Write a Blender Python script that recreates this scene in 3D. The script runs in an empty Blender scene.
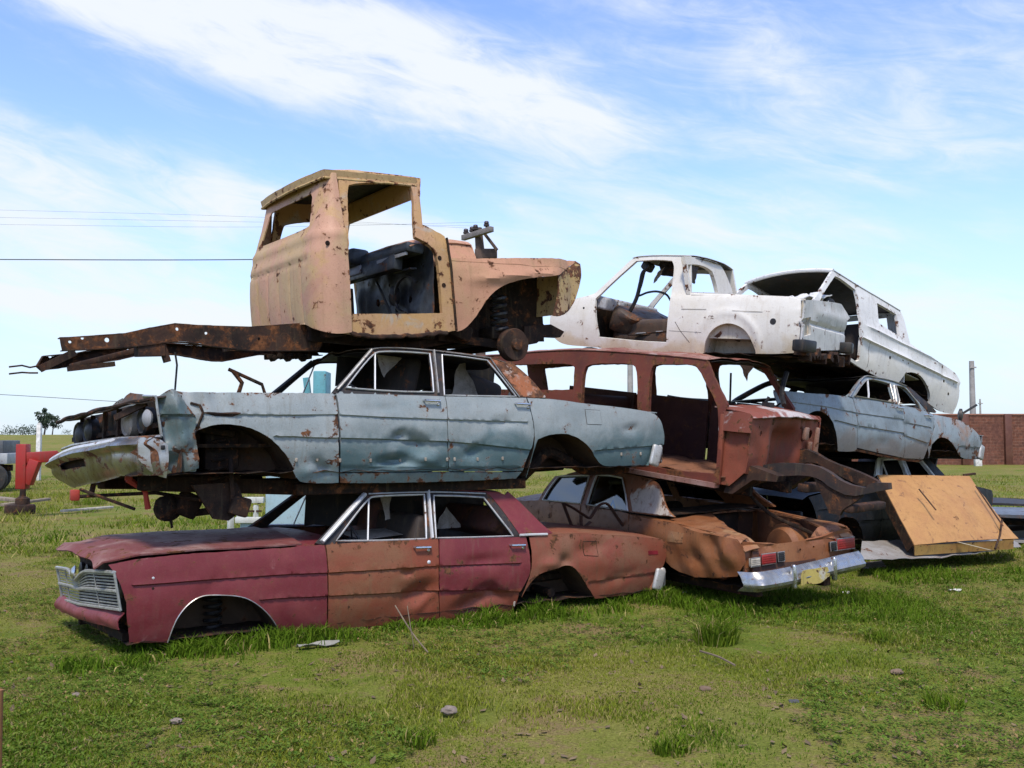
import bpy, bmesh, math, random
import numpy as np
from mathutils import Vector, Matrix, noise as mn
from mathutils.geometry import delaunay_2d_cdt
random.seed(7); rng = np.random.default_rng(11)
sc = bpy.context.scene
COL = sc.collection
# ------------------------------------------------------------------ camera
CAM_H, FOC, TILT = 1.65, 1024*35/36, math.radians(3.2)
CAM = Vector((0, 0, CAM_H))
cd = bpy.data.cameras.new('camera'); cam = bpy.data.objects.new('camera', cd); COL.objects.link(cam)
cam.location = CAM; cam.rotation_euler = (math.radians(90)+TILT, 0, 0)
cd.lens = 35; cd.sensor_width = 36; cd.clip_end = 3000; cd.clip_start = 0.05
sc.camera = cam
def ray(px, py):
    a = (px-512)/FOC; b = (384-py)/FOC
    return Vector((a, math.cos(TILT)-b*math.sin(TILT), math.sin(TILT)+b*math.cos(TILT)))
def at(px, py, Y):
    d = ray(px, py); return CAM + d*(Y/d.y)
class Pose:
    """where a wreck stands: corner nearest the camera, height, heading, tilt, width"""
    def __init__(s, near, z, yaw, pitch=0, roll=0, W=2.0):
        R = Matrix.Rotation(math.radians(yaw), 3, 'Z') @ Matrix.Rotation(math.radians(pitch), 3, 'Y') @ Matrix.Rotation(math.radians(roll), 3, 'X')
        s.R = R; s.W = W; s.O = Vector((near[0], near[1], z)) + R @ Vector((0, W/2, 0))
        s.M = Matrix.Translation(s.O) @ R.to_4x4()
    def _l(s, px, py):
        Rt = s.R.transposed(); return Rt @ (CAM-s.O), Rt @ ray(px, py)
    def side(s, px, py, c):
        o, d = s._l(px, py)
        y = c(0, .5) if callable(c) else c
        for _ in range(6 if callable(c) else 1):
            t = (y-o.y)/d.y; p = o+d*t
            if callable(c): y = c(p.x, p.z)
        return (p.x, p.z)
    def back(s, px, py, c):
        o, d = s._l(px, py); t = (c-o.x)/d.x; p = o+d*t; return (p.y, p.z)
    def top(s, px, py, c):
        o, d = s._l(px, py); t = (c-o.z)/d.z; p = o+d*t; return (p.x, p.y)
def crop(x0, y0, pts): return [(x0+x/4, y0+y/4) for x, y in pts]
# ------------------------------------------------------------------ object helpers
def new_obj(name, me, mat=None, parent=None):
    o = bpy.data.objects.new(name, me); COL.objects.link(o)
    if mat: me.materials.append(mat)
    if parent: o.parent = parent
    return o
def thing(name, label, cat, M=None, group=None):
    o = bpy.data.objects.new(name, None); COL.objects.link(o)
    if M is not None: o.matrix_world = M
    o.empty_display_size = .2
    o['label'] = label; o['category'] = cat
    if group: o['group'] = group
    return o
def tag(o, label, cat, group=None):
    o['label'] = label; o['category'] = cat
    if group: o['group'] = group
    return o
def finish(name, bm, mat, parent=None, smooth=True, ang=38, label=None):
    me = bpy.data.meshes.new(name)
    bm.normal_update(); bm.to_mesh(me); bm.free()
    if smooth:
        me.polygons.foreach_set('use_smooth', [True]*len(me.polygons))
        me.set_sharp_from_angle(angle=math.radians(ang))
    o = new_obj(name, me, mat, parent)
    if label: o['label'] = label
    return o
# ------------------------------------------------------------------ polygons
def chaikin(pts, closed=True, ang=38, it=2):
    for _ in range(it):
        n = len(pts); out = []
        for i in range(n):
            p = pts[i]
            if not closed and i in (0, n-1): out.append(p); continue
            a = pts[i-1]; b = pts[(i+1) % n]
            v1 = (p[0]-a[0], p[1]-a[1]); v2 = (b[0]-p[0], b[1]-p[1])
            t = abs(math.degrees(math.atan2(v1[0]*v2[1]-v1[1]*v2[0], v1[0]*v2[0]+v1[1]*v2[1])))
            if t > ang or t < 2: out.append(p)
            else:
                out.append((p[0]-.25*v1[0], p[1]-.25*v1[1])); out.append((p[0]+.25*v2[0], p[1]+.25*v2[1]))
        pts = out
    return pts
def resample(pts, step, closed=True):
    out = []; n = len(pts)
    for i in range(n if closed else n-1):
        a = pts[i]; b = pts[(i+1) % n]; L = math.hypot(b[0]-a[0], b[1]-a[1]); k = max(1, int(round(L/step)))
        for j in range(k): out.append((a[0]+(b[0]-a[0])*j/k, a[1]+(b[1]-a[1])*j/k))
    if not closed: out.append(pts[-1])
    return out
def area2(p): return sum(p[i-1][0]*p[i][1]-p[i][0]*p[i-1][1] for i in range(len(p)))
def inset(pts, d):
    if area2(pts) < 0: pts = pts[::-1]
    n = len(pts); out = []
    for i in range(n):
        a, p, b = pts[i-1], pts[i], pts[(i+1) % n]
        n1 = (-(p[1]-a[1]), p[0]-a[0]); n2 = (-(b[1]-p[1]), b[0]-p[0])
        l1 = math.hypot(*n1) or 1; l2 = math.hypot(*n2) or 1
        m = (n1[0]/l1+n2[0]/l2, n1[1]/l1+n2[1]/l2); k = max(.5, (m[0]**2+m[1]**2)/2)
        out.append((p[0]+d*m[0]/k, p[1]+d*m[1]/k))
    return out
def inside(P, poly):
    x, y = P[:, 0], P[:, 1]; r = np.zeros(len(P), bool); n = len(poly)
    for i in range(n):
        x1, y1 = poly[i-1]; x2, y2 = poly[i]
        if y1 == y2: continue
        c = ((y1 > y) != (y2 > y)) & (x < (x2-x1)*(y-y1)/(y2-y1)+x1)
        r ^= c
    return r
def interp(pl, x):
    if x <= pl[0][0]: return pl[0][1]
    for i in range(1, len(pl)):
        if x <= pl[i][0]:
            a, b = pl[i-1], pl[i]; return a[1]+(b[1]-a[1])*(x-a[0])/((b[0]-a[0]) or 1)
    return pl[-1][1]
def sheet_bm(outline, holes, mapf, cell, lines=(), jag=0, jseed=0):
    loops = []
    for q in [outline]+list(holes):
        q = resample(q, cell*.9)
        if jag:
            q = [(u+jag*mn.noise(Vector((u*23+jseed, v*23, 1))), v+jag*mn.noise(Vector((u*23, v*23+jseed, 7)))) for u, v in q]
        loops.append(q)
    V = []; E = []
    for q in loops:
        b = len(V); V += q; E += [(b+i, b+(i+1) % len(q)) for i in range(len(q))]
    B = np.array(V)
    LP = []
    for l in lines:
        l = resample(l, cell, False); P = np.array(l); ok = inside(P, loops[0])
        for h in loops[1:]: ok &= ~inside(P, h)
        prev = None
        for i, p in enumerate(l):
            if not ok[i] or np.min(np.hypot(B[:, 0]-p[0], B[:, 1]-p[1])) < .004: prev = None; continue
            V.append(p); LP.append(p)
            if prev is not None: E.append((prev, len(V)-1))
            prev = len(V)-1
    lo = B.min(0); hi = B.max(0)
    gx = np.arange(lo[0]+cell/2, hi[0], cell); gy = np.arange(lo[1]+cell/2, hi[1], cell)
    if len(gx) and len(gy):
        G = np.stack(np.meshgrid(gx, gy), -1).reshape(-1, 2)
        ok = inside(G, loops[0])
        for h in loops[1:]: ok &= ~inside(G, h)
        G = G[ok]
        A = np.array(V)
        if len(G):
            d = np.min(np.hypot(G[:, None, 0]-A[None, :, 0], G[:, None, 1]-A[None, :, 1]), 1)
            G = G[d > cell*.45]
            V += [tuple(g) for g in G]
    r = delaunay_2d_cdt([Vector((float(a), float(b))) for a, b in V], E, [], 0, 1e-6)
    vs, fs = r[0], r[2]
    Cn = np.array([[sum(vs[i][k] for i in f)/len(f) for k in (0, 1)] for f in fs])
    ok = inside(Cn, loops[0])
    for h in loops[1:]: ok &= ~inside(Cn, h)
    bm = bmesh.new(); bv = [None]*len(vs); lay = bm.verts.layers.float.new('edge')
    for f, k in zip(fs, ok):
        if not k: continue
        for i in f:
            if bv[i] is None:
                bv[i] = bm.verts.new(mapf(vs[i].x, vs[i].y)); bv[i][lay] = math.exp(-float(np.min(np.hypot(B[:, 0]-vs[i].x, B[:, 1]-vs[i].y)))/.035)
        try: bm.faces.new([bv[i] for i in f])
        except ValueError: pass
    bm.normal_update()
    return bm
def thicken(bm, t):
    """give a sheet a back and a rim"""
    bm.normal_update(); vs = list(bm.verts); fs = list(bm.faces); bd = [e for e in bm.edges if len(e.link_faces) == 1]
    nv = {v: bm.verts.new(v.co - v.normal*t) for v in vs}
    lay = bm.verts.layers.float.get('edge')
    if lay:
        for v in vs: nv[v][lay] = v[lay]
    for f in fs: bm.faces.new([nv[v] for v in reversed(f.verts)])
    for e in bd:
        f = e.link_faces[0]; lv = [l.vert for l in f.loops]; a, b = e.verts
        i = lv.index(a)
        if lv[(i+1) % len(lv)] != b: a, b = b, a
        q = [bm.verts.new(x) for x in (b.co, a.co, nv[a].co, nv[b].co)]
        if lay:
            for w_ in q: w_[lay] = 1.0
        bm.faces.new(q)
def flip_y(bm):
    for v in bm.verts: v.co.y = -v.co.y
    bmesh.ops.reverse_faces(bm, faces=bm.faces[:])
def panel(name, outline, mapf, mat, parent, holes=(), cell=.035, t=.006, lines=(), gap=.004, jag=0, both=False, flip=False, label=None, ang=38, smooth_in=True, ymin=None):
    if smooth_in: outline = chaikin(outline); holes = [chaikin(h) for h in holes]
    if area2(outline) < 0: outline = outline[::-1]
    if gap: outline = inset(outline, gap)
    bm = sheet_bm(outline, holes, mapf, cell, lines, jag, jseed=len(bpy.data.meshes)*1.7)
    far = None
    if flip: bmesh.ops.reverse_faces(bm, faces=bm.faces[:])
    thicken(bm, t)
    if both:
        b2 = bm.copy(); flip_y(b2); far = finish(name, b2, mat, parent, ang=ang)
    o = finish(name, bm, mat, parent, ang=ang, label=label)
    return o
def grid_sheet(name, P, mat, parent, t=.006, flip=False, ang=38, label=None):
    """P[i][j] -> Vector, thickened sheet"""
    bm = bmesh.new(); V = [[bm.verts.new(p) for p in row] for row in P]
    for i in range(len(P)-1):
        for j in range(len(P[0])-1):
            q = [V[i][j], V[i+1][j], V[i+1][j+1], V[i][j+1]]
            bm.faces.new(q[::-1] if flip else q)
    thicken(bm, t)
    return finish(name, bm, mat, parent, ang=ang, label=label)
def catmull(pts, n=6):
    pts = [Vector(p) for p in pts]; out = []
    for i in range(len(pts)-1):
        p0 = pts[max(0, i-1)]; p1 = pts[i]; p2 = pts[i+1]; p3 = pts[min(len(pts)-1, i+2)]
        for k in range(n):
            t = k/n
            out.append(.5*((2*p1)+(p2-p0)*t+(2*p0-5*p1+4*p2-p3)*t*t+(3*p1-p0-3*p2+p3)*t**3))
    out.append(pts[-1]); return out
class MB:
    """collects shapes that belong to one part"""
    def __init__(s): s.bm = bmesh.new()
    def tube(s, pts, r, seg=7, closed=False, cap=True, flat=1.0, up=None):
        pts = [Vector(p) for p in pts]; n = len(pts); rs = r if isinstance(r, (list, tuple)) else [r]*n
        rings = []; last = None
        for i, p in enumerate(pts):
            a = pts[i-1] if (i > 0 or closed) else p; b = pts[(i+1) % n] if (i < n-1 or closed) else p
            d = (b-a)
            if d.length < 1e-9: d = Vector((0, 0, 1))
            d.normalize()
            if last is None:
                h = Vector(up) if up else (Vector((0, 0, 1)) if abs(d.z) < .9 else Vector((1, 0, 0)))
                u = (h-d*h.dot(d)).normalized()
            else:
                u = last-d*last.dot(d)
                u = u.normalized() if u.length > 1e-6 else d.orthogonal().normalized()
            last = u; w = d.cross(u)
            rings.append([s.bm.verts.new(p+(u*math.cos(2*math.pi*k/seg)+w*math.sin(2*math.pi*k/seg)*flat)*rs[i]) for k in range(seg)])
        m = n if closed else n-1
        for i in range(m):
            A, B = rings[i], rings[(i+1) % n]
            for k in range(seg): s.bm.faces.new([A[k], A[(k+1) % seg], B[(k+1) % seg], B[k]])
        if cap and not closed:
            s.bm.faces.new(rings[0][::-1]); s.bm.faces.new(rings[-1])
        return s
    def box(s, c, size, rot=None, bev=0, seg=2):
        b = bmesh.new(); bmesh.ops.create_cube(b, size=1)
        for v in b.verts: v.co = Vector((v.co.x*size[0], v.co.y*size[1], v.co.z*size[2]))
        if bev: bmesh.ops.bevel(b, geom=b.edges[:], offset=bev, segments=seg, profile=.5, affect='EDGES')
        Mx = Matrix.Translation(Vector(c))
        if rot: Mx = Mx @ (rot.to_4x4() if hasattr(rot, 'to_4x4') else rot)
        b.transform(Mx); s.add(b); return s
    def bar(s, a, b, w, h, up=(0, 0, 1), bev=0):
        a, b = Vector(a), Vector(b); d = b-a; x = d.normalized(); z = Vector(up); z = (z-x*z.dot(x))
        z = z.normalized() if z.length > 1e-5 else x.orthogonal().normalized()
        y = z.cross(x); R = Matrix((x, y, z)).transposed()
        return s.box((a+b)/2, (d.length, w, h), R, bev)
    def prism(s, poly, f, bev=0):
        """poly 2D, f(u,v,k) -> 3D for k=0 and k=1"""
        if area2(poly) < 0: poly = poly[::-1]
        A = [s.bm.verts.new(f(u, v, 0)) for u, v in poly]; B = [s.bm.verts.new(f(u, v, 1)) for u, v in poly]; n = len(poly)
        s.bm.faces.new(A); s.bm.faces.new(B[::-1])
        for i in range(n): s.bm.faces.new([A[i], B[i], B[(i+1) % n], A[(i+1) % n]][::-1])
        return s
    def lathe(s, c, axis, prof, seg=20):
        """prof: (radius, distance along the axis)"""
        a = Vector(axis).normalized(); u = a.orthogonal().normalized(); w = a.cross(u); c = Vector(c); R = []
        for r, h in prof:
            R.append([s.bm.verts.new(c+a*h+(u*math.cos(2*math.pi*k/seg)+w*math.sin(2*math.pi*k/seg))*max(r, .0005)) for k in range(seg)])
        for i in range(len(R)-1):
            for k in range(seg): s.bm.faces.new([R[i][k], R[i][(k+1) % seg], R[i+1][(k+1) % seg], R[i+1][k]])
        s.bm.faces.new(R[0][::-1]); s.bm.faces.new(R[-1]); return s
    def coil(s, c, R, r, h, turns, axis=(0, 0, 1)):
        q = Vector((0, 0, 1)).rotation_difference(Vector(axis)); n = int(turns*12)
        return s.tube([Vector(c)+q @ Vector((R*math.cos(i/12*2*math.pi), R*math.sin(i/12*2*math.pi), h*i/n)) for i in range(n+1)], r, 6)
    def add(s, b, M=None):
        if M is not None: b.transform(M)
        me = bpy.data.meshes.new('tmp'); b.to_mesh(me); b.free(); s.bm.from_mesh(me); bpy.data.meshes.remove(me)
    def warp(s, f):
        for v in s.bm.verts: v.co = f(v.co)
        return s
    def build(s, name, mat, parent=None, smooth=True, ang=38, label=None):
        bmesh.ops.recalc_face_normals(s.bm, faces=s.bm.faces[:])
        return finish(name, s.bm, mat, parent, smooth, ang, label)
# ------------------------------------------------------------------ materials
def nt_new(name):
    m = bpy.data.materials.new(name); m.use_nodes = True; nt = m.node_tree; nt.nodes.clear()
    return m, nt
def N(nt, typ, **kw):
    n = nt.nodes.new(typ)
    for k, v in kw.items():
        if k == 'inp':
            for a, b in v.items(): n.inputs[a].default_value = b
        else: setattr(n, k, v)
    return n
def mixc(nt, fac, a, b, mode='MIX'):
    n = N(nt, 'ShaderNodeMix', data_type='RGBA', blend_type=mode)
    for s, v in ((n.inputs[0], fac), (n.inputs[6], a), (n.inputs[7], b)):
        if hasattr(v, 'is_linked') or isinstance(v, bpy.types.NodeSocket): nt.links.new(v, s)
        elif isinstance(v, (int, float)): s.default_value = v
        else: s.default_value = (*v, 1)
    return n.outputs[2]
def ramp(nt, fac, a, b, inv=False):
    n = N(nt, 'ShaderNodeMapRange', inp={1: a, 2: b, 3: 1.0 if inv else 0.0, 4: 0.0 if inv else 1.0}); n.interpolation_type = 'SMOOTHSTEP'
    nt.links.new(fac, n.inputs[0]); return n.outputs[0]
def noise(nt, vec, scale, detail=5, rough=.6, dist=0):
    n = N(nt, 'ShaderNodeTexNoise', inp={'Scale': scale, 'Detail': detail, 'Roughness': rough, 'Distortion': dist})
    nt.links.new(vec, n.inputs['Vector']); return n.outputs['Fac']
def math_n(nt, op, a, b=0.0):
    n = N(nt, 'ShaderNodeMath', operation=op)
    for i, v in ((0, a), (1, b)):
        if isinstance(v, bpy.types.NodeSocket): nt.links.new(v, n.inputs[i])
        else: n.inputs[i].default_value = v
    return n.outputs[0]
def lin(r, g, b):
    f = lambda c: (c/255/12.92 if c/255 <= .04045 else ((c/255+.055)/1.055)**2.4)
    return (f(r), f(g), f(b))
RUST_D, RUST_L = (.045, .02, .011), (.19, .075, .03)
def paint(name, c1, c2, mix=(.4, .7), nscale=1.6, rust=.25, rscale=7.0, low=None, split=None, rough=.5, dirt=.25, dirtc=(.10, .075, .045), seed=0, spec=.4, bump=.25, blot=None, metal=0, streak=.3):
    """weathered sheet-metal paint: faded tones, rust spots, dirt streaks. low=(z0,z1,colour); split=(z,colour)"""
    m, nt = nt_new(name); L = nt.links
    tc = N(nt, 'ShaderNodeTexCoord'); mp = N(nt, 'ShaderNodeMapping'); mp.inputs['Location'].default_value = (seed*3.1, seed*1.7, seed*2.3)
    L.new(tc.outputs['Object'], mp.inputs['Vector']); v = mp.outputs[0]
    sx = N(nt, 'ShaderNodeSeparateXYZ'); L.new(tc.outputs['Object'], sx.inputs[0]); Z = sx.outputs[2]
    n1 = noise(nt, v, nscale, 7, .62, .4)
    col = mixc(nt, ramp(nt, n1, *mix), c1, c2)
    if split:
        col = mixc(nt, ramp(nt, math_n(nt, 'ADD', Z, math_n(nt, 'MULTIPLY', noise(nt, v, 6), .02)), split[0]-.004, split[0]+.012, True), col, mixc(nt, ramp(nt, n1, *mix), split[1], tuple(.75*k for k in split[1])))
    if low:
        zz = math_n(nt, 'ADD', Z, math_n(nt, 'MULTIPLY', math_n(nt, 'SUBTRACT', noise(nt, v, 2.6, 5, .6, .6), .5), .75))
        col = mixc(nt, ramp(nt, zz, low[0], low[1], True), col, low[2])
    if blot:
        for (bs, lo, hi, bc, amt) in blot:
            col = mixc(nt, math_n(nt, 'MULTIPLY', ramp(nt, noise(nt, v, bs, 6, .6, .8), lo, hi), amt), col, bc)
    # streaky dirt
    ms = N(nt, 'ShaderNodeMapping'); ms.inputs['Scale'].default_value = (17, 17, 1.3); ms.inputs['Location'].default_value = (seed, seed*2, 0)
    L.new(tc.outputs['Object'], ms.inputs['Vector'])
    st = ramp(nt, noise(nt, ms.outputs[0], 1.0, 5, .65), .54, .66)
    col = mixc(nt, math_n(nt, 'MULTIPLY', st, streak), col, dirtc)
    gr = ramp(nt, noise(nt, v, 11, 8, .75), .45, .8)
    col = mixc(nt, math_n(nt, 'MULTIPLY', gr, dirt), col, dirtc)
    # rust
    n2 = noise(nt, v, rscale, 9, .68, .3)
    eat = N(nt, 'ShaderNodeAttribute', attribute_name='edge')
    n2 = math_n(nt, 'ADD', n2, math_n(nt, 'MULTIPLY', eat.outputs['Fac'], .04+.22*min(rust, .4)))
    th = .652-.22*rust
    rm = ramp(nt, n2, th, th+.022)
    chips = ramp(nt, noise(nt, v, 34, 5, .7, .2), .640-.06*rust, .655-.06*rust)
    rm = math_n(nt, 'MAXIMUM', rm, math_n(nt, 'MULTIPLY', chips, min(1, .25+1.6*rust)))
    rc = mixc(nt, ramp(nt, noise(nt, v, 19, 6, .7), .35, .7), RUST_D, RUST_L)
    halo = ramp(nt, n2, th-.07, th+.03)
    col = mixc(nt, math_n(nt, 'MULTIPLY', halo, .45), col, tuple(.5*a+.5*b for a, b in zip(RUST_L, c1)))
    col = mixc(nt, rm, col, rc)
    fine = noise(nt, v, 90, 3, .7)
    col = mixc(nt, .10, col, mixc(nt, ramp(nt, fine, .3, .7), (0, 0, 0), (1, 1, 1)), 'SOFT_LIGHT')
    bs = N(nt, 'ShaderNodeBsdfPrincipled'); L.new(col, bs.inputs['Base Color'])
    rg = math_n(nt, 'ADD', math_n(nt, 'MULTIPLY', math_n(nt, 'MAXIMUM', rm, gr), .9-rough), math_n(nt, 'ADD', rough-.08, math_n(nt, 'MULTIPLY', n1, .16)))
    L.new(rg, bs.inputs['Roughness']); bs.inputs['Specular IOR Level'].default_value = spec; bs.inputs['Metallic'].default_value = metal
    if metal: L.new(math_n(nt, 'MULTIPLY', math_n(nt, 'SUBTRACT', 1.0, rm), metal), bs.inputs['Metallic'])
    h = math_n(nt, 'ADD', math_n(nt, 'MULTIPLY', rm, .5), math_n(nt, 'ADD', math_n(nt, 'MULTIPLY', n2, .6), math_n(nt, 'MULTIPLY', fine, .04)))
    bp = N(nt, 'ShaderNodeBump', inp={'Strength': bump, 'Distance': .016}); L.new(h, bp.inputs['Height']); L.new(bp.outputs[0], bs.inputs['Normal'])
    o = N(nt, 'ShaderNodeOutputMaterial'); L.new(bs.outputs[0], o.inputs[0])
    return m
M = {}
M['rust'] = paint('rusty_steel', (.050, .026, .018), (.018, .012, .010), (.35, .65), 3, .30, rough=.85, dirt=.3, spec=.2, seed=1)
M['underbody'] = paint('underbody_grime', (.014, .010, .008), (.032, .018, .012), (.4, .7), 3, .3, rough=.9, dirt=.3, spec=.15, seed=2)
M['black'] = paint('black_paint', (.012, .012, .013), (.03, .03, .032), (.4, .7), 3, .05, rough=.45, dirt=.25, seed=3)
M['trim'] = paint('black_trim', (.012, .011, .012), (.024, .021, .021), (.4, .7), 3, .1, rough=.6, dirt=.4, seed=4)
M['chrome'] = paint('chrome', (.62, .62, .62), (.45, .45, .45), (.4, .7), 4, .06, rscale=14, rough=.2, dirt=.3, seed=5, metal=.95, bump=.08, spec=.5)
M['dull_chrome'] = paint('dull_chrome', (.50, .49, .46), (.30, .28, .25), (.4, .7), 4, .22, rscale=9, rough=.36, dirt=.4, seed=6, metal=.75, bump=.12, spec=.5)
M['alu'] = paint('bright_trim', (.66, .66, .66), (.5, .5, .5), (.4, .7), 4, .0, rough=.4, dirt=.2, seed=7, metal=.35, bump=.05)
M['seat'] = paint('old_vinyl', (.032, .022, .018), (.016, .013, .012), (.4, .7), 3, .1, rough=.7, dirt=.4, seed=8)
M['cloth'] = paint('torn_lining', (.34, .30, .25), (.20, .17, .14), (.4, .7), 5, .05, rough=.9, dirt=.5, seed=9, spec=.1)
M['rubber'] = paint('rubber', (.015, .015, .015), (.035, .033, .03), (.4, .7), 4, .02, rough=.8, dirt=.5, seed=10)
M['bare'] = paint('bare_metal', (.30, .30, .31), (.20, .2, .21), (.4, .7), 4, .2, rough=.5, dirt=.4, seed=11)
def plain(name, c, rough=.6, metal=0, noise_amt=.25, scale=8):
    m, nt = nt_new(name); L = nt.links; tc = N(nt, 'ShaderNodeTexCoord')
    n = noise(nt, tc.outputs['Object'], scale, 6, .65)
    col = mixc(nt, ramp(nt, n, .3, .75), tuple(k*(1-noise_amt) for k in c), tuple(min(1, k*(1+noise_amt)) for k in c))
    b = N(nt, 'ShaderNodeBsdfPrincipled', inp={'Roughness': rough, 'Metallic': metal}); L.new(col, b.inputs['Base Color'])
    bp = N(nt, 'ShaderNodeBump', inp={'Strength': .25, 'Distance': .01}); L.new(n, bp.inputs['Height']); L.new(bp.outputs[0], b.inputs['Normal'])
    o = N(nt, 'ShaderNodeOutputMaterial'); L.new(b.outputs[0], o.inputs[0]); return m
def glass_mat():
    m, nt = nt_new('dusty_glass'); L = nt.links
    t = N(nt, 'ShaderNodeBsdfTransparent'); t.inputs[0].default_value = (.30, .36, .34, 1)
    g = N(nt, 'ShaderNodeBsdfGlossy', inp={'Roughness': .04}); g.inputs[0].default_value = (.8, .85, .85, 1)
    f = N(nt, 'ShaderNodeFresnel', inp={'IOR': 1.6})
    mx = N(nt, 'ShaderNodeMixShader'); L.new(math_n(nt, 'ADD', f.outputs[0], .12), mx.inputs[0]); L.new(t.outputs[0], mx.inputs[1]); L.new(g.outputs[0], mx.inputs[2])
    o = N(nt, 'ShaderNodeOutputMaterial'); L.new(mx.outputs[0], o.inputs[0]); return m
M['glass'] = glass_mat()
M['red_lens'] = plain('red_lens', (.28, .02, .02), .3)
M['white_lens'] = plain('white_lens', (.75, .75, .7), .35)
# ------------------------------------------------------------------ sedans
def side_fns(hw, L, belt=.76, tum=.52, creases=(), dents=(), wav=.004, seed=0, extra=None, folds=()):
    def body(x, z):
        b = hw - .055*((z-.50)/.36)**2
        b -= .07*max(0, (.55-x)/.55)**2 + .06*max(0, (x-(L-.9))/.9)**2
        for pl, d in creases:
            if x < pl[0][0]-.02 or x > pl[-1][0]+.02: continue
            zc = interp(pl, x); k = zc-z
            if k > 0: b -= d*min(1, k/.012)*math.exp(-max(0, k-.012)/.10)
            elif k > -.05: b += d*.35*math.exp(k/.02)
        for (fx0, fz0, fx1, fz1, dp, wd_) in folds:
            ex, ez = fx1-fx0, fz1-fz0; tt = max(0, min(1, ((x-fx0)*ex+(z-fz0)*ez)/(ex*ex+ez*ez))); dd = math.hypot(x-fx0-ex*tt, z-fz0-ez*tt)
            if dd < wd_: b -= dp*(1-dd/wd_)*math.sin(math.pi*min(.95, max(.05, tt)))
        for (dx, dz, rx, rz, dp) in dents:
            q = ((x-dx)/rx)**2+((z-dz)/rz)**2
            if q < 6: b -= dp*math.exp(-q)
        b += wav*mn.noise(Vector((x*2.1+seed, z*3.3, seed)))+wav*.5*mn.noise(Vector((x*7+seed, z*8, 3)))
        if extra: b += extra(x, z)
        return -b
    def glass(x, z):
        return -(hw-.055-tum*max(0, z-belt)-.03*max(0, (1.0-x))**2)
    return body, glass
def archwell(parent, arch, body, depth=.42, mat=None, both=True):
    mat = mat or M['underbody']
    for s in ((1, -1) if both else (1,)):
        a = chaikin(arch, False, 60, 1); bm = bmesh.new(); rows = []
        for k in range(7):
            u = k/6; rows.append([bm.verts.new((x, s*(body(x, z)*(1-u)+(-(-body(x, z)-depth))*u)+s*.012*(1-u), z+.012+.01*mn.noise(Vector((x*9, z*9, u*5))))) for x, z in a])
        for i in range(6):
            for j in range(len(a)-1): bm.faces.new([rows[i][j], rows[i][j+1], rows[i+1][j+1], rows[i+1][j]])
        bm.faces.new(rows[-1])
        finish('wheel_well', bm, mat, parent)
def loop_trim(parent, loops, yf, off, r, mat, name='window_trim', closed=True, both=True, flat=.6):
    for s in ((1, -1) if both else (1,)):
        mb = MB()
        for lp in loops:
            q = resample(chaikin(lp, closed), .06, closed)
            mb.tube([(x, s*(yf(x, z)-off), z) for x, z in q], r, 6, closed, flat=flat, up=(0, -1, 0))
        mb.build(name, mat, parent)
def handle(parent_doors, x, z, yf, mat, L=.16):
    for s, d in parent_doors:
        y = yf(x, z); mb = MB()
        mb.tube([(x-L*.55, s*(y-.004), z+.004), (x-L*.5, s*(y-.032), z+.004), (x+L*.4, s*(y-.034), z), (x+L*.5, s*(y-.004), z)], [.009, .011, .012, .008], 7)
        mb.lathe((x+L*.36, s*(y+.002), z-.028), (0, -s, 0), [(.016, 0), (.016, .014), (.008, .02)], 10)
        mb.build('door_handle', mat, d)
def roof_sheet(parent, rail, yg, mat, crown=.06, fx=.06, rx=.08, wob=.0, seed=0, lining=True, n=26, m=17, t=.006, name='roof', dent=None):
    rail = sorted(resample(chaikin(rail, False, 60), .05, False)); x0, x1 = rail[0][0], rail[-1][0]
    def pt(i, j, dz=0):
        u = i/(n-1); v = -1+2*j/(m-1); x = x0+(x1-x0)*u; z = interp(rail, x); yr = -yg(x, z)+.012
        c = 1-v*v
        zz = z+.004+crown*c**.8*(.75+.25*math.sin(math.pi*u))+wob*mn.noise(Vector((x*2.2+seed, v*1.9, seed)))*c+wob*.4*mn.noise(Vector((x*6+seed, v*6, seed)))*c
        if dent: zz += dent(x, v*yr)
        xx = x-fx*c*(1-u)**3+rx*c*u**3
        return Vector((xx, v*yr, zz+dz))
    grid_sheet(name, [[pt(i, j) for j in range(m)] for i in range(n)], mat, parent, t)
    if lining: grid_sheet('headliner', [[pt(i, j, -.03) for j in range(1, m-1)] for i in range(n)], M['trim'], parent, .004)
def deck_sheet(parent, name, x0, x1, zf, yw, mat, crown=.035, front=None, rear=None, n=22, m=21, t=.008, wob=.004, seed=0, zoff=.0, lip=0, gap=.05):
    def pt(i, j):
        u = i/(n-1); v = -1+2*j/(m-1)
        a = x0+(front(v) if front else 0); b = x1+(rear(v) if rear else 0); x = a+(b-a)*u; c = 1-v*v
        z = zf(x)+zoff+crown*c+wob*mn.noise(Vector((x*2.4+seed, v*2.2, seed)))+.4*wob*mn.noise(Vector((x*7+seed, v*7, seed)))
        if lip and i == 0: z -= lip
        return Vector((x, v*(yw(x)-gap), z))
    return grid_sheet(name, [[pt(i, j) for j in range(m)] for i in range(n)], mat, parent, t)
def bench(parent, x, W, z0=.18, h=.62, mat=None, label=None, tilt=.2):
    mb = MB(); mb.box((x, 0, z0+.12), (.52, W, .2), None, .06, 3)
    mb.box((x+.30, 0, z0+.12+h/2), (.16, W, h), Matrix.Rotation(tilt, 3, 'Y'), .06, 3)
    mb.warp(lambda c: c+Vector((0, 0, .02*mn.noise(c*6))))
    mb.build('seat', mat or M['seat'], parent)
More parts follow.
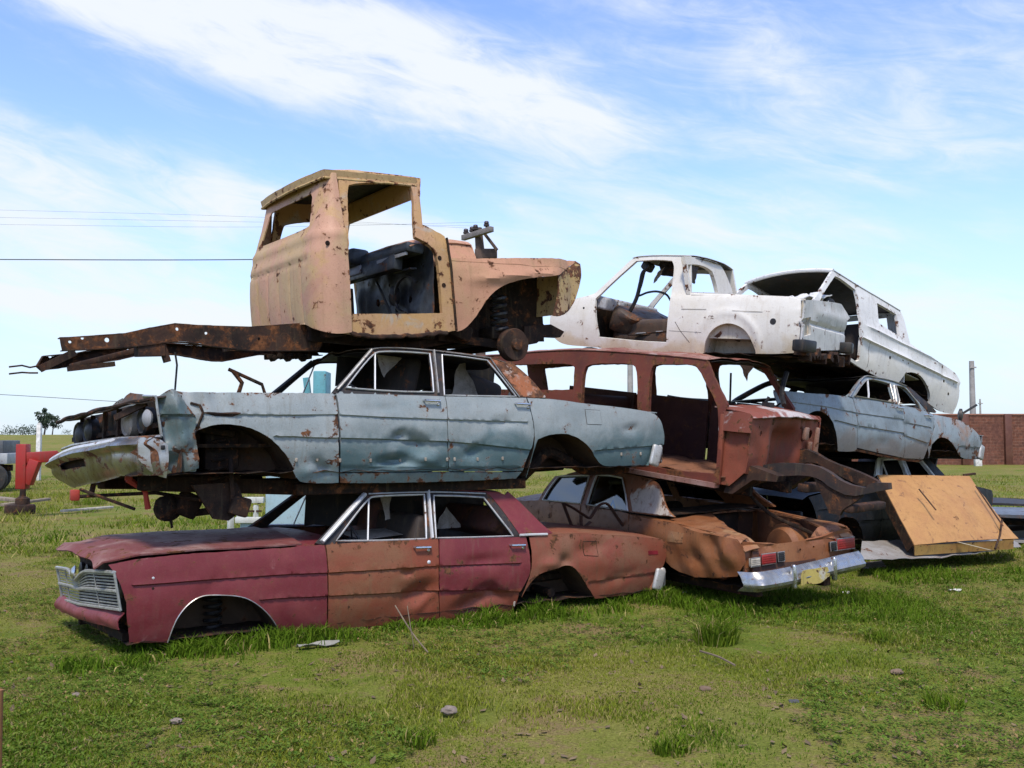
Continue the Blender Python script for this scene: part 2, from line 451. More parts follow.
def steering(parent, c, ax, r=.2, mat=None):
    mb = MB(); ax = Vector(ax).normalized(); u = ax.orthogonal().normalized(); w = ax.cross(u); c = Vector(c)
    mb.tube([c+(u*math.cos(t)+w*math.sin(t))*r for t in [2*math.pi*k/28 for k in range(28)]], .012, 6, True)
    for t in (0, math.pi*.55, math.pi*1.2): mb.tube([c, c+(u*math.cos(t)+w*math.sin(t))*r], .008, 5)
    mb.tube([c, c+ax*.6], .02, 8); mb.build('steering_wheel', mat or M['black'], parent)
def torn(parent, pts, mat=None, name='torn_lining'):
    """a hanging rag: polygon corners in 3-D"""
    pts = [Vector(p) for p in pts]; bm = bmesh.new(); c = sum(pts, Vector())/len(pts); n = 6
    ring = []
    for i, p in enumerate(pts):
        q = pts[(i+1) % len(pts)]
        for k in range(n): ring.append(p.lerp(q, k/n))
    layers = [[bm.verts.new(c.lerp(p, f)+Vector((mn.noise(p*9+Vector((f, 0, 0))), mn.noise(p*11), 0))*.03*f+(p-c)*.12*mn.noise(p*21)) for p in ring] for f in (.33, .66, 1)]
    cv = bm.verts.new(c); k = len(ring)
    for i in range(k):
        bm.faces.new([cv, layers[0][i], layers[0][(i+1) % k]])
        for a, b in ((0, 1), (1, 2)): bm.faces.new([layers[a][i], layers[b][i], layers[b][(i+1) % k], layers[a][(i+1) % k]])
    thicken(bm, .004); return finish(name, bm, mat or M['cloth'], parent)
def underbody(parent, x0, x1, W, z, mat=None):
    mat = mat or M['underbody']
    bm = bmesh.new(); n, m = 40, 16; V = []
    for i in range(n):
        x = x0+(x1-x0)*i/(n-1); row = []
        for j in range(m):
            y = (-1+2*j/(m-1))*(W/2-.07); tun = .13*math.exp(-(y/.17)**2)
            row.append(bm.verts.new((x, y, z+tun+.012*math.sin(x*22)*(abs(y) > .2)+.01*mn.noise(Vector((x*3, y*3, 2))))))
        V.append(row)
    for i in range(n-1):
        for j in range(m-1): bm.faces.new([V[i][j], V[i+1][j], V[i+1][j+1], V[i][j+1]])
    thicken(bm, .004); finish('floor_pan', bm, mat, parent)
def sedan(root, D, fn, pose, mats, W, opt):
    body, glass = fn; hw = W/2
    S = D
    zf_pl = sorted(S['fender_top']); zq_pl = sorted(S['deck_top'])
    zf = lambda x: interp(zf_pl, x); zq = lambda x: interp(zq_pl, x)
    bw = lambda x: -body(x, max(.2, (zf(x) if x < 2 else zq(x))-.02))
    mp = lambda f: (lambda u, v: Vector((u, f(u, v), v)))
    mirror = lambda f: (lambda u, v: Vector((u, -f(u, v), v)))
    crl = [[(x, z) for x, z in pl] for pl, d in opt.get('creases', ())]; crl += [[(x, z-.012) for x, z in pl] for pl, d in opt.get('creases', ())]
    far_body = opt.get('far_body', body)
    doors = []
    for nm, key, mat, t in (('front_fender', 'fender', mats['fender'], .006), ('front_door', 'fdoor', mats['fdoor'], .03), ('rear_door', 'rdoor', mats['rdoor'], .03), ('rear_quarter', 'quarter', mats['quarter'], .006), ('rocker_panel', 'rocker', mats['rocker'], .02)):
        o = panel(nm, S[key], mp(body), mat, root, lines=crl, t=t, cell=opt.get('cell', .032), jag=.004 if nm != 'front_door' else .0)
        p = panel(nm, S.get(key+'_far', S[key]), mirror(far_body), mat, root, t=t, cell=.07, flip=True)
        if 'door' in nm: doors.append([(1, o), (-1, p)])
    panel('window_frame', S['green'], mp(glass), mats['green'], root, holes=S['holes'], t=.03, cell=.05, gap=0)
    panel('window_frame', S['green'], mirror(glass), mats['green_far'], root, holes=S['holes'], t=.03, cell=.08, flip=True, gap=0)
    if mats.get('sail'):
        panel('sail_panel', S['sail'], lambda u, v: Vector((u, glass(u, v)-.006, v)), mats['sail'], root, t=.01, cell=.05, gap=0, both=True)
    roof_sheet(root, S['rail'], glass, mats['roof'], crown=opt.get('crown', .05), wob=opt.get('roof_wob', .012), seed=opt.get('seed', 0), dent=opt.get('roof_dent'))
    if mats.get('trim'):
        loop_trim(root, S['holes'], glass, .012, opt.get('trim_r', .013), mats['trim'])
        mb_s = S.get('vent')
        if mb_s: loop_trim(root, [mb_s], glass, .006, .012, mats['trim'], 'vent_divider', False)
    # cowl, boot lid, tail panel
    a0 = opt.get('cowl', (1.55, 1.98))
    deck_sheet(root, 'cowl', a0[0], a0[1], zf, bw, mats['fender'], .03, n=6, gap=.02, zoff=-.012)
    c0 = opt['deck']
    deck_sheet(root, 'trunk_lid', c0[0], c0[1], zq, bw, mats.get('deck', mats['quarter']), .045, n=16, gap=.012, zoff=.0)
    L = c0[1]
    tz = zq(L)-.0
    P = [[Vector((L-.02-.10*(1-k/5)**2+.02*math.sin(k), y*(bw(L-.1)-.02), .10+(tz-.10)*k/5)) for y in [-1+2*j/10 for j in range(11)]] for k in range(6)]
    grid_sheet('tail_panel', P, mats['quarter'], root, .006, flip=True)
    mb = MB(); mb.box((L+.03, 0, .22), (.07, W*.95, .20), None, .03, 3)
    for s in (-1, 1): mb.box((L-.055, s*(hw-.035), .205), (.125, .05, .225), Matrix.Rotation(.30, 3, 'Y'), .024, 3)
    mb.build('rear_bumper', M['stub'], root)
    underbody(root, .2, L-.1, W, .1+opt.get('floor', 0))
    # firewall, dashboard, seats
    grid_sheet('firewall', [[Vector((1.62+.1*(k/4), -hw+.12+(W-.24)*j/10, .12+.6*k/4)) for j in range(11)] for k in range(5)], M['underbody'], root, .01)
    mb = MB(); mb.box((1.98, 0, .66), (.22, W-.3, .16), Matrix.Rotation(.25, 3, 'Y'), .04, 3); mb.box((1.95, -.38, .72), (.16, .5, .12), None, .04, 3)
    mb.build('dashboard', M['trim'], root)
    steering(root, (2.25, -.40, .72), (-.9, 0, -.42))
    bench(root, 2.45, W-.5, .12, opt.get('seat_h', .6), opt.get('seat_mat')); bench(root, 3.5, W-.5, .14, opt.get('seat_h', .6), opt.get('seat_mat'))
    for k, key in enumerate(('hand_f', 'hand_r')):
        if key in S: handle(doors[k], S[key][0], S[key][1], body, M['chrome'])
    for key in ('arch_f', 'arch_r'): archwell(root, S[key], body, opt.get('well_depth', .42), opt.get('well'))
    return doors, bw, zf, zq
def conv(pose, px, body, glass, gkeys=('green', 'holes', 'rail', 'sail', 'vent')):
    out = {}
    for k, v in px.items():
        f = glass if k in gkeys else body
        if k == 'holes': out[k] = [[pose.side(*q, f) for q in h] for h in v]
        elif isinstance(v, tuple): out[k] = pose.side(*v, f)
        else: out[k] = [pose.side(*q, f) for q in v]
    return out
M['stub'] = paint('weathered_bumper', (.48, .48, .46), (.34, .33, .31), (.4, .7), 5, .12, rough=.45, dirt=.45, seed=12, metal=.4)
# ---- red sedan at the bottom of the stack
NEAR = (-3.06, 7.5)
redP = Pose(NEAR, 0, 31.9, W=2.0)
A = lambda *p: crop(40, 470, p); B = lambda *p: crop(280, 470, p); Cc = lambda *p: crop(480, 450, p)
red_arch_f = A((965, 675), (940, 615), (900, 565), (850, 527), (800, 507), (700, 502), (640, 507), (590, 540), (550, 590), (528, 640), (510, 692))
red_arch_r = Cc((460, 597), (430, 550), (400, 500), (372, 466), (340, 462), (300, 478), (255, 490), (220, 512), (190, 550), (168, 590))
_b0, _g0 = side_fns(1.0, 5.48)
red_px = dict(
    fender=A((270, 378), (400, 350), (640, 330), (930, 312)) + B((0, 311), (90, 303), (178, 296), (186, 330), (192, 400), (190, 520), (186, 640), (180, 655), (60, 690), (5, 696)) + red_arch_f + A((355, 692), (352, 650), (345, 600), (345, 540), (325, 470), (300, 420)),
    fdoor=B((182, 298), (260, 291), (360, 285), (500, 279), (634, 275), (637, 380), (637, 480), (637, 602), (500, 614), (400, 624), (280, 634), (188, 643), (192, 520), (193, 400), (187, 330)),
    rdoor=B((637, 275), (800, 270), (985, 266), (1000, 330), (1003, 410), (985, 450), (965, 482), (945, 540), (925, 574), (860, 585), (780, 592), (637, 602), (637, 480), (637, 380)),
    rocker=B((186, 645), (280, 636), (400, 626), (500, 616), (637, 604), (780, 594), (860, 587), (925, 576), (900, 600), (860, 612), (780, 628), (640, 640), (400, 668), (200, 690)),
    quarter=Cc((195, 346), (270, 338), (400, 333), (500, 337), (600, 344), (700, 352), (738, 357), (748, 375), (749, 400), (748, 420), (738, 455), (720, 490), (708, 535), (695, 570), (640, 575), (560, 585)) + red_arch_r + Cc((185, 540), (205, 490), (206, 400)),
    green=B((140, 292), (180, 250), (240, 185), (300, 120), (325, 95), (350, 87), (480, 82), (600, 79), (720, 82), (815, 87), (868, 86), (900, 100)) + Cc((110, 165), (150, 200), (200, 250), (250, 300), (290, 333), (200, 342)) + B((985, 268), (800, 273), (637, 278), (360, 288), (182, 301)),
    holes=[B((222, 284), (280, 205), (352, 112), (380, 105), (470, 101), (574, 98), (580, 180), (583, 275), (400, 282)), B((612, 102), (720, 104), (812, 110), (870, 185), (930, 264), (780, 269), (622, 272), (616, 180))],
    rail=B((345, 92), (480, 84), (600, 81), (720, 83), (815, 87), (880, 92)),
    sail=B((835, 88), (868, 86), (900, 100)) + Cc((110, 165), (150, 200), (200, 250), (250, 300), (290, 333), (220, 338), (158, 340), (100, 255), (40, 180), (24, 172)),
    vent=B((350, 282), (354, 116)),
    fender_top=A((270, 378), (400, 350), (640, 330), (930, 312)) + B((0, 311), (178, 296)),
    deck_top=Cc((195, 345), (270, 338), (400, 333), (600, 344), (735, 357)),
    arch_f=red_arch_f, arch_r=red_arch_r, hand_f=B((570, 309))[0], hand_r=B((950, 300))[0],
    cr1=A((375, 460), (640, 440), (1020, 415)) + B((0, 418), (190, 410), (400, 398), (637, 382), (800, 377), (960, 371)),
    cr2=A((890, 518), (1020, 510)) + B((0, 512), (190, 503), (400, 493), (637, 482), (800, 480), (960, 486)),
    cr3=Cc((440, 527), (600, 505), (720, 485)))
_l = conv(redP, red_px, _b0, _g0)
red_cr = [(sorted(_l['cr1']), .013), (sorted(_l['cr2']), .014), (sorted(_l['cr3']), .008)]
red_dents = [(2.62, .30, .16, .10, .035), (2.75, .22, .08, .1, .03), (3.35, .20, .22, .10, .03), (3.55, .30, .10, .08, -.012), (4.05, .46, .12, .05, -.03), (4.22, .47, .07, .06, .05), (4.5, .55, .22, .12, .018), (2.52, .47, .05, .025, .02), (3.3, .52, .3, .05, .01), (1.1, .55, .3, .1, .006), (4.75, .3, .3, .1, .012), (3.15, .12, .12, .06, .03)]
red_folds = [(2.45, .20, 2.85, .40, .035, .10), (2.60, .10, 2.84, .30, -.02, .06), (3.05, .10, 3.5, .30, .04, .11), (3.3, .32, 3.62, .12, .03, .08), (3.2, .22, 3.4, .24, -.025, .05), (2.45, .50, 2.62, .47, .02, .04), (4.3, .55, 4.75, .62, .02, .09), (3.0, .52, 3.6, .57, .012, .07), (.6, .25, .95, .62, .010, .10), (4.62, .2, 5.2, .33, .016, .08)]
red_fn = side_fns(1.0, 5.48, creases=red_cr, dents=red_dents, wav=.006, seed=2, folds=red_folds)
redL = conv(redP, red_px, *red_fn)
R_RED, R_RED2 = (.150, .022, .027), (.21, .046, .044)
R_OR, R_OR2 = (.205, .052, .026), (.20, .085, .042)
pm = dict(
    red=paint('faded_maroon_paint', R_RED, R_RED2, (.45, .75), 1.5, .10, rough=.5, dirt=.22, dirtc=(.17, .08, .06), seed=21, blot=[(4, .62, .75, (.34, .16, .15), .5)], streak=.15, spec=.35),
    fdoor=paint('orange_primer_over_maroon', R_OR, R_OR2, (.42, .68), 1.7, .16, rough=.55, dirt=.3, dirtc=(.15, .09, .045), seed=22, blot=[(3, .55, .72, (.22, .12, .055), .6), (5, .6, .72, (.20, .035, .035), .6)], spec=.3),
    rdoor=paint('maroon_paint_with_primer_foot', R_RED, R_RED2, (.45, .75), 1.5, .12, rough=.5, dirt=.25, dirtc=(.16, .08, .055), seed=23, split=(redL['cr2'][-2][1]-.01, (.215, .055, .03)), spec=.35),
    quarter=paint('mottled_primer', (.215, .062, .035), (.215, .10, .058), (.40, .66), 1.9, .17, rough=.55, dirt=.3, dirtc=(.14, .085, .045), seed=24, blot=[(2.6, .5, .68, (.23, .05, .035), .7)], spec=.3),
    rocker=paint('maroon_rocker', (.16, .03, .03), (.2, .06, .04), (.4, .7), 2.5, .3, rough=.65, dirt=.5, seed=25))
hoodred = paint('weathered_hood', (.150, .045, .042), (.24, .145, .125), (.42, .62), 1.8, .30, rough=.6, dirt=.2, dirtc=(.2, .14, .13), seed=26, streak=.0, blot=[(3.5, .60, .74, (.38, .29, .26), .7)], spec=.15)
red = thing('sedan_car', 'long maroon sedan with an orange front door, lowest in its stack on the grass', 'car', redP.M)
red_m = dict(fender=pm['red'], fdoor=pm['fdoor'], rdoor=pm['rdoor'], quarter=pm['quarter'], rocker=pm['rocker'], green=M['trim'], green_far=M['trim'], sail=pm['red'], roof=pm['red'], trim=M['alu'])
doors, bw, zf, zq = sedan(red, redL, red_fn, redP, red_m, 2.0, dict(cell=.024, well=paint('brown_inner_arch', (.085, .055, .036), (.045, .03, .02), (.4, .7), 3, .2, rough=.85, dirt=.3, spec=.15, seed=28), creases=red_cr, deck=(4.0, 5.47), crown=.02, roof_wob=.03, seed=3, seat_h=.72))
for i, n_ in enumerate(('orange primer front door', 'maroon rear door with bare orange foot')):
    for s, d in doors[i]: d['label'] = n_
for q_, r_, mt in (((596, 369), .011, 'alu'), ((560, 446), .006, 'underbody')):
    q = redP.side(*B(q_)[0], red_fn[0]); MB().lathe((q[0], red_fn[0](*q)+.003, q[1]), (0, -1, 0), [(r_*1.6, 0), (r_*1.6, .004), (r_, .009), (r_*.3, .010)], 12).build('lock_barrel', M[mt], doors[0][0][1])
for q_ in ((453, 432), (452, 474)):
    q = redP.side(*A(q_)[0], red_fn[0]); MB().lathe((q[0], red_fn[0](*q)+.003, q[1]), (0, -1, 0), [(.010, 0), (.010, .005), (.003, .007)], 10).build('badge_stud', M['alu' if q_[1] < 450 else 'underbody'], red)
for q_ in ((190, 655), (303, 645), (420, 634), (762, 600), (936, 535), (545, 622)):
    q = redP.side(*B(q_)[0], red_fn[0]); MB().box((q[0], red_fn[0](*q)-.004, q[1]), (.02, .012, .05), Matrix.Rotation(.2, 3, 'Y'), .004, 1).build('trim_clip', M['cloth'], red)
# windshield pillar trim in bright metal
def a_pillar(root, top, base, glass, mat, w=.05):
    for s in (1, -1):
        mb = MB(); a, b = base, top
        mb.tube([(a[0]+(b[0]-a[0])*k/8, s*(glass(a[0]+(b[0]-a[0])*k/8, a[1]+(b[1]-a[1])*k/8)-.010), a[1]+(b[1]-a[1])*k/8) for k in range(9)], w*.5, 8, flat=.55, up=(0, -1, 0))
        mb.build('windshield_pillar', mat if s > 0 else M['black'], root)
g_ = redP.side; RG = red_fn[1]
a_pillar(red, g_(*B((335, 97))[0], RG), g_(*B((165, 288))[0], RG), RG, M['alu'], .075)
for s in (1, -1):
    mb = MB()
    p0 = g_(*B((590, 84))[0], RG); p1 = g_(*B((606, 274))[0], RG)
    mb.tube([(p0[0]+(p1[0]-p0[0])*k/6, s*(RG(p0[0], p0[1]+(p1[1]-p0[1])*k/6)-.012), p0[1]+(p1[1]-p0[1])*k/6) for k in range(7)], .030, 8, flat=.4, up=(0, -1, 0))
    mb.build('door_pillar_trim', M['alu'], red)
loop_trim(red, [[g_(*q, RG) for q in B((352, 95), (480, 90), (598, 87), (720, 90), (818, 94))]], RG, .012, .012, M['alu'], 'drip_rail', False)
for s in (1, -1):
    mb = MB()
    q = [g_(*q, red_fn[0]) for q in Cc((158, 342), (200, 340), (268, 338))]
    mb.tube([(x, s*(red_fn[0](x, z)-.006), z+.004) for x, z in q], .012, 6)
    mb.build('belt_trim', M['alu'], red)
loop_trim(red, [[(x, z+.006) for x, z in redL['arch_f']]], red_fn[0], .004, .008, M['dull_chrome'], 'arch_lip', False)
# hood with drooping nose
deck_sheet(red, 'hood', 0.0, 1.60, zf, bw, hoodred, .05, front=lambda v: -.02-.10*math.exp(-((v-.5)/.55)**2)+.015*math.sin(v*7), n=26, m=25, zoff=.012, wob=.012, seed=5, lip=.05, gap=.11, t=.012)
# grille: two tiers of thin bright bars in a shallow prow
def gx(y, z=.5): return .015-.085*y-.055*(1-abs(y)/.93)+.012-(.62-z)*-.18
def gz(y, z): return z-.082*(y+.93)-.07*math.exp(-(y/.16)**2)*max(0, (z-.48)/.15)
mb = MB()
for k in range(11):
    z = .382+.0245*k
    if k in (5,): continue
    mb.tube([(gx(y, z)+.0015*mn.noise(Vector((y*4, k, 0))), y, gz(y, z)+.0015*mn.noise(Vector((y*3, k, 5)))) for y in [-.92+1.76*j/24 for j in range(25)]], .0072, 6)
mb.build('grille_bars', plain('grille_metal', (.36, .36, .35), .4, .5, .3, 20), red)
mb = MB()
for z, r in ((.362, .012), (.504, .013), (.648, .014)):
    mb.tube([(gx(y, z)-.012, y, gz(y, z)) for y in [-.95+1.81*j/24 for j in range(25)]], r, 6, flat=1.3)
for y in (-.95, -.47, .47, .86): mb.tube([(gx(y, .362)-.01, y, gz(y, .362)), (gx(y, .648)-.01, y, gz(y, .648))], .011 if abs(y) > .6 else .005, 6)
mb.build('grille_frame', plain('grille_frame_metal', (.40, .40, .38), .4, .5, .25, 20), red)
mb = MB(); mb.lathe((gx(0, .55)-.03, -.02, .555), (-1, 0, .2), [(.05, 0), (.055, .012), (.03, .03)], 14); mb.build('hood_emblem', M['chrome'], red)
mb = MB(); mb.box((.24, 0, .42), (.05, 1.84, .5), Matrix.Rotation(.09, 3, 'Z'), .01); mb.build('radiator_support', M['underbody'], red)
for s in (-1, 1):
    for q in (.55, .76):
        mb = MB(); mb.lathe((.20-.08*s*q, s*q, .47), (-1, 0, 0), [(.075, 0), (.08, .02), (.06, .03), (.0, .02)], 18); mb.build('headlamp_bowl', M['black'], red)
P = []
for k in range(7):
    t = k/6; row = []
    for j in range(25):
        y = -.95+1.9*j/24; xx = .085-.10*y-.05*(1-abs(y)/.95)-.05*math.sin(t*math.pi*.75); zz = .335-.12*t-.05*(y+.93)+.014*mn.noise(Vector((y*4, t, 1)))
        row.append(Vector((xx+.015*mn.noise(Vector((y*5, t*3, 4))), y, zz)))
    P.append(row)
grid_sheet('front_apron', P, pm['red'], red, .008, flip=False)
mb = MB()
mb.bar((.6, -.42, .12), (.16, -.42, .12), .08, .10, bev=.01); mb.bar((.6, .42, .12), (.06, .42, .10), .08, .10, bev=.01); mb.bar((.22, -.8, .13), (.08, .8, .10), .06, .06)
mb.build('front_frame', M['underbody'], red)
mb = MB(); mb.coil((.93, -.62, .02), .065, .014, .34, 6); mb.build('coil_spring', M['black'], red)
mb = MB(); mb.coil((.93, .62, .02), .065, .014, .34, 6); mb.build('coil_spring', M['black'], red)
mb = MB(); mb.tube([(4.15, -.85, .16), (4.15, .85, .16)], .045, 10); mb.build('rear_axle', M['underbody'], red)
mb = MB(); mb.tube([(3.6, -.55, .12), (3.9, -.55, .26), (4.5, -.55, .28), (5.2, -.55, .16)], .05, 6); mb.build('frame_rail', M['underbody'], red)
# fuel door, side marker
def side_plate(root, px, pose, fn, name, mat, off=.004, t=.01, cell=.03):
    o = [pose.side(*q, fn) for q in px]
    return panel(name, o, lambda u, v: Vector((u, fn(u, v)-off, v)), mat, root, t=t, cell=cell, gap=0)
def seam(root, px, pose, fn, name='fuel_door', r=.005, closed=True, mat=None):
    o = resample([pose.side(*q, fn) for q in px], .03, closed)
    return MB().tube([(x, fn(x, z)-.000, z) for x, z in o], r, 5, closed).build(name, mat or M['underbody'], root)
fd = side_plate(red, Cc((412, 366), (466, 366), (472, 424), (418, 422)), redP, red_fn[0], 'fuel_door', pm['quarter'])
seam(fd, Cc((412, 366), (466, 366), (472, 424), (418, 422)), redP, red_fn[0], 'door_seam')
side_plate(red, Cc((672, 403), (710, 402), (712, 417), (674, 419)), redP, red_fn[0], 'side_marker', plain('side_marker_red', (.22, .02, .03), .4))
torn(red, [(2.5, -.45, 1.12), (2.62, -.45, 1.12), (2.6, -.44, .92), (2.55, -.45, .90)])
torn(red, [(2.3, -.55, .75), (2.9, -.5, .78), (2.8, -.1, .80), (2.2, -.1, .78)], name='rag')
torn(red, [(3.3, -.3, 1.0), (3.45, -.3, .78), (3.15, -.3, .78)])
def hang_dark_sheet(root, x0, x1, y, z0, z1, seed=0):  # dark lining sheet added inside so the windows look shaded
    P = [[Vector((x0+(x1-x0)*i/20, y+.06*math.sin(i*.9+seed)+.05*k/5, z1-(z1-z0+.07*mn.noise(Vector((i*.45, seed, 2))))*k/5)) for k in range(6)] for i in range(21)]
    grid_sheet('dark_lining_sheet', P, M['trim'], root, .006)
hang_dark_sheet(red, 2.1, 4.1, .35, .80, 1.17, 1)
mb = MB(); mb.box((2.72, .35, .86), (.16, .5, .38), Matrix.Rotation(.3, 3, 'Y'), .05, 3); mb.box((3.75, 0, .82), (.3, 1.4, .25), Matrix.Rotation(.5, 3, 'Y'), .05, 3)
mb.build('loose_seat_back', paint('rotten_seat', (.11, .04, .03), (.05, .03, .025), (.4, .7), 4, .3, rough=.85, dirt=.4, seed=29), red)
# ---- blue-grey sedan on top of the red one
bluP = Pose(NEAR, 1.28, 31.9, W=2.0)
Dd = lambda *p: crop(40, 340, p); Ee = lambda *p: crop(280, 330, p); Ff = lambda *p: crop(460, 330, p)
blu_arch_f = Ee((70, 603), (50, 562)) + Dd((1015, 520), (985, 460), (930, 400), (850, 353), (760, 337), (680, 342), (625, 367), (612, 430), (630, 510))
blu_arch_r = Ff((572, 548), (545, 520), (520, 470), (470, 430), (420, 414), (360, 420), (312, 438), (290, 500), (265, 590))
blu_px = dict(
    fender=Dd((545, 203), (640, 207), (800, 208), (1020, 210)) + Ee((100, 250), (214, 252), (226, 275), (232, 340), (235, 450), (236, 560), (236, 612), (160, 616), (90, 612)) + blu_arch_f + Dd((625, 528), (510, 535), (500, 470), (490, 380), (472, 290), (463, 235), (490, 212), (525, 195)),
    fdoor=Ee((222, 252), (330, 254), (450, 257), (560, 260), (660, 264), (668, 300), (670, 430), (672, 566), (500, 568), (240, 570), (240, 450), (236, 340), (230, 275)),
    rdoor=Ee((660, 264), (780, 266), (985, 270), (1005, 330), (1018, 400), (1016, 440), (1000, 490), (985, 520), (972, 565), (820, 568), (672, 566), (670, 430), (668, 300)),
    rocker=Ee((240, 572), (500, 570), (672, 568), (820, 570), (968, 567), (945, 596), (800, 603), (600, 610), (400, 614), (240, 614)),
    quarter=Ff((268, 270), (330, 272), (420, 282), (500, 294), (600, 304), (700, 317), (770, 329), (800, 352), (812, 385), (819, 420), (815, 460), (800, 500), (780, 541), (700, 543), (640, 545)) + blu_arch_r + Ff((280, 530), (297, 470), (298, 400), (285, 330)),
    green=Ee((205, 252), (215, 238), (260, 190), (320, 125), (360, 75), (400, 67), (500, 70), (600, 78), (720, 92), (835, 108), (880, 126)) + Ff((160, 128), (200, 125), (250, 165), (290, 202), (345, 270), (270, 275)) + Ee((985, 272), (780, 270), (660, 268), (450, 261), (330, 258)),
    holes=[Ee((262, 232), (320, 155), (376, 90), (420, 86), (500, 88), (596, 95), (606, 170), (612, 249), (450, 246)), Ee((645, 99), (720, 106), (826, 122), (880, 185), (942, 266), (780, 264), (655, 261), (650, 180))],
    rail=Ee((380, 72), (500, 73), (600, 80), (720, 92), (835, 108), (900, 130)),
    sail=Ee((840, 110), (880, 126)) + Ff((160, 128), (200, 125), (250, 165), (290, 202), (345, 270), (290, 272), (240, 265), (180, 185)),
    vent=Ee((379, 243), (379, 92)),
    fender_top=Dd((545, 203), (800, 208), (1020, 210)) + Ee((214, 252),),
    deck_top=Ff((268, 270), (330, 272), (420, 282), (500, 294), (600, 304), (700, 317), (770, 329)),
    arch_f=blu_arch_f, arch_r=blu_arch_r, hand_f=Ee((608, 284))[0], hand_r=Ee((970, 297))[0],
    cr1=Dd((660, 288), (800, 296), (1020, 298)) + Ee((0, 338), (220, 336), (400, 346), (660, 356), (800, 361), (990, 366)),
    cr2=Dd((945, 380), (1020, 384)) + Ee((0, 424), (120, 428), (400, 434), (660, 444), (800, 455), (1000, 478)),
    cr3=Ff((545, 480), (640, 473), (812, 458)),
    cr4=Ee((240, 545), (660, 548), (960, 545)))
_l = conv(bluP, blu_px, *side_fns(1.0, 5.5))
blu_cr = [(sorted(_l['cr1']), .012), (sorted(_l['cr2']), .017), (sorted(_l['cr3']), .012), (sorted(_l['cr4']), .008)]
blu_d = [(2.48, .36, .10, .05, .025), (2.62, .30, .16, .07, .04), (2.5, .17, .18, .04, .045), (2.8, .22, .1, .06, -.02), (3.25, .25, .14, .10, .025), (1.72, .15, .10, .09, .03), (1.62, .10, .06, .06, -.02), (3.4, .5, .3, .1, .01), (4.4, .55, .3, .12, .01), (5.1, .45, .1, .05, .012)]
def blu_crush(x, z):
    k = max(0, (1.0-x)/.6); k = min(1, k)
    f = .10*k*k*(1 if z < .55 else .5) + .05*k*math.sin(x*26+z*6)*(.4+z) + .05*k*mn.noise(Vector((x*6, z*5, 9)))
    return -f
blu_fn = side_fns(1.0, 5.5, creases=blu_cr, dents=blu_d, wav=.007, seed=5, extra=blu_crush, folds=[(2.35, .38, 2.55, .44, .05, .06), (2.5, .42, 2.75, .30, .045, .09), (2.2, .16, 2.62, .22, .05, .07), (2.6, .20, 2.85, .16, -.03, .05), (3.1, .22, 3.3, .30, .03, .07), (1.65, .2, 1.85, .08, .035, .06), (1.6, .08, 1.78, .2, -.02, .05), (3.3, .5, 3.7, .56, .015, .08), (4.9, .45, 5.2, .52, .02, .06), (2.0, .62, 2.5, .66, .008, .06)])
far_fn = side_fns(1.0, 5.5, creases=blu_cr, wav=.006, seed=8)
bluL = conv(bluP, blu_px, *blu_fn)
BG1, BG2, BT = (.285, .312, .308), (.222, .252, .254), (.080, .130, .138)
bp = dict(
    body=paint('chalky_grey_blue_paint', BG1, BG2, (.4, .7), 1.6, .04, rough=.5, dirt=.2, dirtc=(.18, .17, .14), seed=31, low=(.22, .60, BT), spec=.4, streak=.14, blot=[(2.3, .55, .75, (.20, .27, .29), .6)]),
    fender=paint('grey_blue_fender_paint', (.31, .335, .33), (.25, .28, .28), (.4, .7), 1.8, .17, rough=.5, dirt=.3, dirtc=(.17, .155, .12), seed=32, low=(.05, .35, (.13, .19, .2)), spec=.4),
    sail=paint('burnt_orange_pillar', (.26, .085, .03), (.30, .27, .24), (.5, .62), 2.2, .35, rscale=5, rough=.7, seed=33, low=(.72, .86, (.33, .35, .35))),
    rocker=paint('teal_rocker', (.12, .17, .175), (.09, .12, .125), (.4, .7), 2, .2, rough=.5, dirt=.4, seed=34),
    roof=paint('scorched_roof', (.12, .075, .05), (.22, .20, .18), (.4, .65), 2.2, .5, rscale=4, rough=.8, dirt=.4, seed=35))
blue = thing('sedan_car', 'wrecked grey blue sedan with smashed front, resting on the maroon sedan', 'car', bluP.M)
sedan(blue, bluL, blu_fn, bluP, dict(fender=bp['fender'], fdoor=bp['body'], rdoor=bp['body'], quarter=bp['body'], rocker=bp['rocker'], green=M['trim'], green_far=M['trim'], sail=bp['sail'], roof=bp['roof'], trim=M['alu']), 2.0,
      dict(cell=.024, well=paint('brown_wheel_well', (.090, .055, .036), (.05, .032, .022), (.4, .7), 3, .2, rough=.85, dirt=.3, spec=.15, seed=40), well_depth=.46, creases=blu_cr, deck=(4.05, 5.44), crown=.012, roof_wob=.05, seed=9, far_body=far_fn[0], seat_h=.5, trim_r=.011, cowl=(1.6, 2.05)))
bw2 = lambda x: -blu_fn[0](x, .6)
BGl = blu_fn[1]; g_ = bluP.side
a_pillar(blue, g_(*Ee((362, 80))[0], BGl), g_(*Ee((225, 240))[0], BGl), BGl, M['dull_chrome'], .05)
for s in (1, -1):
    mb = MB()
    p0 = g_(*Ee((612, 82))[0], BGl); p1 = g_(*Ee((630, 254))[0], BGl)
    mb.tube([(p0[0]+(p1[0]-p0[0])*k/6, s*(BGl(p0[0], p0[1]+(p1[1]-p0[1])*k/6)-.012), p0[1]+(p1[1]-p0[1])*k/6) for k in range(7)], .022, 8, flat=.4, up=(0, -1, 0))
    mb.build('door_pillar_trim', M['dull_chrome'], blue)
loop_trim(blue, [[g_(*q, BGl) for q in Ee((365, 78), (400, 70), (500, 73), (600, 81), (720, 95), (838, 112), (885, 180), (955, 268))]], BGl, .014, .010, M['dull_chrome'], 'drip_rail', False)
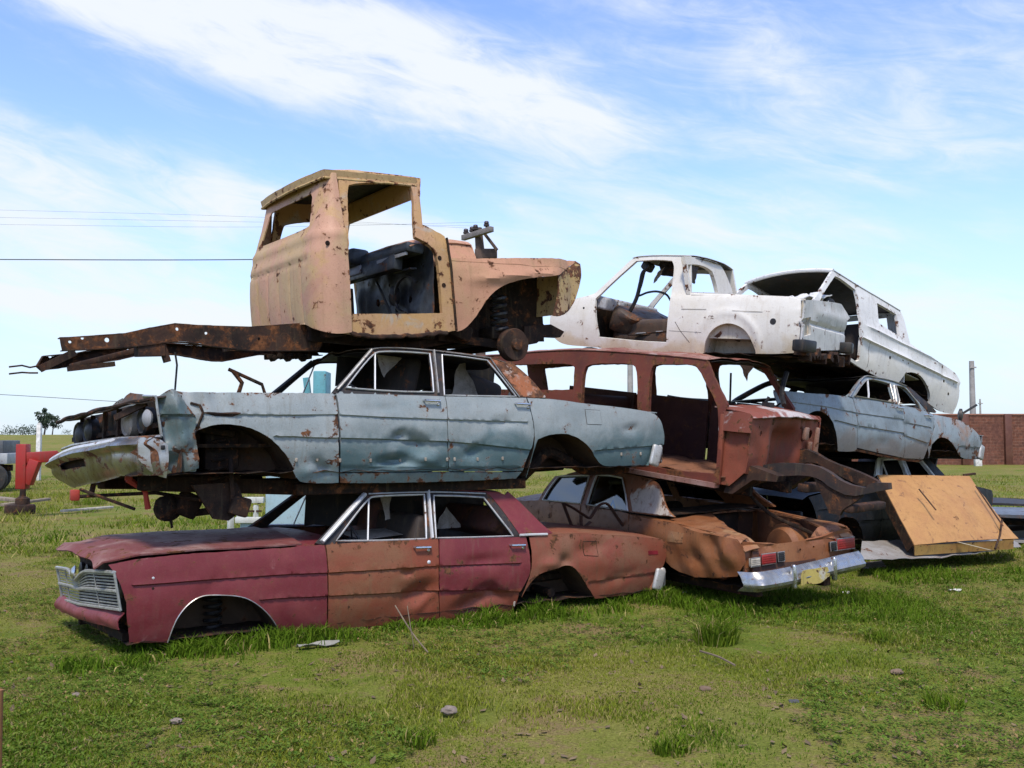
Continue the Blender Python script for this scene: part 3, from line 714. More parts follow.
# punched trim-clip marks along the lower body
for nm, row in (('trim_clip', Ee((65, 520), (148, 518), (240, 522), (362, 522), (480, 520), (582, 517), (668, 518), (698, 517), (790, 517), (890, 514))), ('trim_clip', Ff((645, 497), (722, 495)))):
    for q in row:
        x, z = g_(*q, blu_fn[0]); mb = MB(); mb.box((x, blu_fn[0](x, z)-.003, z), (.022, .012, .034), None, .004, 1); mb.build('trim_clip', M['cloth'], blue)
pxs = Ff((500, 318), (560, 322), (566, 378), (508, 376))
fd = side_plate(blue, pxs, bluP, blu_fn[0], 'fuel_door', bp['body']); seam(fd, pxs, bluP, blu_fn[0], 'door_seam', .004)
cn = [bluP.side(*q, blu_fn[0]) for q in Dd((525, 195), (546, 204), (585, 262), (622, 318), (612, 372), (628, 430), (632, 512), (580, 528), (510, 536), (500, 470), (490, 380), (472, 290), (463, 235), (490, 212))]
def cny(u, v): return blu_fn[0](u, v)-.014-.045*abs(((u*7.3+v*2.1) % 1)-.5)-.03*abs(((v*5.1-u*3.0) % 1)-.5)
panel('crumpled_fender_nose', cn, lambda u, v: Vector((u, cny(u, v), v)), paint('bent_teal_sheet', (.085, .125, .125), (.18, .21, .205), (.45, .62), 3.5, .22, rough=.4, dirt=.3, seed=39, spec=.5), blue, t=.008, cell=.022, gap=0, jag=.006, ang=20)
seam(blue, Dd((602, 252), (640, 262), (652, 290), (630, 350)), bluP, lambda x, z: blu_fn[0](x, z)-.004, 'torn_edge', .011, False, M['rust'])
seam(blue, Dd((660, 290), (720, 294), (800, 292), (770, 303), (700, 300)), bluP, lambda x, z: blu_fn[0](x, z)-.002, 'torn_edge', .009, True, M['rust'])
# the smashed nose
def bf(y, dx, z, droop=.16):
    t = (y+1)/2
    return Vector((.40+(-.04-.40)*t-.05*(1-y*y)+dx, y, z-droop*t))
ys = [-.97+1.94*j/24 for j in range(25)]
wv = lambda y, k: .02*mn.noise(Vector((y*4, k, 3)))
P = [[bf(y, -.05+.16*k/4+wv(y, k), .715-.035*(k == 0)+.010*math.sin(y*9+k)+.06*math.exp(-((y+.55)/.16)**2)*(k > 0)) for y in ys] for k in range(5)]
grid_sheet('hood_header', P, paint('scorched_steel', (.05, .04, .035), (.11, .06, .045), (.4, .7), 3, .4, rough=.75, seed=36), blue, .01)
mb = MB(); mb.tube([bf(y, -.04, .69+wv(y, 9)) for y in ys], .016, 7); mb.build('grille_header', M['underbody'], blue)
P = [[bf(y, .17+.03*mn.noise(Vector((y*5, k, 2))), .12+.6*k/6) for y in ys] for k in range(7)]
grid_sheet('radiator_support', P, paint('sooty_black', (.018, .017, .017), (.05, .03, .022), (.45, .7), 4, .35, rough=.8, seed=37), blue, .01, flip=False)
for (y, z, r, mat) in ((-.36, .56, .105, M['cloth']), (-.62, .55, .10, M['black']), (.45, .56, .10, M['black']), (.70, .55, .10, M['black'])):
    mb = MB(); c = bf(y, .08, z); mb.lathe(c, (-1, -.15, 0), [(r*1.15, -.05), (r*1.15, .02), (r, .035), (r*.85, .02), (r*.5, .035), (.01, .045)], 22); mb.build('headlamp', mat, blue)
for y0, y1 in ((-.96, -.84),):
    mb = MB(); c = [bf(y0, .03, .40), bf(y0, -.02, .71), bf(y1, -.05, .72), bf(-.5, -.07, .72), bf(-.5, -.06, .42), bf(y1, -.04, .40)]
    mb.tube(c[:3], .011, 7, flat=1.5); mb.tube([c[0], c[5], c[4], bf(0, -.06, .43), bf(.5, -.05, .44), bf(.95, 0, .44)], .013, 7)
    mb.build('headlamp_surround', M['dull_chrome'], blue)
mb = MB()
for k in range(4): mb.bar(bf(-.1+.28*k, .1, .34), bf(-.12+.28*k, .1, .70), .03, .04)
mb.bar(bf(-.9, .08, .5), bf(.9, .08, .52), .03, .04); mb.bar(bf(-.75, .02, .68), bf(-.35, -.03, .60), .02, .05); mb.build('core_support_bars', M['rust'], blue)
mb = MB(); mb.lathe(bf(-.86, -.03, .55), (-1, -.3, 0), [(.03, -.03), (.06, -.02), (.07, .0), (.05, .015), (.01, .02)], 16); mb.build('side_lamp', M['bare'], blue)
# bent bumper with a slot
def bmp(u, v):
    p = bf(u, -.0, 0, 0)
    zb = interp([(-1, .10), (-.55, .09), (0, .03), (.5, -.03), (.95, .0)], u); zt = interp([(-1, .385), (-.5, .355), (0, .312), (.5, .262), (.95, .15)], u)
    p.z = zb+(zt-zb)*v+.003*math.sin(u*9)
    p.x += -.06-.075*math.exp(-((v-.86)/.13)**2)-.05*math.sin(math.pi*min(1, max(0, v)))+.03*(1-v)*(1 if u > -.5 else .3)+.012*mn.noise(Vector((u*3, v*2, 7)))
    if u < -.52: p.x += -.05*min(1, (-.52-u)/.06)
    k = max(0, (-.84-u)/.18); p.x += .10*k*k
    k = max(0, (u-.88)/.14); p.x += .12*k*k
    return p
panel('front_bumper', [(-1.03, .0), (-.5, -.04), (.1, -.10), (.6, -.05), (1.0, .12), (1.02, .75), (.95, 1), (-1.0, 1.05), (-1.05, .5)], lambda u, v: bmp(u, v), paint('scarred_bumper_chrome', (.36, .355, .34), (.22, .18, .14), (.42, .6), 2.2, .30, rscale=3.2, rough=.30, dirt=.45, seed=38, metal=.9, bump=.15), blue, holes=[[(.02, .42), (.60, .50), (.64, .72), (.30, .70), (.04, .66)]], t=-.008 if False else .008, cell=.05, gap=0, jag=0)
mb = MB(); mb.tube([bmp(u, .95)+Vector((.0, 0, .01)) for u in [-.55+1.48*k/20 for k in range(21)]], .026, 8, flat=.9); mb.build('bumper_lip', M['alu'], blue)
mb = MB(); P = [[bmp(u, v)+Vector((.05, 0, 0)) for u in [-.9+1.8*k/12 for k in range(13)]] for v in (.1, .4, .7, 1)]
grid_sheet('bumper_back', P, M['underbody'], blue, .01)
mb = MB(); mb.box(bmp(.2, .0)+Vector((.06, 0, -.05)), (.04, .05, .14), Matrix.Rotation(.2, 3, 'Y'), .006); mb.box(bmp(.05, .02)+Vector((.06, 0, -.02)), (.06, .14, .05)); mb.build('bumper_bracket', M['rust'], blue)
be = [bluP.side(*q, -.98) for q in Dd((388, 405), (400, 390), (440, 388), (482, 398), (508, 420), (512, 470), (504, 552), (470, 545), (430, 520), (392, 480))]
panel('bumper_end', be, lambda u, v: Vector((u, -.985-.035*math.sin(math.pi*min(1, max(0, (v-.08)/.34)))+.02*mn.noise(Vector((u*6, v*6, 1))), v)), M['dull_chrome'], blue, t=.07, cell=.03, gap=0)
q = bluP.side(*Dd((490, 430))[0], -1.0); MB().box((q[0], -1.015, q[1]), (.03, .02, .035), None, .006).build('bolt_slot', M['black'], blue)
# front suspension hanging out
mb = MB()
mb.bar((.35, -.45, .02), (1.7, -.55, -.05), .09, .13, bev=.015); mb.bar((.2, .45, .0), (1.7, .55, -.05), .09, .13, bev=.015); mb.box((1.0, 0, .02), (.35, 1.1, .12), None, .03)
mb.bar((1.6, -.68, -.06), (3.9, -.74, -.055), .10, .10, bev=.015); mb.bar((1.6, .68, -.06), (3.9, .74, -.055), .10, .10, bev=.015); mb.box((2.6, 0, -.04), (.12, 1.4, .08))
mb.build('chassis_frame', M['underbody'], blue)
for s in (-1, 1):
    mb = MB(); q = [(3.85, s*.70, -.05), (4.05, s*.68, .10), (4.25, s*.66, .24), (4.5, s*.64, .16), (4.75, s*.62, .06), (5.3, s*.6, .07)]
    mb.tube(catmull(q, 5), .055, 6, flat=.7); mb.build('frame_rail', M['underbody'], blue)
mb = MB(); mb.coil((.95, -.60, -.08), .07, .016, .46, 6); mb.build('coil_spring', M['underbody'], blue)
mb = MB(); mb.coil((.95, .60, -.08), .07, .016, .46, 6); mb.build('coil_spring', M['underbody'], blue)
mb = MB(); mb.box((.98, -.55, .28), (.30, .2, .34), None, .04); mb.box((.90, -.62, .44), (.34, .18, .06), Matrix.Rotation(.15, 3, 'Y'), .02); mb.build('shock_tower', M['underbody'], blue)
mb = MB(); mb.prism([(.72, .0), (1.08, .02), (1.12, -.06), (1.16, -.2), (1.02, -.30), (.9, -.28), (.8, -.12)], lambda u, v, k: Vector((u, -.72+.06*k, v)))
mb.box((1.10, -.75, -.18), (.16, .10, .16), Matrix.Rotation(.3, 3, 'Y'), .02); mb.tube([(1.02, -.74, .22), (1.04, -.76, -.12)], .02, 7); mb.build('lower_control_arm', M['rust'], blue)
mb = MB(); mb.tube([(.0, .3, -.12), (.55, -.2, -.08), (1.0, -.70, -.16)], .016, 7); mb.build('tie_rod', M['underbody'], blue)
mb = MB(); mb.tube([(.0, .1, -.05), (.35, -.35, -.2)], .014, 6); mb.build('drag_link', M['underbody'], blue)
mb = MB(); c = Vector((.62, -.35, -.20)); mb.lathe(c, (.25, -1, .1), [(.03, -.05), (.11, -.04), (.115, .0), (.08, .03), (.03, .06)], 18); mb.box(c+Vector((.16, .0, .02)), (.2, .12, .2), Matrix.Rotation(.5, 3, 'Y'), .04); mb.tube([c+Vector((.2, 0, -.05)), c+Vector((.36, -.05, -.03))], .028, 8); mb.tube([c, c+Vector((.04, 0, -.17))], .015, 6)
mb.warp(lambda v: v+Vector((mn.noise(v*14), mn.noise(v*13+Vector((3, 0, 0))), mn.noise(v*15)))*.02); mb.build('brake_drum', M['underbody'], blue)
redrod = plain('red_primer', (.32, .035, .02), .6)
mb = MB(); mb.tube([(.28, -.42, .05), (.42, -.40, -.05), (.45, -.38, -.2)], [.03, .022, .026], 8); mb.box((.28, -.44, .06), (.05, .05, .04)); mb.build('painted_link', redrod, blue)
mb = MB(); mb.box((-.06, -.02, -.09), (.07, .08, .09), None, .01); mb.build('tow_bracket', redrod, blue)
# hood hinge standing up, wiring, far pillar braces
mb = MB(); mb.tube([(1.20, -.3, .74), (1.24, -.3, .87), (1.16, -.3, .97)], .02, 6); mb.tube([(1.12, -.3, .985), (1.42, -.3, .86), (1.46, -.3, .74)], .016, 6); mb.build('hood_hinge', M['underbody'], blue)
mb = MB(); mb.box((1.05, 0, .32), (1.0, 1.5, .03)); mb.box((1.15, 0, .5), (.5, .45, .3), None, .05); mb.build('engine_bay_floor', M['underbody'], blue)
hang_dark_sheet(blue, 2.35, 4.2, .30, .90, 1.19, 4)
mb = MB(); mb.box((2.86, .15, .92), (.14, 1.1, .5), Matrix.Rotation(.22, 3, 'Y'), .06, 3); mb.build('loose_seat_back', M['seat'], blue)
mb = MB(); mb.box((3.9, .35, .88), (.5, .6, .3), Matrix.Rotation(.3, 3, 'Y'), .08, 3); mb.build('loose_seat_back', M['seat'], blue)
torn(blue, [(3.3, -.35, .78), (3.62, -.35, .78), (3.48, -.3, 1.13), (3.42, -.3, 1.13)]); torn(blue, [(3.95, -.3, .76), (4.3, -.2, .76), (4.12, -.3, 1.03)]); torn(blue, [(2.42, -.5, 1.16), (2.75, -.4, 1.15), (2.5, -.5, .95)])
mb = MB(); mb.tube([(2.5, -.2, 1.15), (2.7, -.2, 1.05), (2.9, -.2, 1.12)], .012, 6); mb.build('hanging_wire', M['black'], blue)
# ------------------------------------------------------------------ truck cab on top
trP = Pose((-1.63, 8.6), 2.58, 35.5, -4, W=1.78)
Mm = lambda *p: crop(230, 150, p); Nn = lambda *p: crop(400, 190, p)
T1, T2 = (.47, .262, .172), (.44, .27, .155)
tp = dict(
    cab=paint('sunbaked_orange_paint', T1, (.44, .30, .165), (.42, .62), 1.9, .16, rough=.6, dirt=.28, dirtc=(.28, .17, .09), seed=41.3, blot=[(2.2, .53, .64, (.46, .30, .10), .5), (3, .56, .68, (.44, .225, .165), .7)], spec=.3, streak=.25),
    side=paint('yellowed_orange_paint', (.45, .27, .11), (.43, .25, .14), (.4, .66), 2.2, .16, rough=.6, dirt=.3, dirtc=(.28, .17, .08), seed=42, blot=[(4, .58, .7, (.36, .34, .30), .7)], spec=.3),
    fender=paint('orange_fender_paint', (.45, .23, .14), (.41, .25, .13), (.45, .7), 1.6, .10, rough=.6, dirt=.26, dirtc=(.26, .15, .08), seed=43, spec=.3),
    nose=paint('rusty_yellow_nose', (.44, .30, .12), (.40, .27, .15), (.4, .7), 3, .40, rscale=8, rough=.65, dirt=.3, seed=44),
    roof=paint('yellow_roof_paint', (.46, .31, .14), (.40, .25, .13), (.4, .7), 3, .20, rscale=10, rough=.6, dirt=.4, seed=45))
inner = paint('dark_blue_grey_interior', (.022, .026, .032), (.05, .06, .07), (.45, .7), 3, .1, rough=.4, dirt=.3, dirtc=(.06, .05, .05), seed=46)
truck = thing('truck_cab', 'sunbaked orange truck cab and front end with long rusty chassis rails, topmost of its stack', 'truck', trP.M)
def tw(z): return .878-.22*max(0, z-.80)
def tlean(z): return .16*max(0, z-.72)/.6
RC = .22
def cabmap(s, z):
    w = tw(z); xb = tlean(z); hb = w-RC; L1 = .12; La = RC*math.pi/2
    sg = 1
    a = s
    tot = 2*L1+2*La+2*(.878-RC)
    if a > tot/2: a = tot-a; sg = -1
    ridge = .018*math.exp(-((z-.88)/.035)**2)
    gr = 0
    XF = .265
    sc_ = (XF-xb)/(RC+L1)
    if a < L1: p = Vector((xb+(RC+L1-a)*sc_, -w, 0)); n = Vector((0, -1, 0))
    elif a < L1+La:
        t = (a-L1)/RC; p = Vector((xb+(RC-RC*math.sin(t))*sc_, -hb-RC*math.cos(t), 0)); n = Vector((-math.sin(t), -math.cos(t), 0))
    else:
        f = (a-L1-La)/(.878-RC); p = Vector((xb, -hb*(1-f), 0)); n = Vector((-1, 0, 0))
    yy = p.y*sg
    if z < .68:
        for gy in (.78, .52, .26, 0, -.26, -.52):
            gr += 1.6*math.exp(-((yy-gy)/.008)**2) if abs(p.x-xb) < .1 else 0
    if -.66 < yy < .9: gr += math.exp(-((z-.68)/.008)**2)
    bulge = .02*math.sin(math.pi*min(1, max(0, z/.8)))+.008*mn.noise(Vector((yy*3, z*3, 4)))
    p += n*(ridge-.012*gr+bulge)
    return Vector((p.x, p.y*sg, z))
TOT = .24+RC*math.pi+2*(.878-RC)
mid = TOT/2
gl = [[(mid+gy, .03), (mid+gy, .675)] for gy in (.78-.1, .52, .26, 0, -.26, -.52)] + [[(mid-.68, .68), (mid+.75, .68)]]
gl += [[(a+.009, b) for a, b in l] for l in gl[:6]]+[[(a-.009, b) for a, b in l] for l in gl[:6]]
panel('cab_shell', [(0, .0), (.2, -.02), (.45, .06), (.62, .12), (mid, .06), (TOT-.5, .04), (TOT, 0), (TOT, 1.44), (mid, 1.46), (0, 1.44)], cabmap, tp['cab'], truck, holes=[[(mid-.62, .99), (mid-.58, .97), (mid+.58, .97), (mid+.62, .99), (mid+.60, 1.26), (mid+.56, 1.30), (mid-.56, 1.30), (mid-.60, 1.26)]], cell=.035, lines=gl, gap=0, t=.012, jag=.0, flip=False, ang=50)
mb = MB()
tside = lambda x, z: -tw(z)+.004
cs_out = Mm((432, 80), (480, 84), (620, 92), (762, 112), (760, 200), (770, 298), (800, 310), (858, 345), (868, 380), (880, 440), (890, 560), (905, 722), (860, 728), (800, 735), (600, 742), (500, 740), (436, 728))
cs_hole = Mm((468, 150), (482, 134), (600, 128), (690, 128), (722, 140), (734, 175), (736, 270), (741, 348), (780, 365), (815, 395), (832, 440), (843, 560), (850, 652), (700, 655), (490, 655), (478, 600), (470, 440))
o_ = [trP.side(*q, tside) for q in cs_out]; h_ = [trP.side(*q, tside) for q in cs_hole]
for f in (False, True):
    panel('door_frame', o_, (lambda u, v: Vector((u, tside(u, v), v))) if not f else (lambda u, v: Vector((u, -tside(u, v), v))), tp['side'], truck, holes=[h_] if not f else [[(a, b-.10*max(0, min(1, (b-1.0)/.3))) for a, b in h_]], t=.045, cell=.05, gap=0, jag=.006, flip=f)
seam(truck, Mm((867, 352), (874, 400), (884, 460), (892, 560), (906, 722)), trP, lambda x, z: tside(x, z)-.006, 'cowl_gap_shade', .014, False)  # dark tube drawn in as the shadow of the cowl gap
for q_ in ((838, 432), (855, 541), (610, 610), (390, 372)):
    q = trP.side(*Mm(q_)[0], tside); mb = MB(); mb.lathe((q[0], tside(*q)+.002, q[1]), (0, -1, 0), [(.022, 0), (.022, .006), (.004, .007)], 10); mb.build('bolt_hole', M['underbody'], truck)
q = [trP.side(*p, tside) for p in Mm((480, 728), (540, 738), (600, 744), (680, 740), (760, 738), (830, 728), (870, 728))]
mb = MB(); mb.tube([(x, tside(x, z)-.004, z-.01+.02*mn.noise(Vector((x*14, 0, 0)))) for x, z in resample(q, .025, False)], [.018+.016*abs(mn.noise(Vector((k*.8, 3, 0)))) for k in range(len(resample(q, .025, False)))], 6, flat=.6, up=(0, 0, 1)); mb.build('rusted_sill_edge', M['rust'], truck)
for gy in (.70, .52, .26, 0, -.26, -.52):  # dark tubes laid in the pressed grooves to imitate their shade
    mb = MB(); mb.tube([cabmap(mid+gy, z)+Vector((-.001, 0, 0)) for z in (.06, .2, .4, .55, .67)], .0045, 5); mb.build('groove_shade', M['rust'], truck)
mb = MB(); mb.tube([cabmap(mid+gy, .68)+Vector((-.001, 0, 0)) for gy in [-.66+1.36*k/16 for k in range(17)]], .005, 5); mb.build('groove_shade', M['rust'], truck)
# roof with a drip lip
P = []
UL = [-1, -1]+[-1+2*i/22 for i in range(1, 22)]+[1, 1]; VL = [-1, -1]+[-1+2*j/26 for j in range(1, 26)]+[1, 1]
for i in range(25):
    u = UL[i]; row = []
    for j in range(29):
        v = VL[j]; e = (1-abs(u)**2.6)*(1-abs(v)**2.6); rim = i in (0, 24) or j in (0, 28)
        x = .625+u*.478+(.06*(1-v*v)*max(0, u)**2 - .05*(1-v*v)*max(0, -u)**2); y = v*.748
        z = 1.488+.0*(u+1)/2+.095*e+.02*(1-u*u)*(1-v*v)-.02*(1-e)+.006*mn.noise(Vector((u*4, v*4, 8)))
        if rim: z -= .06; x = .625+(x-.625)*.985; y *= .985
        row.append(Vector((x, y, z)))
    P.append(row)
grid_sheet('roof', P, tp['roof'], truck, .012)
grid_sheet('headliner', [[p+Vector((0, 0, -.03)) for p in r[2:-2]] for r in P[2:-2]], inner, truck, .004)
loop = [P[0][j] for j in range(29)]+[P[i][28] for i in range(1, 25)]+[P[24][j] for j in range(27, -1, -1)]+[P[i][0] for i in range(23, 0, -1)]
mb = MB(); mb.tube([p+Vector((0, 0, -.012)) for p in loop], .013, 6, True); mb.build('drip_rail', tp['nose'], truck)
# windshield header, cowl, floor, dashboard
mb = MB(); mb.tube([(1.03, -.70, 1.44), (1.06, -.4, 1.45), (1.07, 0, 1.455), (1.06, .4, 1.45), (1.03, .70, 1.44)], .03, 8); mb.box((1.05, 0, 1.36), (.03, 1.36, .19), Matrix.Rotation(-.15, 3, 'Y'), .01); mb.build('windshield_header', tp['side'], truck)
def cowl(i, j):
    v = -1+2*j/16; prof = [(.96, .86, .80), (1.08, .90, .76), (1.24, .935, .64), (1.42, .955, .54), (1.66, .965, .52), (1.84, .955, .51), (1.89, .74, .52)]
    x, z, hw_ = prof[i]; return Vector((x+.03*(1-v*v), v*hw_, z+.02*(1-v*v)-.05*abs(v)**8+.008*mn.noise(Vector((x*6, v*5, 3)))))
grid_sheet('cowl', [[cowl(i, j) for j in range(17)] for i in range(7)], tp['fender'], truck, .01, flip=False)
for s in (1, -1): grid_sheet('cowl_side', [[Vector((a[0]+.0, s*(a[1]-.01+.12*k/3), a[2]-.04-(a[2]-.68)*k/3)) for k in range(4)] for a in ((1.24, .62, .92), (1.42, .53, .94), (1.66, .51, .95), (1.86, .50, .93))], tp['fender'], truck, .008, flip=s < 0)
grid_sheet('floor_pan', [[Vector((.05+1.1*i/8, -.82+1.64*j/10, .14+.05*math.exp(-((j-5)/1.2)**2))) for j in range(11)] for i in range(9)], M['underbody'], truck, .01)
fw = [(-.8, .1), (.8, .1), (.8, .84), (-.8, .84)]
circ = lambda cx, cy, r, n=14: [(cx+r*math.cos(2*math.pi*k/n), cy+r*math.sin(2*math.pi*k/n)) for k in range(n)]
panel('firewall', fw, lambda u, v: Vector((1.20+.02*mn.noise(Vector((u*6, v*6, 1)))-.12*max(0, .4-v), u, v)), inner, truck, holes=[circ(-.35, .36, .035), circ(-.1, .30, .04), circ(.3, .4, .04), circ(-.62, .66, .012), circ(.05, .55, .015)], cell=.05, gap=0, t=.008)
mb = MB(); mb.tube(catmull([(1.12, -.6, .5), (1.1, -.45, .58), (1.1, -.25, .5), (1.12, -.2, .3), (1.1, -.4, .22)], 5), .018, 6); mb.tube(catmull([(1.12, .2, .6), (1.05, .0, .5), (1.1, -.1, .25)], 5), .014, 6); mb.lathe((1.14, -.15, .42), (-1, 0, 0), [(.1, 0), (.1, .03), (.05, .05)], 14); mb.build('wiring_hose', M['black'], truck)
mb = MB(); mb.box((1.03, 0, .80), (.20, 1.56, .10), Matrix.Rotation(.15, 3, 'Y'), .03); mb.box((.97, .1, .70), (.10, 1.3, .16), Matrix.Rotation(.15, 3, 'Y'), .02); mb.box((.93, .36, .85), (.22, .44, .17), Matrix.Rotation(.1, 3, 'Y'), .05, 3)
mb.build('dashboard', inner, truck)
mb = MB(); mb.box((.915, .3, .72), (.02, .34, .09), Matrix.Rotation(.15, 3, 'Y'), .008); mb.bar((.93, -.2, .74), (.95, -.74, .75), .02, .03); mb.build('instrument_cluster', M['bare'], truck)
mb = MB(); mb.box((1.06, -.5, .62), (.08, .34, .02), None, .01); mb.build('glove_box_shelf', inner, truck)
mb = MB(); mb.box((1.0, .79, .40), (.30, .02, .42), None, .01); mb.build('kick_panel', paint('brown_board', (.16, .09, .06), (.1, .06, .045), seed=47, rust=.1), truck)
# front fenders: side skin and top
fo_px = Nn((172, 272), (300, 274), (440, 272), (560, 272), (650, 277), (703, 284), (690, 300), (660, 318), (634, 344), (540, 349), (470, 361), (400, 386), (350, 432), (310, 500), (262, 556), (228, 567), (222, 450), (205, 330))
def fy(x, z):
    b = .86+.07*math.exp(-((x-1.95)/.45)**2)*max(0, min(1, (.62-abs(z-.38))/.4))
    b += .035*math.exp(-((z-.50-.08*(x-1.6))/.045)**2)*max(0, min(1, (x-1.45)/.3))*max(0, min(1, (2.75-x)/.2))
    b -= .13*max(0, min(1, (x-2.55)/.36))**2 + .02*max(0, (z-.6)/.1)
    return -b+.012*mn.noise(Vector((x*4, z*4, 2)))
fo = [trP.side(*q, fy) for q in fo_px]
def fender_top(i, j, s):
    x = 1.30+1.56*i/20; k = j/6; zt = .665-.0*x
    zt = interp([(1.30, .676), (1.8, .655), (2.4, .648), (2.7, .66), (2.86, .63)], x)
    y0 = -fy(x, zt); y1 = .44+.05*max(0, (x-2.5)/.3)
    return Vector((x, s*(y0+(y1-y0)*k), zt+.05*math.sin(math.pi*k*.6)*(1-.6*k)+.025*max(0, (x-2.4))*math.sin(k*9+x*9)+.012*mn.noise(Vector((x*5, k*3, s)))))
for s in (-1, 1):
    f = s > 0
    panel('front_fender', fo, (lambda u, v: Vector((u, fy(u, v), v))) if not f else (lambda u, v: Vector((u, -fy(u, v), v))), tp['fender'], truck, t=.008, cell=.035, gap=0, flip=f, jag=.004)
    grid_sheet('fender_top', [[fender_top(i, j, s) for j in range(7)] for i in range(21)], tp['fender'], truck, .008, flip=not f)
    no = [trP.side(*q, fy) for q in Nn((634, 344), (660, 318), (690, 300), (703, 284), (722, 296), (727, 335), (720, 380), (706, 430), (688, 470), (646, 507), (614, 503), (628, 450), (638, 392))]
    panel('headlamp_nose', no, (lambda u, v: Vector((u, fy(u, v)+.004, v))) if not f else (lambda u, v: Vector((u, -fy(u, v)-.004, v))), tp['nose'], truck, t=.012, cell=.03, gap=0, flip=f, jag=.004)
    P = [[Vector((2.74-.10*k/6+.04*math.sin(1.2*i/8), s*(.70-.28*k/6), .18+.42*i/8)) for k in range(7)] for i in range(9)]
    grid_sheet('headlamp_bucket', P, tp['nose'], truck, .01, flip=not f)
    # inner fender, rail, spring, drum
    grid_sheet('inner_fender', [[Vector((1.28+1.45*i/10, s*(.46+.02*mn.noise(Vector((i, j, 1)))), -.08+.72*j/6)) for j in range(7)] for i in range(11)], M['underbody'], truck, .006)
    mb = MB(); q = [(.05, s*.43, .04), (.6, s*.43, -.02), (1.2, s*.42, -.06), (1.8, s*.40, .03), (2.3, s*.40, .06), (2.75, s*.40, .04)]
    for a, b in zip(q, q[1:]): mb.bar(a, Vector(b)+(Vector(b)-Vector(a))*.02, .07, .15, bev=.01)
    mb.build('chassis_rail', M['rust'], truck)
    mb = MB(); mb.coil((2.02, s*.66, -.02), .075, .018, .42, 5.5); mb.build('coil_spring', M['black'], truck)
    mb = MB(); mb.lathe((2.10, s*.70, -.13), (0, s, 0), [(.13, 0), (.165, .02), (.165, .10), (.155, .115), (.06, .115), (.055, .15), (.02, .155)], 28); mb.build('brake_drum', M['rust'], truck)
    mb = MB(); mb.box((2.02, s*.55, .0), (.24, .3, .14), None, .04); mb.bar((1.4, s*.5, -.02), (2.05, s*.66, -.12), .05, .08); mb.box((1.55, s*.62, .03), (.3, .1, .16), Matrix.Rotation(.4, 3, 'Y'), .03); mb.build('suspension_arm', M['underbody'], truck)
    mb = MB(); mb.prism([(2.45, .08), (2.8, .10), (2.98, .02), (2.92, -.04), (2.7, -.03), (2.6, -.10), (2.45, -.12)], lambda u, v, k: Vector((u, s*(.40+.10*k), v))); mb.build('frame_horn', M['rust'], truck)
mb = MB(); mb.tube([(2.1, -.7, -.13), (2.1, .7, -.13)], .04, 8); mb.box((2.0, 0, -.02), (.2, 1.1, .1), None, .02); mb.build('front_axle', M['underbody'], truck)
mb = MB(); mb.box((2.70, 0, .3), (.05, .9, .5), None, .01); mb.bar((2.66, -.45, .6), (2.66, .45, .6), .08, .06); mb.build('radiator_support', M['underbody'], truck)
mb = MB(); mb.box((.6, -.45, .02), (1.1, .1, .14), None, .02); mb.box((.6, .45, .02), (1.1, .1, .14), None, .02); mb.box((.2, 0, .03), (.12, 1.6, .1)); mb.box((1.1, 0, .0), (.14, 1.6, .12)); mb.build('cab_mount', M['underbody'], truck)
# rear chassis rails
def rail(px, c, th, holes, label=None):
    o = [trP.side(*q, c) for q in px]; hs = [circ(*trP.side(hx, hy, c), r, 10) for hx, hy, r in holes]
    return panel('chassis_rail', o, lambda u, v: Vector((u, c+.004*mn.noise(Vector((u*5, v*5, 0))), v)), M['rust'], truck, holes=hs, t=.008, cell=.05, gap=0, jag=.006, smooth_in=False)
r1 = [(59.4, 337.5), (90, 335.5), (125, 333), (150, 327.5), (175, 323), (200, 325), (250, 326.5), (300, 323), (322, 320), (326, 334), (319, 350), (250, 350), (215, 346), (190, 342), (170, 341), (150, 344), (125, 347), (62, 350)]
r2 = [(36, 367), (42, 357), (75, 354), (94, 350), (120, 347), (150, 343), (180, 345), (206, 346), (260, 343), (312, 342), (320, 356), (260, 355), (222, 362), (206, 361), (180, 356), (150, 353), (120, 360), (94, 364), (70, 367), (40, 371)]
rail(r1, -.43, .06, [(107, 340, .018), (177, 329, .012), (206, 333, .012), (259, 339, .015), (70, 342, .012), (82, 338.5, .01)]); rail(r2, .43, .06, [(50, 356.5, .012), (128, 351, .015)])
for px, c in ((r1, -.43), (r2, .43)):
    n = len(px)//2; sgn = -1 if c > 0 else 1
    for seg_ in (px[:n], px[n:][::-1]):
        q = [trP.side(*p, c) for p in seg_]
        P = [[Vector((x, c+sgn*(.0+.07*k), z)) for k in range(2)] for x, z in q]
        grid_sheet('rail_flange', P, M['rust'], truck, .008)
mb = MB(); mb.bar((-1.25, -.42, .05), (-1.25, .42, .05), .09, .1, bev=.01); mb.bar((-.35, -.42, .03), (-.35, .42, .03), .1, .1, bev=.01); mb.build('cross_member', M['rust'], truck)
mb = MB(); q0 = trP.side(132, 343, -.40); q1 = trP.side(168, 362, -.40); mb.box((q0[0]+.15, -.36, q0[1]-.06), (.22, .12, .1)); mb.bar((q1[0]-.04, -.38, q1[1]+.16), (q1[0], -.38, q1[1]), .06, .05); mb.build('spring_hanger', M['rust'], truck)
mb = MB()
a = trP.side(70, 367, .1); b = trP.side(150, 347, .1); mb.bar((a[0], .1, a[1]), (b[0], .1, b[1]), .06, .05, bev=.01); a = trP.side(68, 369, 0); b = trP.side(114, 364, 0); mb.bar((a[0], .0, a[1]), (b[0], .0, b[1]), .08, .04); a = trP.side(40, 369, .3); b = trP.side(75, 352, .3); mb.bar((a[0], .3, a[1]), (b[0], .3, b[1]), .05, .06)
mb.build('brace_bar', M['rust'], truck)
mb = MB()
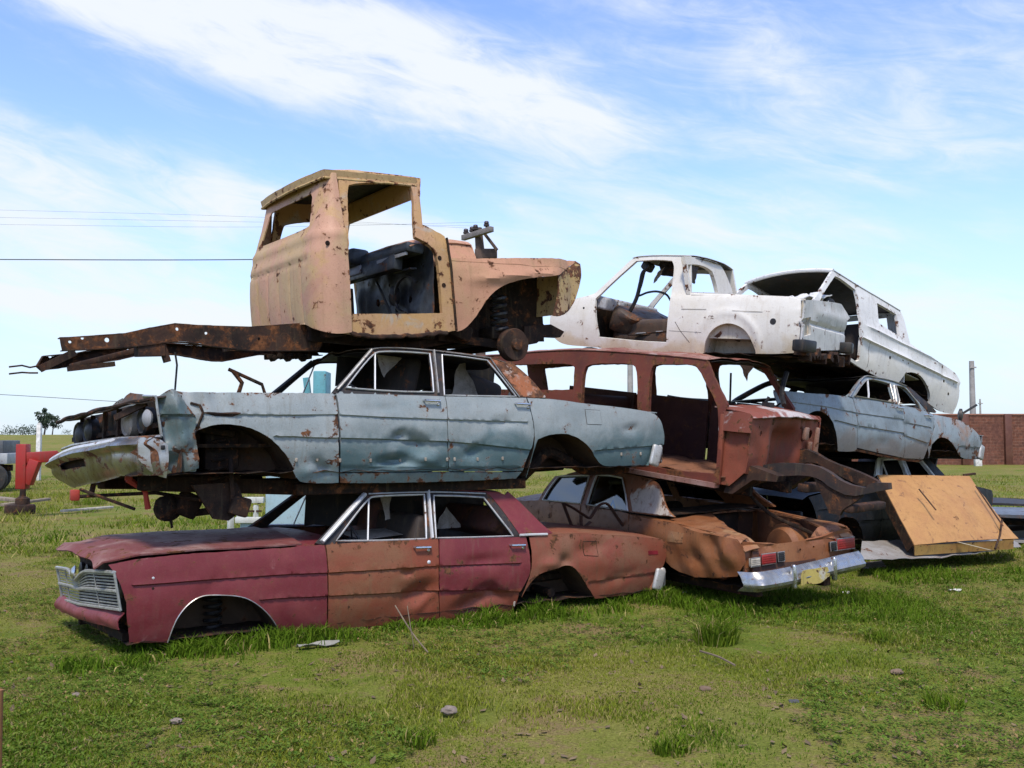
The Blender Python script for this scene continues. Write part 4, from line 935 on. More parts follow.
for y0 in (366, 373):
    q = [trP.side(x, y0+dy, .43) for x, dy in ((38, 0), (30, 1.5 if y0 < 370 else 0), (22, -.5), (9, 1))]
    mb.tube([(x, .43, z) for x, z in q], .008, 5)
mb.build('bent_rod', M['rust'], truck)
mb = MB(); q = [trP.side(x, y, -.2) for x, y in ((175, 352), (177, 365), (175, 390))]; mb.tube([(x, -.2, z) for x, z in q], .009, 5); mb.build('brake_line', M['black'], truck)
mb = MB()
for k in range(9): q = trP.side(268+5*k, 357+1.5*math.sin(k*2), .2); mb.box((q[0], .2, q[1]), (.05, .1, .05), Matrix.Rotation(k, 3, 'Y'), .01)
mb.bar((.0, .2, -.05), (-.5, .2, -.06), .12, .04); mb.build('shackle_plate', M['underbody'], truck)
# ------------------------------------------------------------------ station wagon shell, second level
wgP = Pose((2.143, 10.4), 1.2, -42, 7, W=1.6)
Kk = lambda *p: crop(520, 330, p); Gg = lambda *p: crop(690, 340, p)
W1, W2 = (.135, .034, .022), (.085, .028, .022)
wp = dict(body=paint('oxide_red_shell', W1, W2, (.4, .7), 2, .22, rough=.7, dirt=.3, dirtc=(.1, .06, .04), seed=51, spec=.25),
          roof=paint('flaked_red_roof', (.20, .06, .04), (.30, .16, .12), (.42, .62), 2.2, .3, rscale=5, rough=.6, dirt=.3, seed=52, blot=[(3.5, .56, .66, (.40, .32, .28), .7)]),
          fire=paint('orange_red_firewall', (.21, .055, .03), (.15, .042, .028), (.4, .7), 2.5, .18, rough=.65, dirt=.3, seed=53, spec=.3),
          inner=paint('dark_maroon_interior', (.060, .020, .017), (.085, .032, .024), (.4, .7), 3, .15, rough=.75, dirt=.3, dirtc=(.05, .03, .02), seed=54),
          floor=paint('rust_floor', (.22, .09, .045), (.14, .06, .035), (.4, .7), 4, .35, rough=.85, dirt=.4, seed=55),
          cowl=paint('peeling_cowl', (.20, .055, .035), (.45, .40, .38), (.52, .60), 2.2, .15, rough=.55, dirt=.2, seed=56))
wagon = thing('station_wagon', 'stripped oxide red station wagon shell with no doors or hood, over the copper sedan', 'car', wgP.M)
wy = lambda x, z: -(.79-.15*max(0, z-.72)+.006*mn.noise(Vector((x*3, z*3, 7))))
wo = Kk((-260, 112), (-60, 98), (100, 83), (250, 79), (450, 91), (700, 112), (748, 120), (770, 178), (800, 240), (828, 298), (822, 320), (808, 400), (802, 500), (794, 612), (640, 590), (500, 577), (200, 555), (-260, 520))
wh = [Kk((-200, 146), (-60, 140), (120, 134), (205, 136), (218, 150), (213, 238), (100, 240), (-200, 235)), Kk((248, 460), (249, 240), (252, 175), (264, 146), (290, 134), (440, 133), (462, 148), (470, 185), (472, 320), (474, 540), (380, 535), (300, 520)),
      Kk((522, 545), (520, 165), (533, 143), (560, 136), (680, 136), (712, 150), (740, 205), (770, 260), (796, 320), (792, 470), (784, 560), (775, 574), (640, 566))]
wo_ = [wgP.side(*q, wy) for q in wo]; wh_ = [[wgP.side(*q, wy) for q in h] for h in wh]
for f in (False, True):
    panel('body_side', wo_, (lambda u, v: Vector((u, wy(u, v), v))) if not f else (lambda u, v: Vector((u, -wy(u, v), v))), wp['body'], wagon, holes=wh_ if not f else [[(a, b+.075*max(0, min(1, (b-.8)/.2))) for a, b in h] for h in wh_], t=.05, cell=.06, gap=0, jag=.008, flip=f)
rl = [wgP.side(*q, wy) for q in Kk((-260, 112), (-60, 98), (100, 83), (250, 79), (450, 91), (700, 112), (748, 120))]
roof_sheet(wagon, rl, wy, wp['roof'], .055, .05, .06, .035, 12, n=34)
# far doors still hang on the other side
for a, b, hs in ((-1.06, -.04, True), (-2.12, -1.10, False), (-3.3, -2.2, False)):
    panel('far_door', [(a, .03), (b, .03), (b, .80), (a, .80)], lambda u, v: Vector((u, .745+.01*mn.noise(Vector((u*4, v*4, 2))), v)), wp['inner'], wagon, t=.04, cell=.07, flip=True, smooth_in=False,
          holes=[[(-.55, .42), (-.48, .34), (-.40, .44), (-.47, .53)], [(-.9, .48), (-.78, .47), (-.80, .55), (-.88, .56)]] if hs else ())
mb = MB(); mb.tube([(-.82, .74, .70), (-.82, .68, 1.16)], .014, 6); mb.tube([(-.98, .75, .70), (-1.02, .68, 1.16)], .02, 6); mb.tube([(-.35, .74, .72), (-.15, .70, .86)], .012, 6); mb.build('far_window_bar', M['black'], wagon)
grid_sheet('floor_pan', [[Vector((-3.5+3.55*i/30, -.76+1.52*j/10, .07+.05*math.exp(-((j-5)/1.5)**2)+.012*math.sin(i*1.9)+.01*mn.noise(Vector((i, j, 3))))) for j in range(11)] for i in range(31)], wp['floor'], wagon, .01)
for s in (1, -1):
    mb = MB()
    for k in range(3): mb.bar((-2.2, s*(-.74-.03*k), .035-.03*k), (-.02, s*(-.74-.03*k), .035-.03*k), .028, .02, bev=.004)
    mb.bar((-2.2, s*-.78, -.03), (-.02, s*-.78, -.03), .10, .05); mb.build('door_sill', paint('scuffed_sill', (.22, .11, .09), (.3, .2, .18), (.4, .65), 3, .35, rough=.6, dirt=.4, seed=57), wagon)
bench(wagon, -2.6, 1.3, .12, .5, wp['inner'])
# cowl, kick panels, firewall
def wcow(i, j):
    v = -1+2*j/16; u = i/8; x = -.14+.46*u; z = .79-.05*u*u+.035*(1-v*v)-(.03 if i == 8 else 0)+.012*mn.noise(Vector((x*6, v*4, 2)))
    return Vector((x+.05*(1-v*v), v*.775, z))
grid_sheet('cowl', [[wcow(i, j) for j in range(17)] for i in range(9)], wp['cowl'], wagon, .012)
ck = [wgP.side(*q, -.785) for q in Gg((112, 284), (180, 286), (243, 294), (252, 306), (246, 372), (190, 368), (140, 362), (112, 362))]
for f in (False, True):
    s = 1 if f else -1
    panel('cowl_side', ck, lambda u, v: Vector((u, s*(.79+.02*math.sin(u*9)), v)), wp['cowl'], wagon, t=.01, cell=.04, gap=0, flip=f)
    panel('kick_panel', [(-.03, -.02), (.10, -.02), (.28, .16), (.30, .70), (-.03, .70)], lambda u, v: Vector((u, s*(.735+.01*mn.noise(Vector((u*7, v*7, 3)))), v)), wp['fire'], wagon, t=.01, cell=.05, flip=f, smooth_in=False)
    mb = MB(); mb.bar((-.02, s*.76, -.02), (-.03, s*.77, .72), .05, .05, up=(1, 0, 0), bev=.01); mb.build('hinge_post', wp['fire'], wagon)
def wfire(u, v):
    d = -.17/(1+math.exp((abs(u-.02)-.25)*30))*1/(1+math.exp((v-.58)*30))
    d += .03*math.exp(-((u+.42)/.05)**2)-.02*math.exp(-((u-.5)/.03)**2)
    return Vector((.30+d-.12*max(0, .30-v)+.012*mn.noise(Vector((u*6, v*6, 1))), u, v))
panel('firewall', [(-.76, .14), (-.5, .10), (.5, .16), (.76, .26), (.77, .73), (-.77, .73)], wfire, wp['fire'], wagon, holes=[circ(-.55, .55, .03), circ(-.6, .62, .012), circ(.42, .5, .035), circ(.5, .36, .03), circ(.36, .62, .018), circ(-.3, .66, .015), circ(.6, .55, .05)], cell=.04, gap=0, t=.01, smooth_in=False)
mb = MB(); mb.box((.31, .74, .45), (.06, .05, .36), None, .02); mb.box((.33, .42, .56), (.05, .08, .14), None, .01); mb.box((.33, .55, .42), (.04, .06, .1), None, .01); mb.build('firewall_bracket', paint('pale_bracket', (.3, .2, .15), (.2, .08, .05), rust=.3, seed=58), wagon)
mb = MB(); mb.prism([(.05, .0), (.30, .22), (.62, .16), (.60, .10), (.34, .08), (.12, -.10), (.02, -.10)], lambda u, v, k: Vector((u, -.70+.18*k, v))); mb.build('toe_bracket', M['rust'], wagon)
mb = MB(); mb.prism([(.05, .0), (.30, .22), (.62, .16), (.60, .10), (.34, .08), (.12, -.10), (.02, -.10)], lambda u, v, k: Vector((u, .52+.18*k, v))); mb.build('toe_bracket', M['rust'], wagon)
# kicked-up frame rails with a drop plate
def frail(px, c, th, name, mat=M['rust']):
    o = resample(chaikin([wgP.side(*q, c) for q in px], True, 50, 1), .06)
    mb = MB(); mb.prism(o, lambda u, v, k: Vector((u, c+th*k, v)))
    bmesh.ops.triangulate(mb.bm, faces=mb.bm.faces[:]); return mb.build(name, mat, wagon, ang=30)
frail(Gg((120, 575), (150, 555), (210, 520), (300, 497), (370, 490), (500, 500), (550, 525), (620, 575), (700, 592), (722, 570), (792, 572), (795, 597), (720, 612), (640, 628), (560, 592), (520, 556), (460, 540), (360, 545), (280, 570), (200, 602), (130, 605)), -.45, .09, 'frame_rail', paint('blackened_rust', (.022, .017, .016), (.045, .024, .018), (.4, .65), 4, .2, rough=.8, seed=59))
frail(Gg((492, 548), (560, 588), (640, 622), (692, 622), (650, 655), (612, 676), (598, 702), (556, 692), (535, 640)), -.43, .05, 'drop_plate')
frail(Gg((360, 490), (425, 432), (480, 440), (560, 488), (650, 518), (735, 556), (760, 575), (700, 590), (640, 566), (560, 522), (490, 485), (420, 500)), .40, .09, 'frame_rail')
mb = MB(); mb.bar((.75, -.42, .05), (.75, .42, .05), .12, .09, bev=.02); mb.bar((1.25, -.42, -.08), (1.25, .42, -.08), .1, .08, bev=.02); mb.build('cross_member', M['rust'], wagon)
mb = MB(); mb.tube(catmull([(.1, -.3, -.12), (.35, -.25, -.30), (.8, -.2, -.42), (1.0, -.15, -.50)], 5), .02, 6); mb.build('exhaust_pipe', M['underbody'], wagon)
for s in (-1, 1):
    mb = MB(); mb.bar((-3.4, s*.45, -.04), (.2, s*.45, -.06), .09, .13, bev=.01); mb.build('chassis_rail', M['underbody'], wagon)
torn(wagon, [(-.25, -.15, 1.25), (-.1, -.12, 1.25), (-.15, -.14, 1.08)], M['underbody'], 'roof_scrap')
mb = MB(); mb.tube([(-.05, .1, .80), (.0, .12, .93)], .018, 6); mb.box((.0, .12, .84), (.1, .1, .06)); mb.build('wiper_motor', M['black'], wagon)
mb = MB(); mb.tube(catmull([(-.1, .68, 1.22), (-.02, .45, 1.0), (.1, .3, .85)], 5), .03, 6); mb.build('torn_seal', M['black'], wagon)
# ------------------------------------------------------------------ white pickup on the wagon roof
pkP = Pose((3.177, 10.9), 2.59, -36, 5, W=1.55)
Ll = lambda *p: crop(540, 235, p); Hh = lambda *p: crop(740, 250, p)
WH1, WH2 = (.66, .63, .57), (.60, .56, .48)
kp = dict(body=paint('chalky_white_paint', WH1, WH2, (.4, .7), 2, .03, rough=.55, dirt=.18, dirtc=(.36, .27, .17), seed=61, low=(-.02, .16, (.55, .46, .33)), streak=.18, spec=.35),
          inner=paint('white_inner_metal', (.48, .44, .36), (.36, .29, .2), (.45, .7), 3, .2, rough=.65, dirt=.35, seed=62),
          tail=paint('dented_white_tailgate', (.60, .58, .54), (.52, .5, .46), (.4, .7), 3, .05, rough=.5, dirt=.25, seed=63))
pick = thing('pickup_truck', 'small white pickup with dented tailgate, sitting on the stripped wagon roof', 'pickup', pkP.M)
def py(x, z):
    b = .775-.045*((z-.34)/.34)**2*(z < .66)-.045*(z >= .66)-.20*max(0, z-.62)
    b += .012*math.exp(-((z-.47)/.012)**2)*(x > -1.6)-.03*max(0, (x+.25)/.25)**2
    a = math.hypot((x+.90), (z-.05)); b += .015*math.exp(-((a-.40)/.035)**2)
    return -b+.004*mn.noise(Vector((x*3, z*4, 6)))
po = Ll((170, 445), (100, 440), (62, 420), (40, 380), (40, 320), (60, 290), (100, 268), (150, 252), (214, 238), (240, 215), (300, 160), (368, 94), (390, 85), (470, 80), (602, 82), (603, 160), (603, 232), (700, 235), (780, 237), (1000, 246)) + Hh((200, 190), (243, 200), (246, 260), (240, 340), (230, 411), (150, 416), (62, 415)) + Ll((863, 470), (858, 450), (830, 388), (790, 359), (740, 350), (690, 374), (662, 418), (655, 472), (640, 478), (500, 472), (330, 460))
ph = Ll((234, 400), (222, 340), (222, 255), (262, 216), (320, 162), (385, 104), (470, 98), (528, 103), (538, 125), (530, 190), (520, 265), (512, 330), (505, 430), (400, 425), (232, 408))
po_ = [pkP.side(*q, py) for q in po]; ph_ = [pkP.side(*q, py) for q in ph]
for f in (False, True):
    panel('body_side', po_, (lambda u, v: Vector((u, py(u, v), v))) if not f else (lambda u, v: Vector((u, -py(u, v), v))), kp['body'], pick, holes=[ph_], t=.035, cell=.04, gap=0, flip=f)
pa = [pkP.side(*q, py) for q in Ll((863, 470), (858, 450), (830, 388), (790, 359), (740, 350), (690, 374), (662, 418), (655, 472))]
archwell(pick, pa, py, .30, kp['inner'])
mb = MB(); q = pkP.side(*Ll((748, 390))[0], py); mb.box((q[0], -.52, q[1]-.0), (.16, .02, .14), Matrix.Rotation(.3, 3, 'Y'), .02); mb.build('well_shade_patch', M['underbody'], pick)  # dark plate stands in for shade inside the wheel well
mb = MB(); q = pkP.side(*Ll((932, 346))[0], py); y_ = py(*q); mb.lathe((q[0], y_+.004, q[1]), (0, -1, 0), [(.036, 0), (.036, .006), (.002, .008)], 18); mb.build('fuel_filler', M['black'], pick)
mb = MB(); q = pkP.side(*Ll((175, 292))[0], py); mb.lathe((q[0], py(*q)+.004, q[1]), (0, -1, 0), [(.014, 0), (.014, .006)], 12); mb.build('fender_plug', M['black'], pick)
for a, b in (((565, 296), (665, 297)), ((768, 302), (890, 308))):
    seam(pick, Ll(a, ((a[0]+b[0])/2, (a[1]+b[1])/2), b), pkP, py, 'body_seam', .002, False, M['rust'])
seam(pick, Ll((540, 347), (562, 385), (598, 430)), pkP, py, 'rust_scratch', .0028, False, M['rust']); seam(pick, Ll((515, 383), (645, 390)), pkP, py, 'body_crease', .002, False, M['rust'])
# cab back, roof, bed
xb = -1.40
cbk = [pkP.back(*q, xb) for q in Ll((604, 84), (680, 92), (735, 108), (752, 125), (768, 165), (785, 238), (604, 236))]; chl = [pkP.back(*q, xb) for q in Ll((612, 118), (650, 116), (690, 128), (710, 146), (718, 185), (722, 231), (612, 228))]
ymx = max(q[0] for q in cbk)
panel('cab_back', cbk, lambda u, v: Vector((xb-.16*max(0, v-.6), u, v)), kp['body'], pick, holes=[chl], t=-.05, cell=.05, gap=0, flip=True)
panel('cab_back_lower', [(-.72, .05), (.72, .05), (.70, .66), (-.70, .66)], lambda u, v: Vector((xb, u, v)), kp['inner'], pick, t=.03, cell=.1, flip=True, gap=0)
rl = [pkP.side(*q, py) for q in Ll((372, 92), (390, 86), (470, 81), (602, 83))]
roof_sheet(pick, rl, py, kp['body'], .05, .05, .03, .01, 4, n=14)
grid_sheet('bed_floor', [[Vector((xb+(-.02-xb)*i/14, -.7+1.4*j/12, .16+.012*math.sin(j*2.5))) for j in range(13)] for i in range(15)], kp['inner'], pick, .01)
for s in (-1, 1):
    grid_sheet('bed_inner_wall', [[Vector((xb+(-.03-xb)*i/10, s*(.69-.02*(k == 3)), .16+.46*k/3)) for k in range(4)] for i in range(11)], kp['inner'], pick, .006, flip=s < 0)
    mb = MB(); mb.bar((xb, s*.705, .655), (-.06, s*.70, .60), .06, .025, bev=.008); mb.build('bed_rail', kp['body'], pick)
tg = [pkP.back(*q, .0) for q in Hh((244, 200), (300, 200), (400, 213), (412, 222), (436, 272), (424, 282), (416, 400), (330, 402), (290, 402), (240, 405))]
tl = [pkP.back(*q, .0) for q in Hh((262, 272), (284, 268), (284, 338), (256, 346))]
def tgm(u, v): return Vector((.0+.022*math.exp(-((v-.50)/.07)**2)*max(0, min(1, (u+.5)/.2))+.007*mn.noise(Vector((u*5, v*5, 8)))-.03*math.exp(-((v-.36)/.02)**2), max(-.755, min(.77, u)), v))
panel('tailgate', tg, tgm, kp['tail'], pick, holes=[tl], t=-.03, cell=.035, gap=0, flip=True, ang=30)
mb = MB(); cy = sum(q[0] for q in tl)/4; cz = sum(q[1] for q in tl)/4; mb.box((-.05, cy, cz), (.03, .17, .24), None, .01); mb.build('tail_light_pocket', kp['inner'], pick)
for px_, nm in (((258, 384), -1), ((424, 392), 1)):
    yy, zz = pkP.back(*Hh(px_)[0], .05); mb = MB(); mb.box((.05, yy, zz), (.16, .26 if nm < 0 else .18, .13), Matrix.Rotation(.2*nm, 3, 'Z'), .02); mb.build('bumper_corner', M['black'], pick)
mb = MB()
for k in range(14):
    yy = -.7+1.4*k/13; mb.box((-.02+.02*math.sin(k*3), yy, .015+.02*math.sin(k*5)), (.14, .12, .05), Matrix.Rotation(k*1.3, 3, 'X'))
mb.build('rear_valance', M['rust'], pick)
underbody(pick, -2.9, -.05, 1.5, -.02)
# what is left in the cab
mb = MB(); mb.box((-2.66, 0, .56), (.16, 1.36, .16), Matrix.Rotation(.2, 3, 'Y'), .03, 3); mb.box((-2.57, .1, .57), (.03, .16, .07), None, .01); mb.box((-2.56, -.35, .55), (.03, .12, .08), None, .01); mb.build('dashboard', paint('pale_grey_dash', (.42, .42, .42), (.3, .3, .3), seed=64), pick)
panel('firewall', [(-.72, .02), (.72, .02), (.70, .62), (-.70, .62)], lambda u, v: Vector((-2.78, u, v)), M['underbody'], pick, t=.02, cell=.1, gap=0)
mb = MB(); mb.box((-2.2, .1, .24), (.8, 1.1, .32), None, .1, 3); mb.box((-2.45, .1, .36), (.4, 1.2, .3), Matrix.Rotation(.4, 3, 'Y'), .1, 3); mb.warp(lambda c: c+Vector((mn.noise(c*5), mn.noise(c*5.5+Vector((4, 0, 0))), mn.noise(c*6)))*.10); mb.build('scrap_heap', paint('scrap_brown', (.06, .035, .02), (.03, .02, .015), seed=65, rust=.4), pick)
for k in range(9):
    mb = MB(); a = Vector((-2.35+.07*k, -.5+.09*(k % 4), .17+.03*(k % 3))); mb.bar(a, a+Vector((.55+.1*(k % 3), .25-.1*(k % 5), .05+.03*(k % 4))), .05, .012, bev=.003); mb.build('scrap_strip', M['bare'] if k % 2 else M['underbody'], pick)
S3 = lambda px_, y: (lambda q: Vector((q[0], y, q[1])))(pkP.side(*px_, y))
q = [S3(p_, -.35) for p_ in Ll((440, 122), (412, 150), (402, 190), (390, 240), (376, 275), (352, 318))]
mb = MB(); mb.tube(catmull(q, 5), .026, 7); mb.build('hanging_hose', M['black'], pick)
mb = MB(); q = [S3(p_, -.3) for p_ in Ll((420, 140), (406, 200), (392, 242), (430, 230), (468, 226), (505, 238), (522, 262))]; mb.tube(catmull(q, 5), .014, 6); mb.build('hanging_cable', M['black'], pick)
mb = MB(); mb.box(S3(Ll((432, 126))[0], -.3), (.16, .1, .12), Matrix.Rotation(.5, 3, 'Y'), .03); mb.build('roof_console', M['black'], pick)
torn(pick, [S3(p_, -.1) for p_ in Ll((478, 104), (540, 108), (536, 168), (480, 160))], M['seat']); torn(pick, [S3(p_, -.2) for p_ in Ll((470, 150), (500, 128), (470, 185), (452, 192))], M['cloth'])
torn(pick, [Vector((xb-.1, *pkP.back(*q, xb))) for q in Ll((622, 118), (664, 128), (660, 180), (648, 195), (622, 186))], M['seat'], 'window_rag')
# ------------------------------------------------------------------ crew-cab pickup tipped over the light blue sedan
vnP = Pose((4.55, 13.1), 2.67, 40, 11, W=1.65)
van = thing('pickup_truck', 'white crew cab pickup tipped nose up, propped on the pale blue sedan at right', 'pickup', vnP.M)
vp = dict(body=paint('scuffed_white_paint', (.66, .65, .62), (.56, .55, .53), (.4, .7), 2, .08, rscale=9, rough=.55, dirt=.3, dirtc=(.26, .23, .2), seed=71, low=(.05, .40, (.60, .57, .50)), streak=.25))
def vy(x, z):
    b = .825-.05*((z-.35)/.4)**2*(z < .66)-.03*(z >= .66)-.20*max(0, z-.62)
    b += .028*math.exp(-((z-.36)/.016)**2)+.024*math.exp(-((z-.55)/.018)**2)*max(0, min(1, (x-.1)/.2))-.012*(z < .36)
    for k in ((.35, .24, .15, .1, .02), (1.1, .5, .2, .08, .015), (2.3, .4, .1, .08, .02)): b -= k[4]*math.exp(-((x-k[0])/k[2])**2-((z-k[1])/k[3])**2)
    return -b+.006*mn.noise(Vector((x*3, z*4, 3)))
vo = Hh((372, 80), (480, 148), (560, 195), (640, 243), (656, 275), (668, 325), (682, 375), (760, 425), (860, 487), (878, 520), (876, 600), (851, 656), (800, 648), (757, 615), (762, 578), (745, 530), (720, 500), (690, 487), (662, 492), (640, 525), (628, 532), (560, 512), (520, 492), (470, 465), (395, 412), (300, 360), (250, 330), (240, 250), (290, 205), (322, 162))
vh = [Hh((380, 104), (402, 113), (462, 160), (473, 200), (485, 300), (483, 380), (478, 440), (466, 447), (402, 405), (330, 355), (300, 300), (310, 220), (338, 165)), Hh((548, 212), (590, 235), (625, 258), (634, 300), (640, 345), (600, 322), (556, 292))]
vo_ = [vnP.side(*q, vy) for q in vo]; vh_ = [[vnP.side(*q, vy) for q in h] for h in vh]
for f in (False, True):
    panel('body_side', vo_, (lambda u, v: Vector((u, vy(u, v), v))) if not f else (lambda u, v: Vector((u, -vy(u, v), v))), vp['body'], van, holes=vh_, t=.04, cell=.045, gap=0, flip=f, jag=.004, lines=[[(-.2, k), (2.7, k)] for k in (.34, .36, .38, .53, .55, .57)] if not f else ())
va = [vnP.side(*q, vy) for q in Hh((757, 615), (762, 578), (745, 530), (720, 500), (690, 487), (662, 492), (640, 525), (628, 545))]
archwell(van, va, vy, .4)
rl = [vnP.side(*q, vy) for q in Hh((374, 82), (480, 148), (560, 195), (640, 243))]
roof_sheet(van, rl, vy, vp['body'], .06, .03, .05, .012, 7, n=16)
x0v = vo_[0][0]; xr = [q for q in vo_ if True][6]
mb = MB(); mb.tube([(x0v-.05*(1-(k/6-1)**2), -.70+1.40*k/12, vo_[0][1]-.01+.055*(1-(k/6-1)**2)) for k in range(13)], .028, 8); mb.build('windshield_header', vp['body'], van)
mb = MB(); mb.tube([(xr[0]-.03, -.74+1.48*k/8, xr[1]+.02) for k in range(9)], .03, 8); mb.build('rear_window_sill', vp['body'], van)
panel('cab_back', [(-.70, xr[1]), (.70, xr[1]), (.66, 1.06), (-.66, 1.06)], lambda u, v: Vector((xr[0]-.02-.3*(v-xr[1]), u, v)), vp['body'], van, holes=[[(-.5, xr[1]+.06), (.5, xr[1]+.06), (.48, .98), (-.48, .98)]], t=.03, cell=.08, gap=0, flip=True)
panel('cab_back_lower', [(-.74, .05), (.74, .05), (.72, .62), (-.72, .62)], lambda u, v: Vector((xr[0]+.01, u, v)), vp['body'], van, t=.02, cell=.1, gap=0, flip=True)
underbody(van, -.9, 2.5, 1.6, .0)
grid_sheet('bed_floor', [[Vector((xr[0]+(2.55-xr[0])*i/8, -.72+1.44*j/8, .2)) for j in range(9)] for i in range(9)], vp['body'], van, .01)
panel('tailgate', [(-.74, .04), (.74, .04), (.74, .56), (-.74, .56)], lambda u, v: Vector((2.66+.02*mn.noise(Vector((u*4, v*4, 1))), u, v)), vp['body'], van, t=.03, cell=.08, flip=True)
def vhd(i, j):
    u = i/12; v = -1+2*j/14
    return Vector((-1.05+.5*u, v*.72, .60+.15*u+.05*(1-v*v)+.07*mn.noise(Vector((u*4, v*3.5, 6)))+.03*mn.noise(Vector((u*12, v*9, 2)))))
grid_sheet('crumpled_hood', [[vhd(i, j) for j in range(15)] for i in range(13)], vp['body'], van, .015)
mb = MB()
for k in range(4): mb.box((-.72+.04*k, -.62+.10*k, .72+.02*(k % 2)), (.16, .10, .08), Matrix.Rotation(.5*k, 3, 'X') @ Matrix.Rotation(.7*k, 3, 'Z'), .02)
mb.build('torn_cowl', vp['body'], van)
mb = MB(); mb.box((-.5, 0, .66), (.2, 1.4, .2), None, .05, 3); mb.build('dashboard', M['trim'], van)
bench(van, .1, 1.3, .05, .5); 
for q_ in ((600, 430), (652, 438), (833, 575), (815, 524)):
    q = vnP.side(*Hh(q_)[0], vy); mb = MB(); mb.lathe((q[0], vy(*q)+.004, q[1]), (0, -1, 0), [(.022, 0), (.022, .006), (.012, .007)], 12); mb.build('body_plug', M['underbody'], van)
seam(van, Hh((522, 370), (515, 420), (508, 468)), vnP, vy, 'door_seam', .003, False)
mb = MB(); q = vnP.side(*Hh((865, 655))[0], -.7); mb.lathe((q[0], -.72, q[1]-.02), (.5, -1, 0), [(.03, 0), (.1, .02), (.1, .06), (.03, .08)], 16); mb.bar((q[0]+.05, -.75, q[1]), (q[0]+.12, -.95, q[1]+.16), .02, .03); mb.build('spare_carrier', M['black'], van)
# ------------------------------------------------------------------ pale blue sedan, right
b2P = Pose((3.2, 11.65), 1.43, 40, 2.0, W=1.9)
Ii = lambda *p: crop(768, 400, p)
b2_arch_f = Gg((590, 446), (580, 350), (562, 312), (530, 287), (500, 283), (470, 300), (450, 350), (440, 440))
b2_arch_r = Ii((768, 232), (740, 175), (712, 151), (682, 150), (655, 180), (642, 235))
b2px = dict(fender=Gg((333, 198), (450, 210), (560, 217), (640, 226), (651, 236), (662, 270), (666, 300), (667, 420), (667, 446), (630, 448)) + b2_arch_f + Gg((400, 430), (380, 350), (350, 260), (332, 215)),
    fdoor=Gg((652, 232), (740, 243), (810, 255), (850, 262), (856, 300), (860, 400)) + Ii((546, 205), (540, 232), (440, 212), (357, 192)) + Gg((667, 440), (667, 300), (662, 270)),
    rdoor=Gg((852, 262), (920, 278), (965, 290)) + Ii((668, 70), (664, 110), (650, 150), (638, 195), (622, 238), (542, 233), (547, 205), (546, 120), (543, 40)),
    rocker=Ii((357, 194), (440, 214), (540, 234), (620, 240), (605, 252), (500, 238), (400, 216), (345, 204)),
    quarter=Ii((655, 55), (690, 62), (740, 72), (782, 86), (820, 112), (850, 148), (863, 190), (860, 222), (840, 236), (800, 238)) + b2_arch_r + Ii((640, 195), (652, 150), (666, 110)),
    green=Gg((628, 226), (650, 195), (690, 142), (720, 146), (800, 160), (862, 184), (880, 192), (930, 240), (985, 292), (930, 282), (850, 264), (740, 245)),
    holes=[Gg((655, 224), (680, 185), (706, 156), (750, 162), (796, 176), (804, 210), (813, 251), (740, 238)), Gg((820, 182), (845, 186), (862, 196), (890, 230), (918, 279), (870, 268), (830, 258))],
    rail=Gg((695, 144), (720, 147), (800, 161), (862, 185), (880, 192)),
    sail=Gg((862, 184), (880, 190), (930, 236), (985, 288), (950, 288), (905, 240)),
    vent=Gg((712, 232), (708, 158)),
    fender_top=Gg((333, 198), (450, 210), (560, 217), (640, 226)), deck_top=Ii((655, 55), (690, 62), (740, 72), (782, 86), (820, 112), (845, 140)),
    arch_f=b2_arch_f, arch_r=b2_arch_r, hand_f=Gg((835, 272))[0], hand_r=Gg((950, 302))[0],
    cr1=Gg((390, 245), (560, 268), (665, 290), (780, 306), (858, 316)) + Ii((548, 88), (650, 108)), cr2=Gg((580, 318), (665, 340), (780, 358), (858, 370)) + Ii((548, 140), (636, 170)), cr3=Ii((762, 183), (855, 190)))
f0 = side_fns(.95, 5.7, belt=.84)
_l = conv(b2P, b2px, *f0)
b2cr = [(sorted(_l['cr1']), .010), (sorted(_l['cr2']), .014), (sorted(_l['cr3']), .01)]
b2fn = side_fns(.95, 5.7, belt=.84, creases=b2cr, dents=[(2.6, .5, .25, .12, .015), (2.2, .25, .2, .06, .02)], wav=.006, seed=14)
b2L = conv(b2P, b2px, *b2fn)
b2p = dict(body=paint('pale_blue_paint', (.215, .258, .28), (.17, .205, .225), (.4, .7), 2, .09, rough=.45, dirt=.4, dirtc=(.13, .12, .11), seed=81, low=(.20, .42, (.17, .16, .155)), spec=.4, blot=[(3, .6, .75, (.2, .22, .24), .6)]),
           tail=paint('rust_bloomed_blue_paint', (.28, .33, .36), (.33, .22, .17), (.45, .62), 2, .22, rough=.5, dirt=.35, seed=82, low=(.25, .4, (.2, .22, .23))))
blu2 = thing('sedan_car', 'pale blue sedan on the dark sedan, under the tipped white crew cab', 'car', b2P.M)
Lend = max(q[0] for q in b2L['quarter'])
sedan(blu2, b2L, b2fn, b2P, dict(fender=b2p['body'], fdoor=b2p['body'], rdoor=b2p['body'], quarter=b2p['tail'], rocker=M['underbody'], green=b2p['body'], green_far=M['trim'], sail=M['trim'], roof=M['trim'], trim=None), 1.9,
      dict(creases=b2cr, deck=(4.25, Lend-.05), crown=-.02, roof_wob=.05, seed=15, cowl=(1.35, 1.75), floor=.1, cell=.05))
loop_trim(blu2, [[b2P.side(*q, b2fn[1]) for q in Gg((632, 226), (652, 194), (692, 142), (720, 146), (802, 160), (862, 185))]], b2fn[1], .014, .014, M['dull_chrome'], 'drip_rail', False)
p0 = b2P.side(*Gg((806, 164))[0], b2fn[1]); p1 = b2P.side(*Gg((822, 256))[0], b2fn[1])
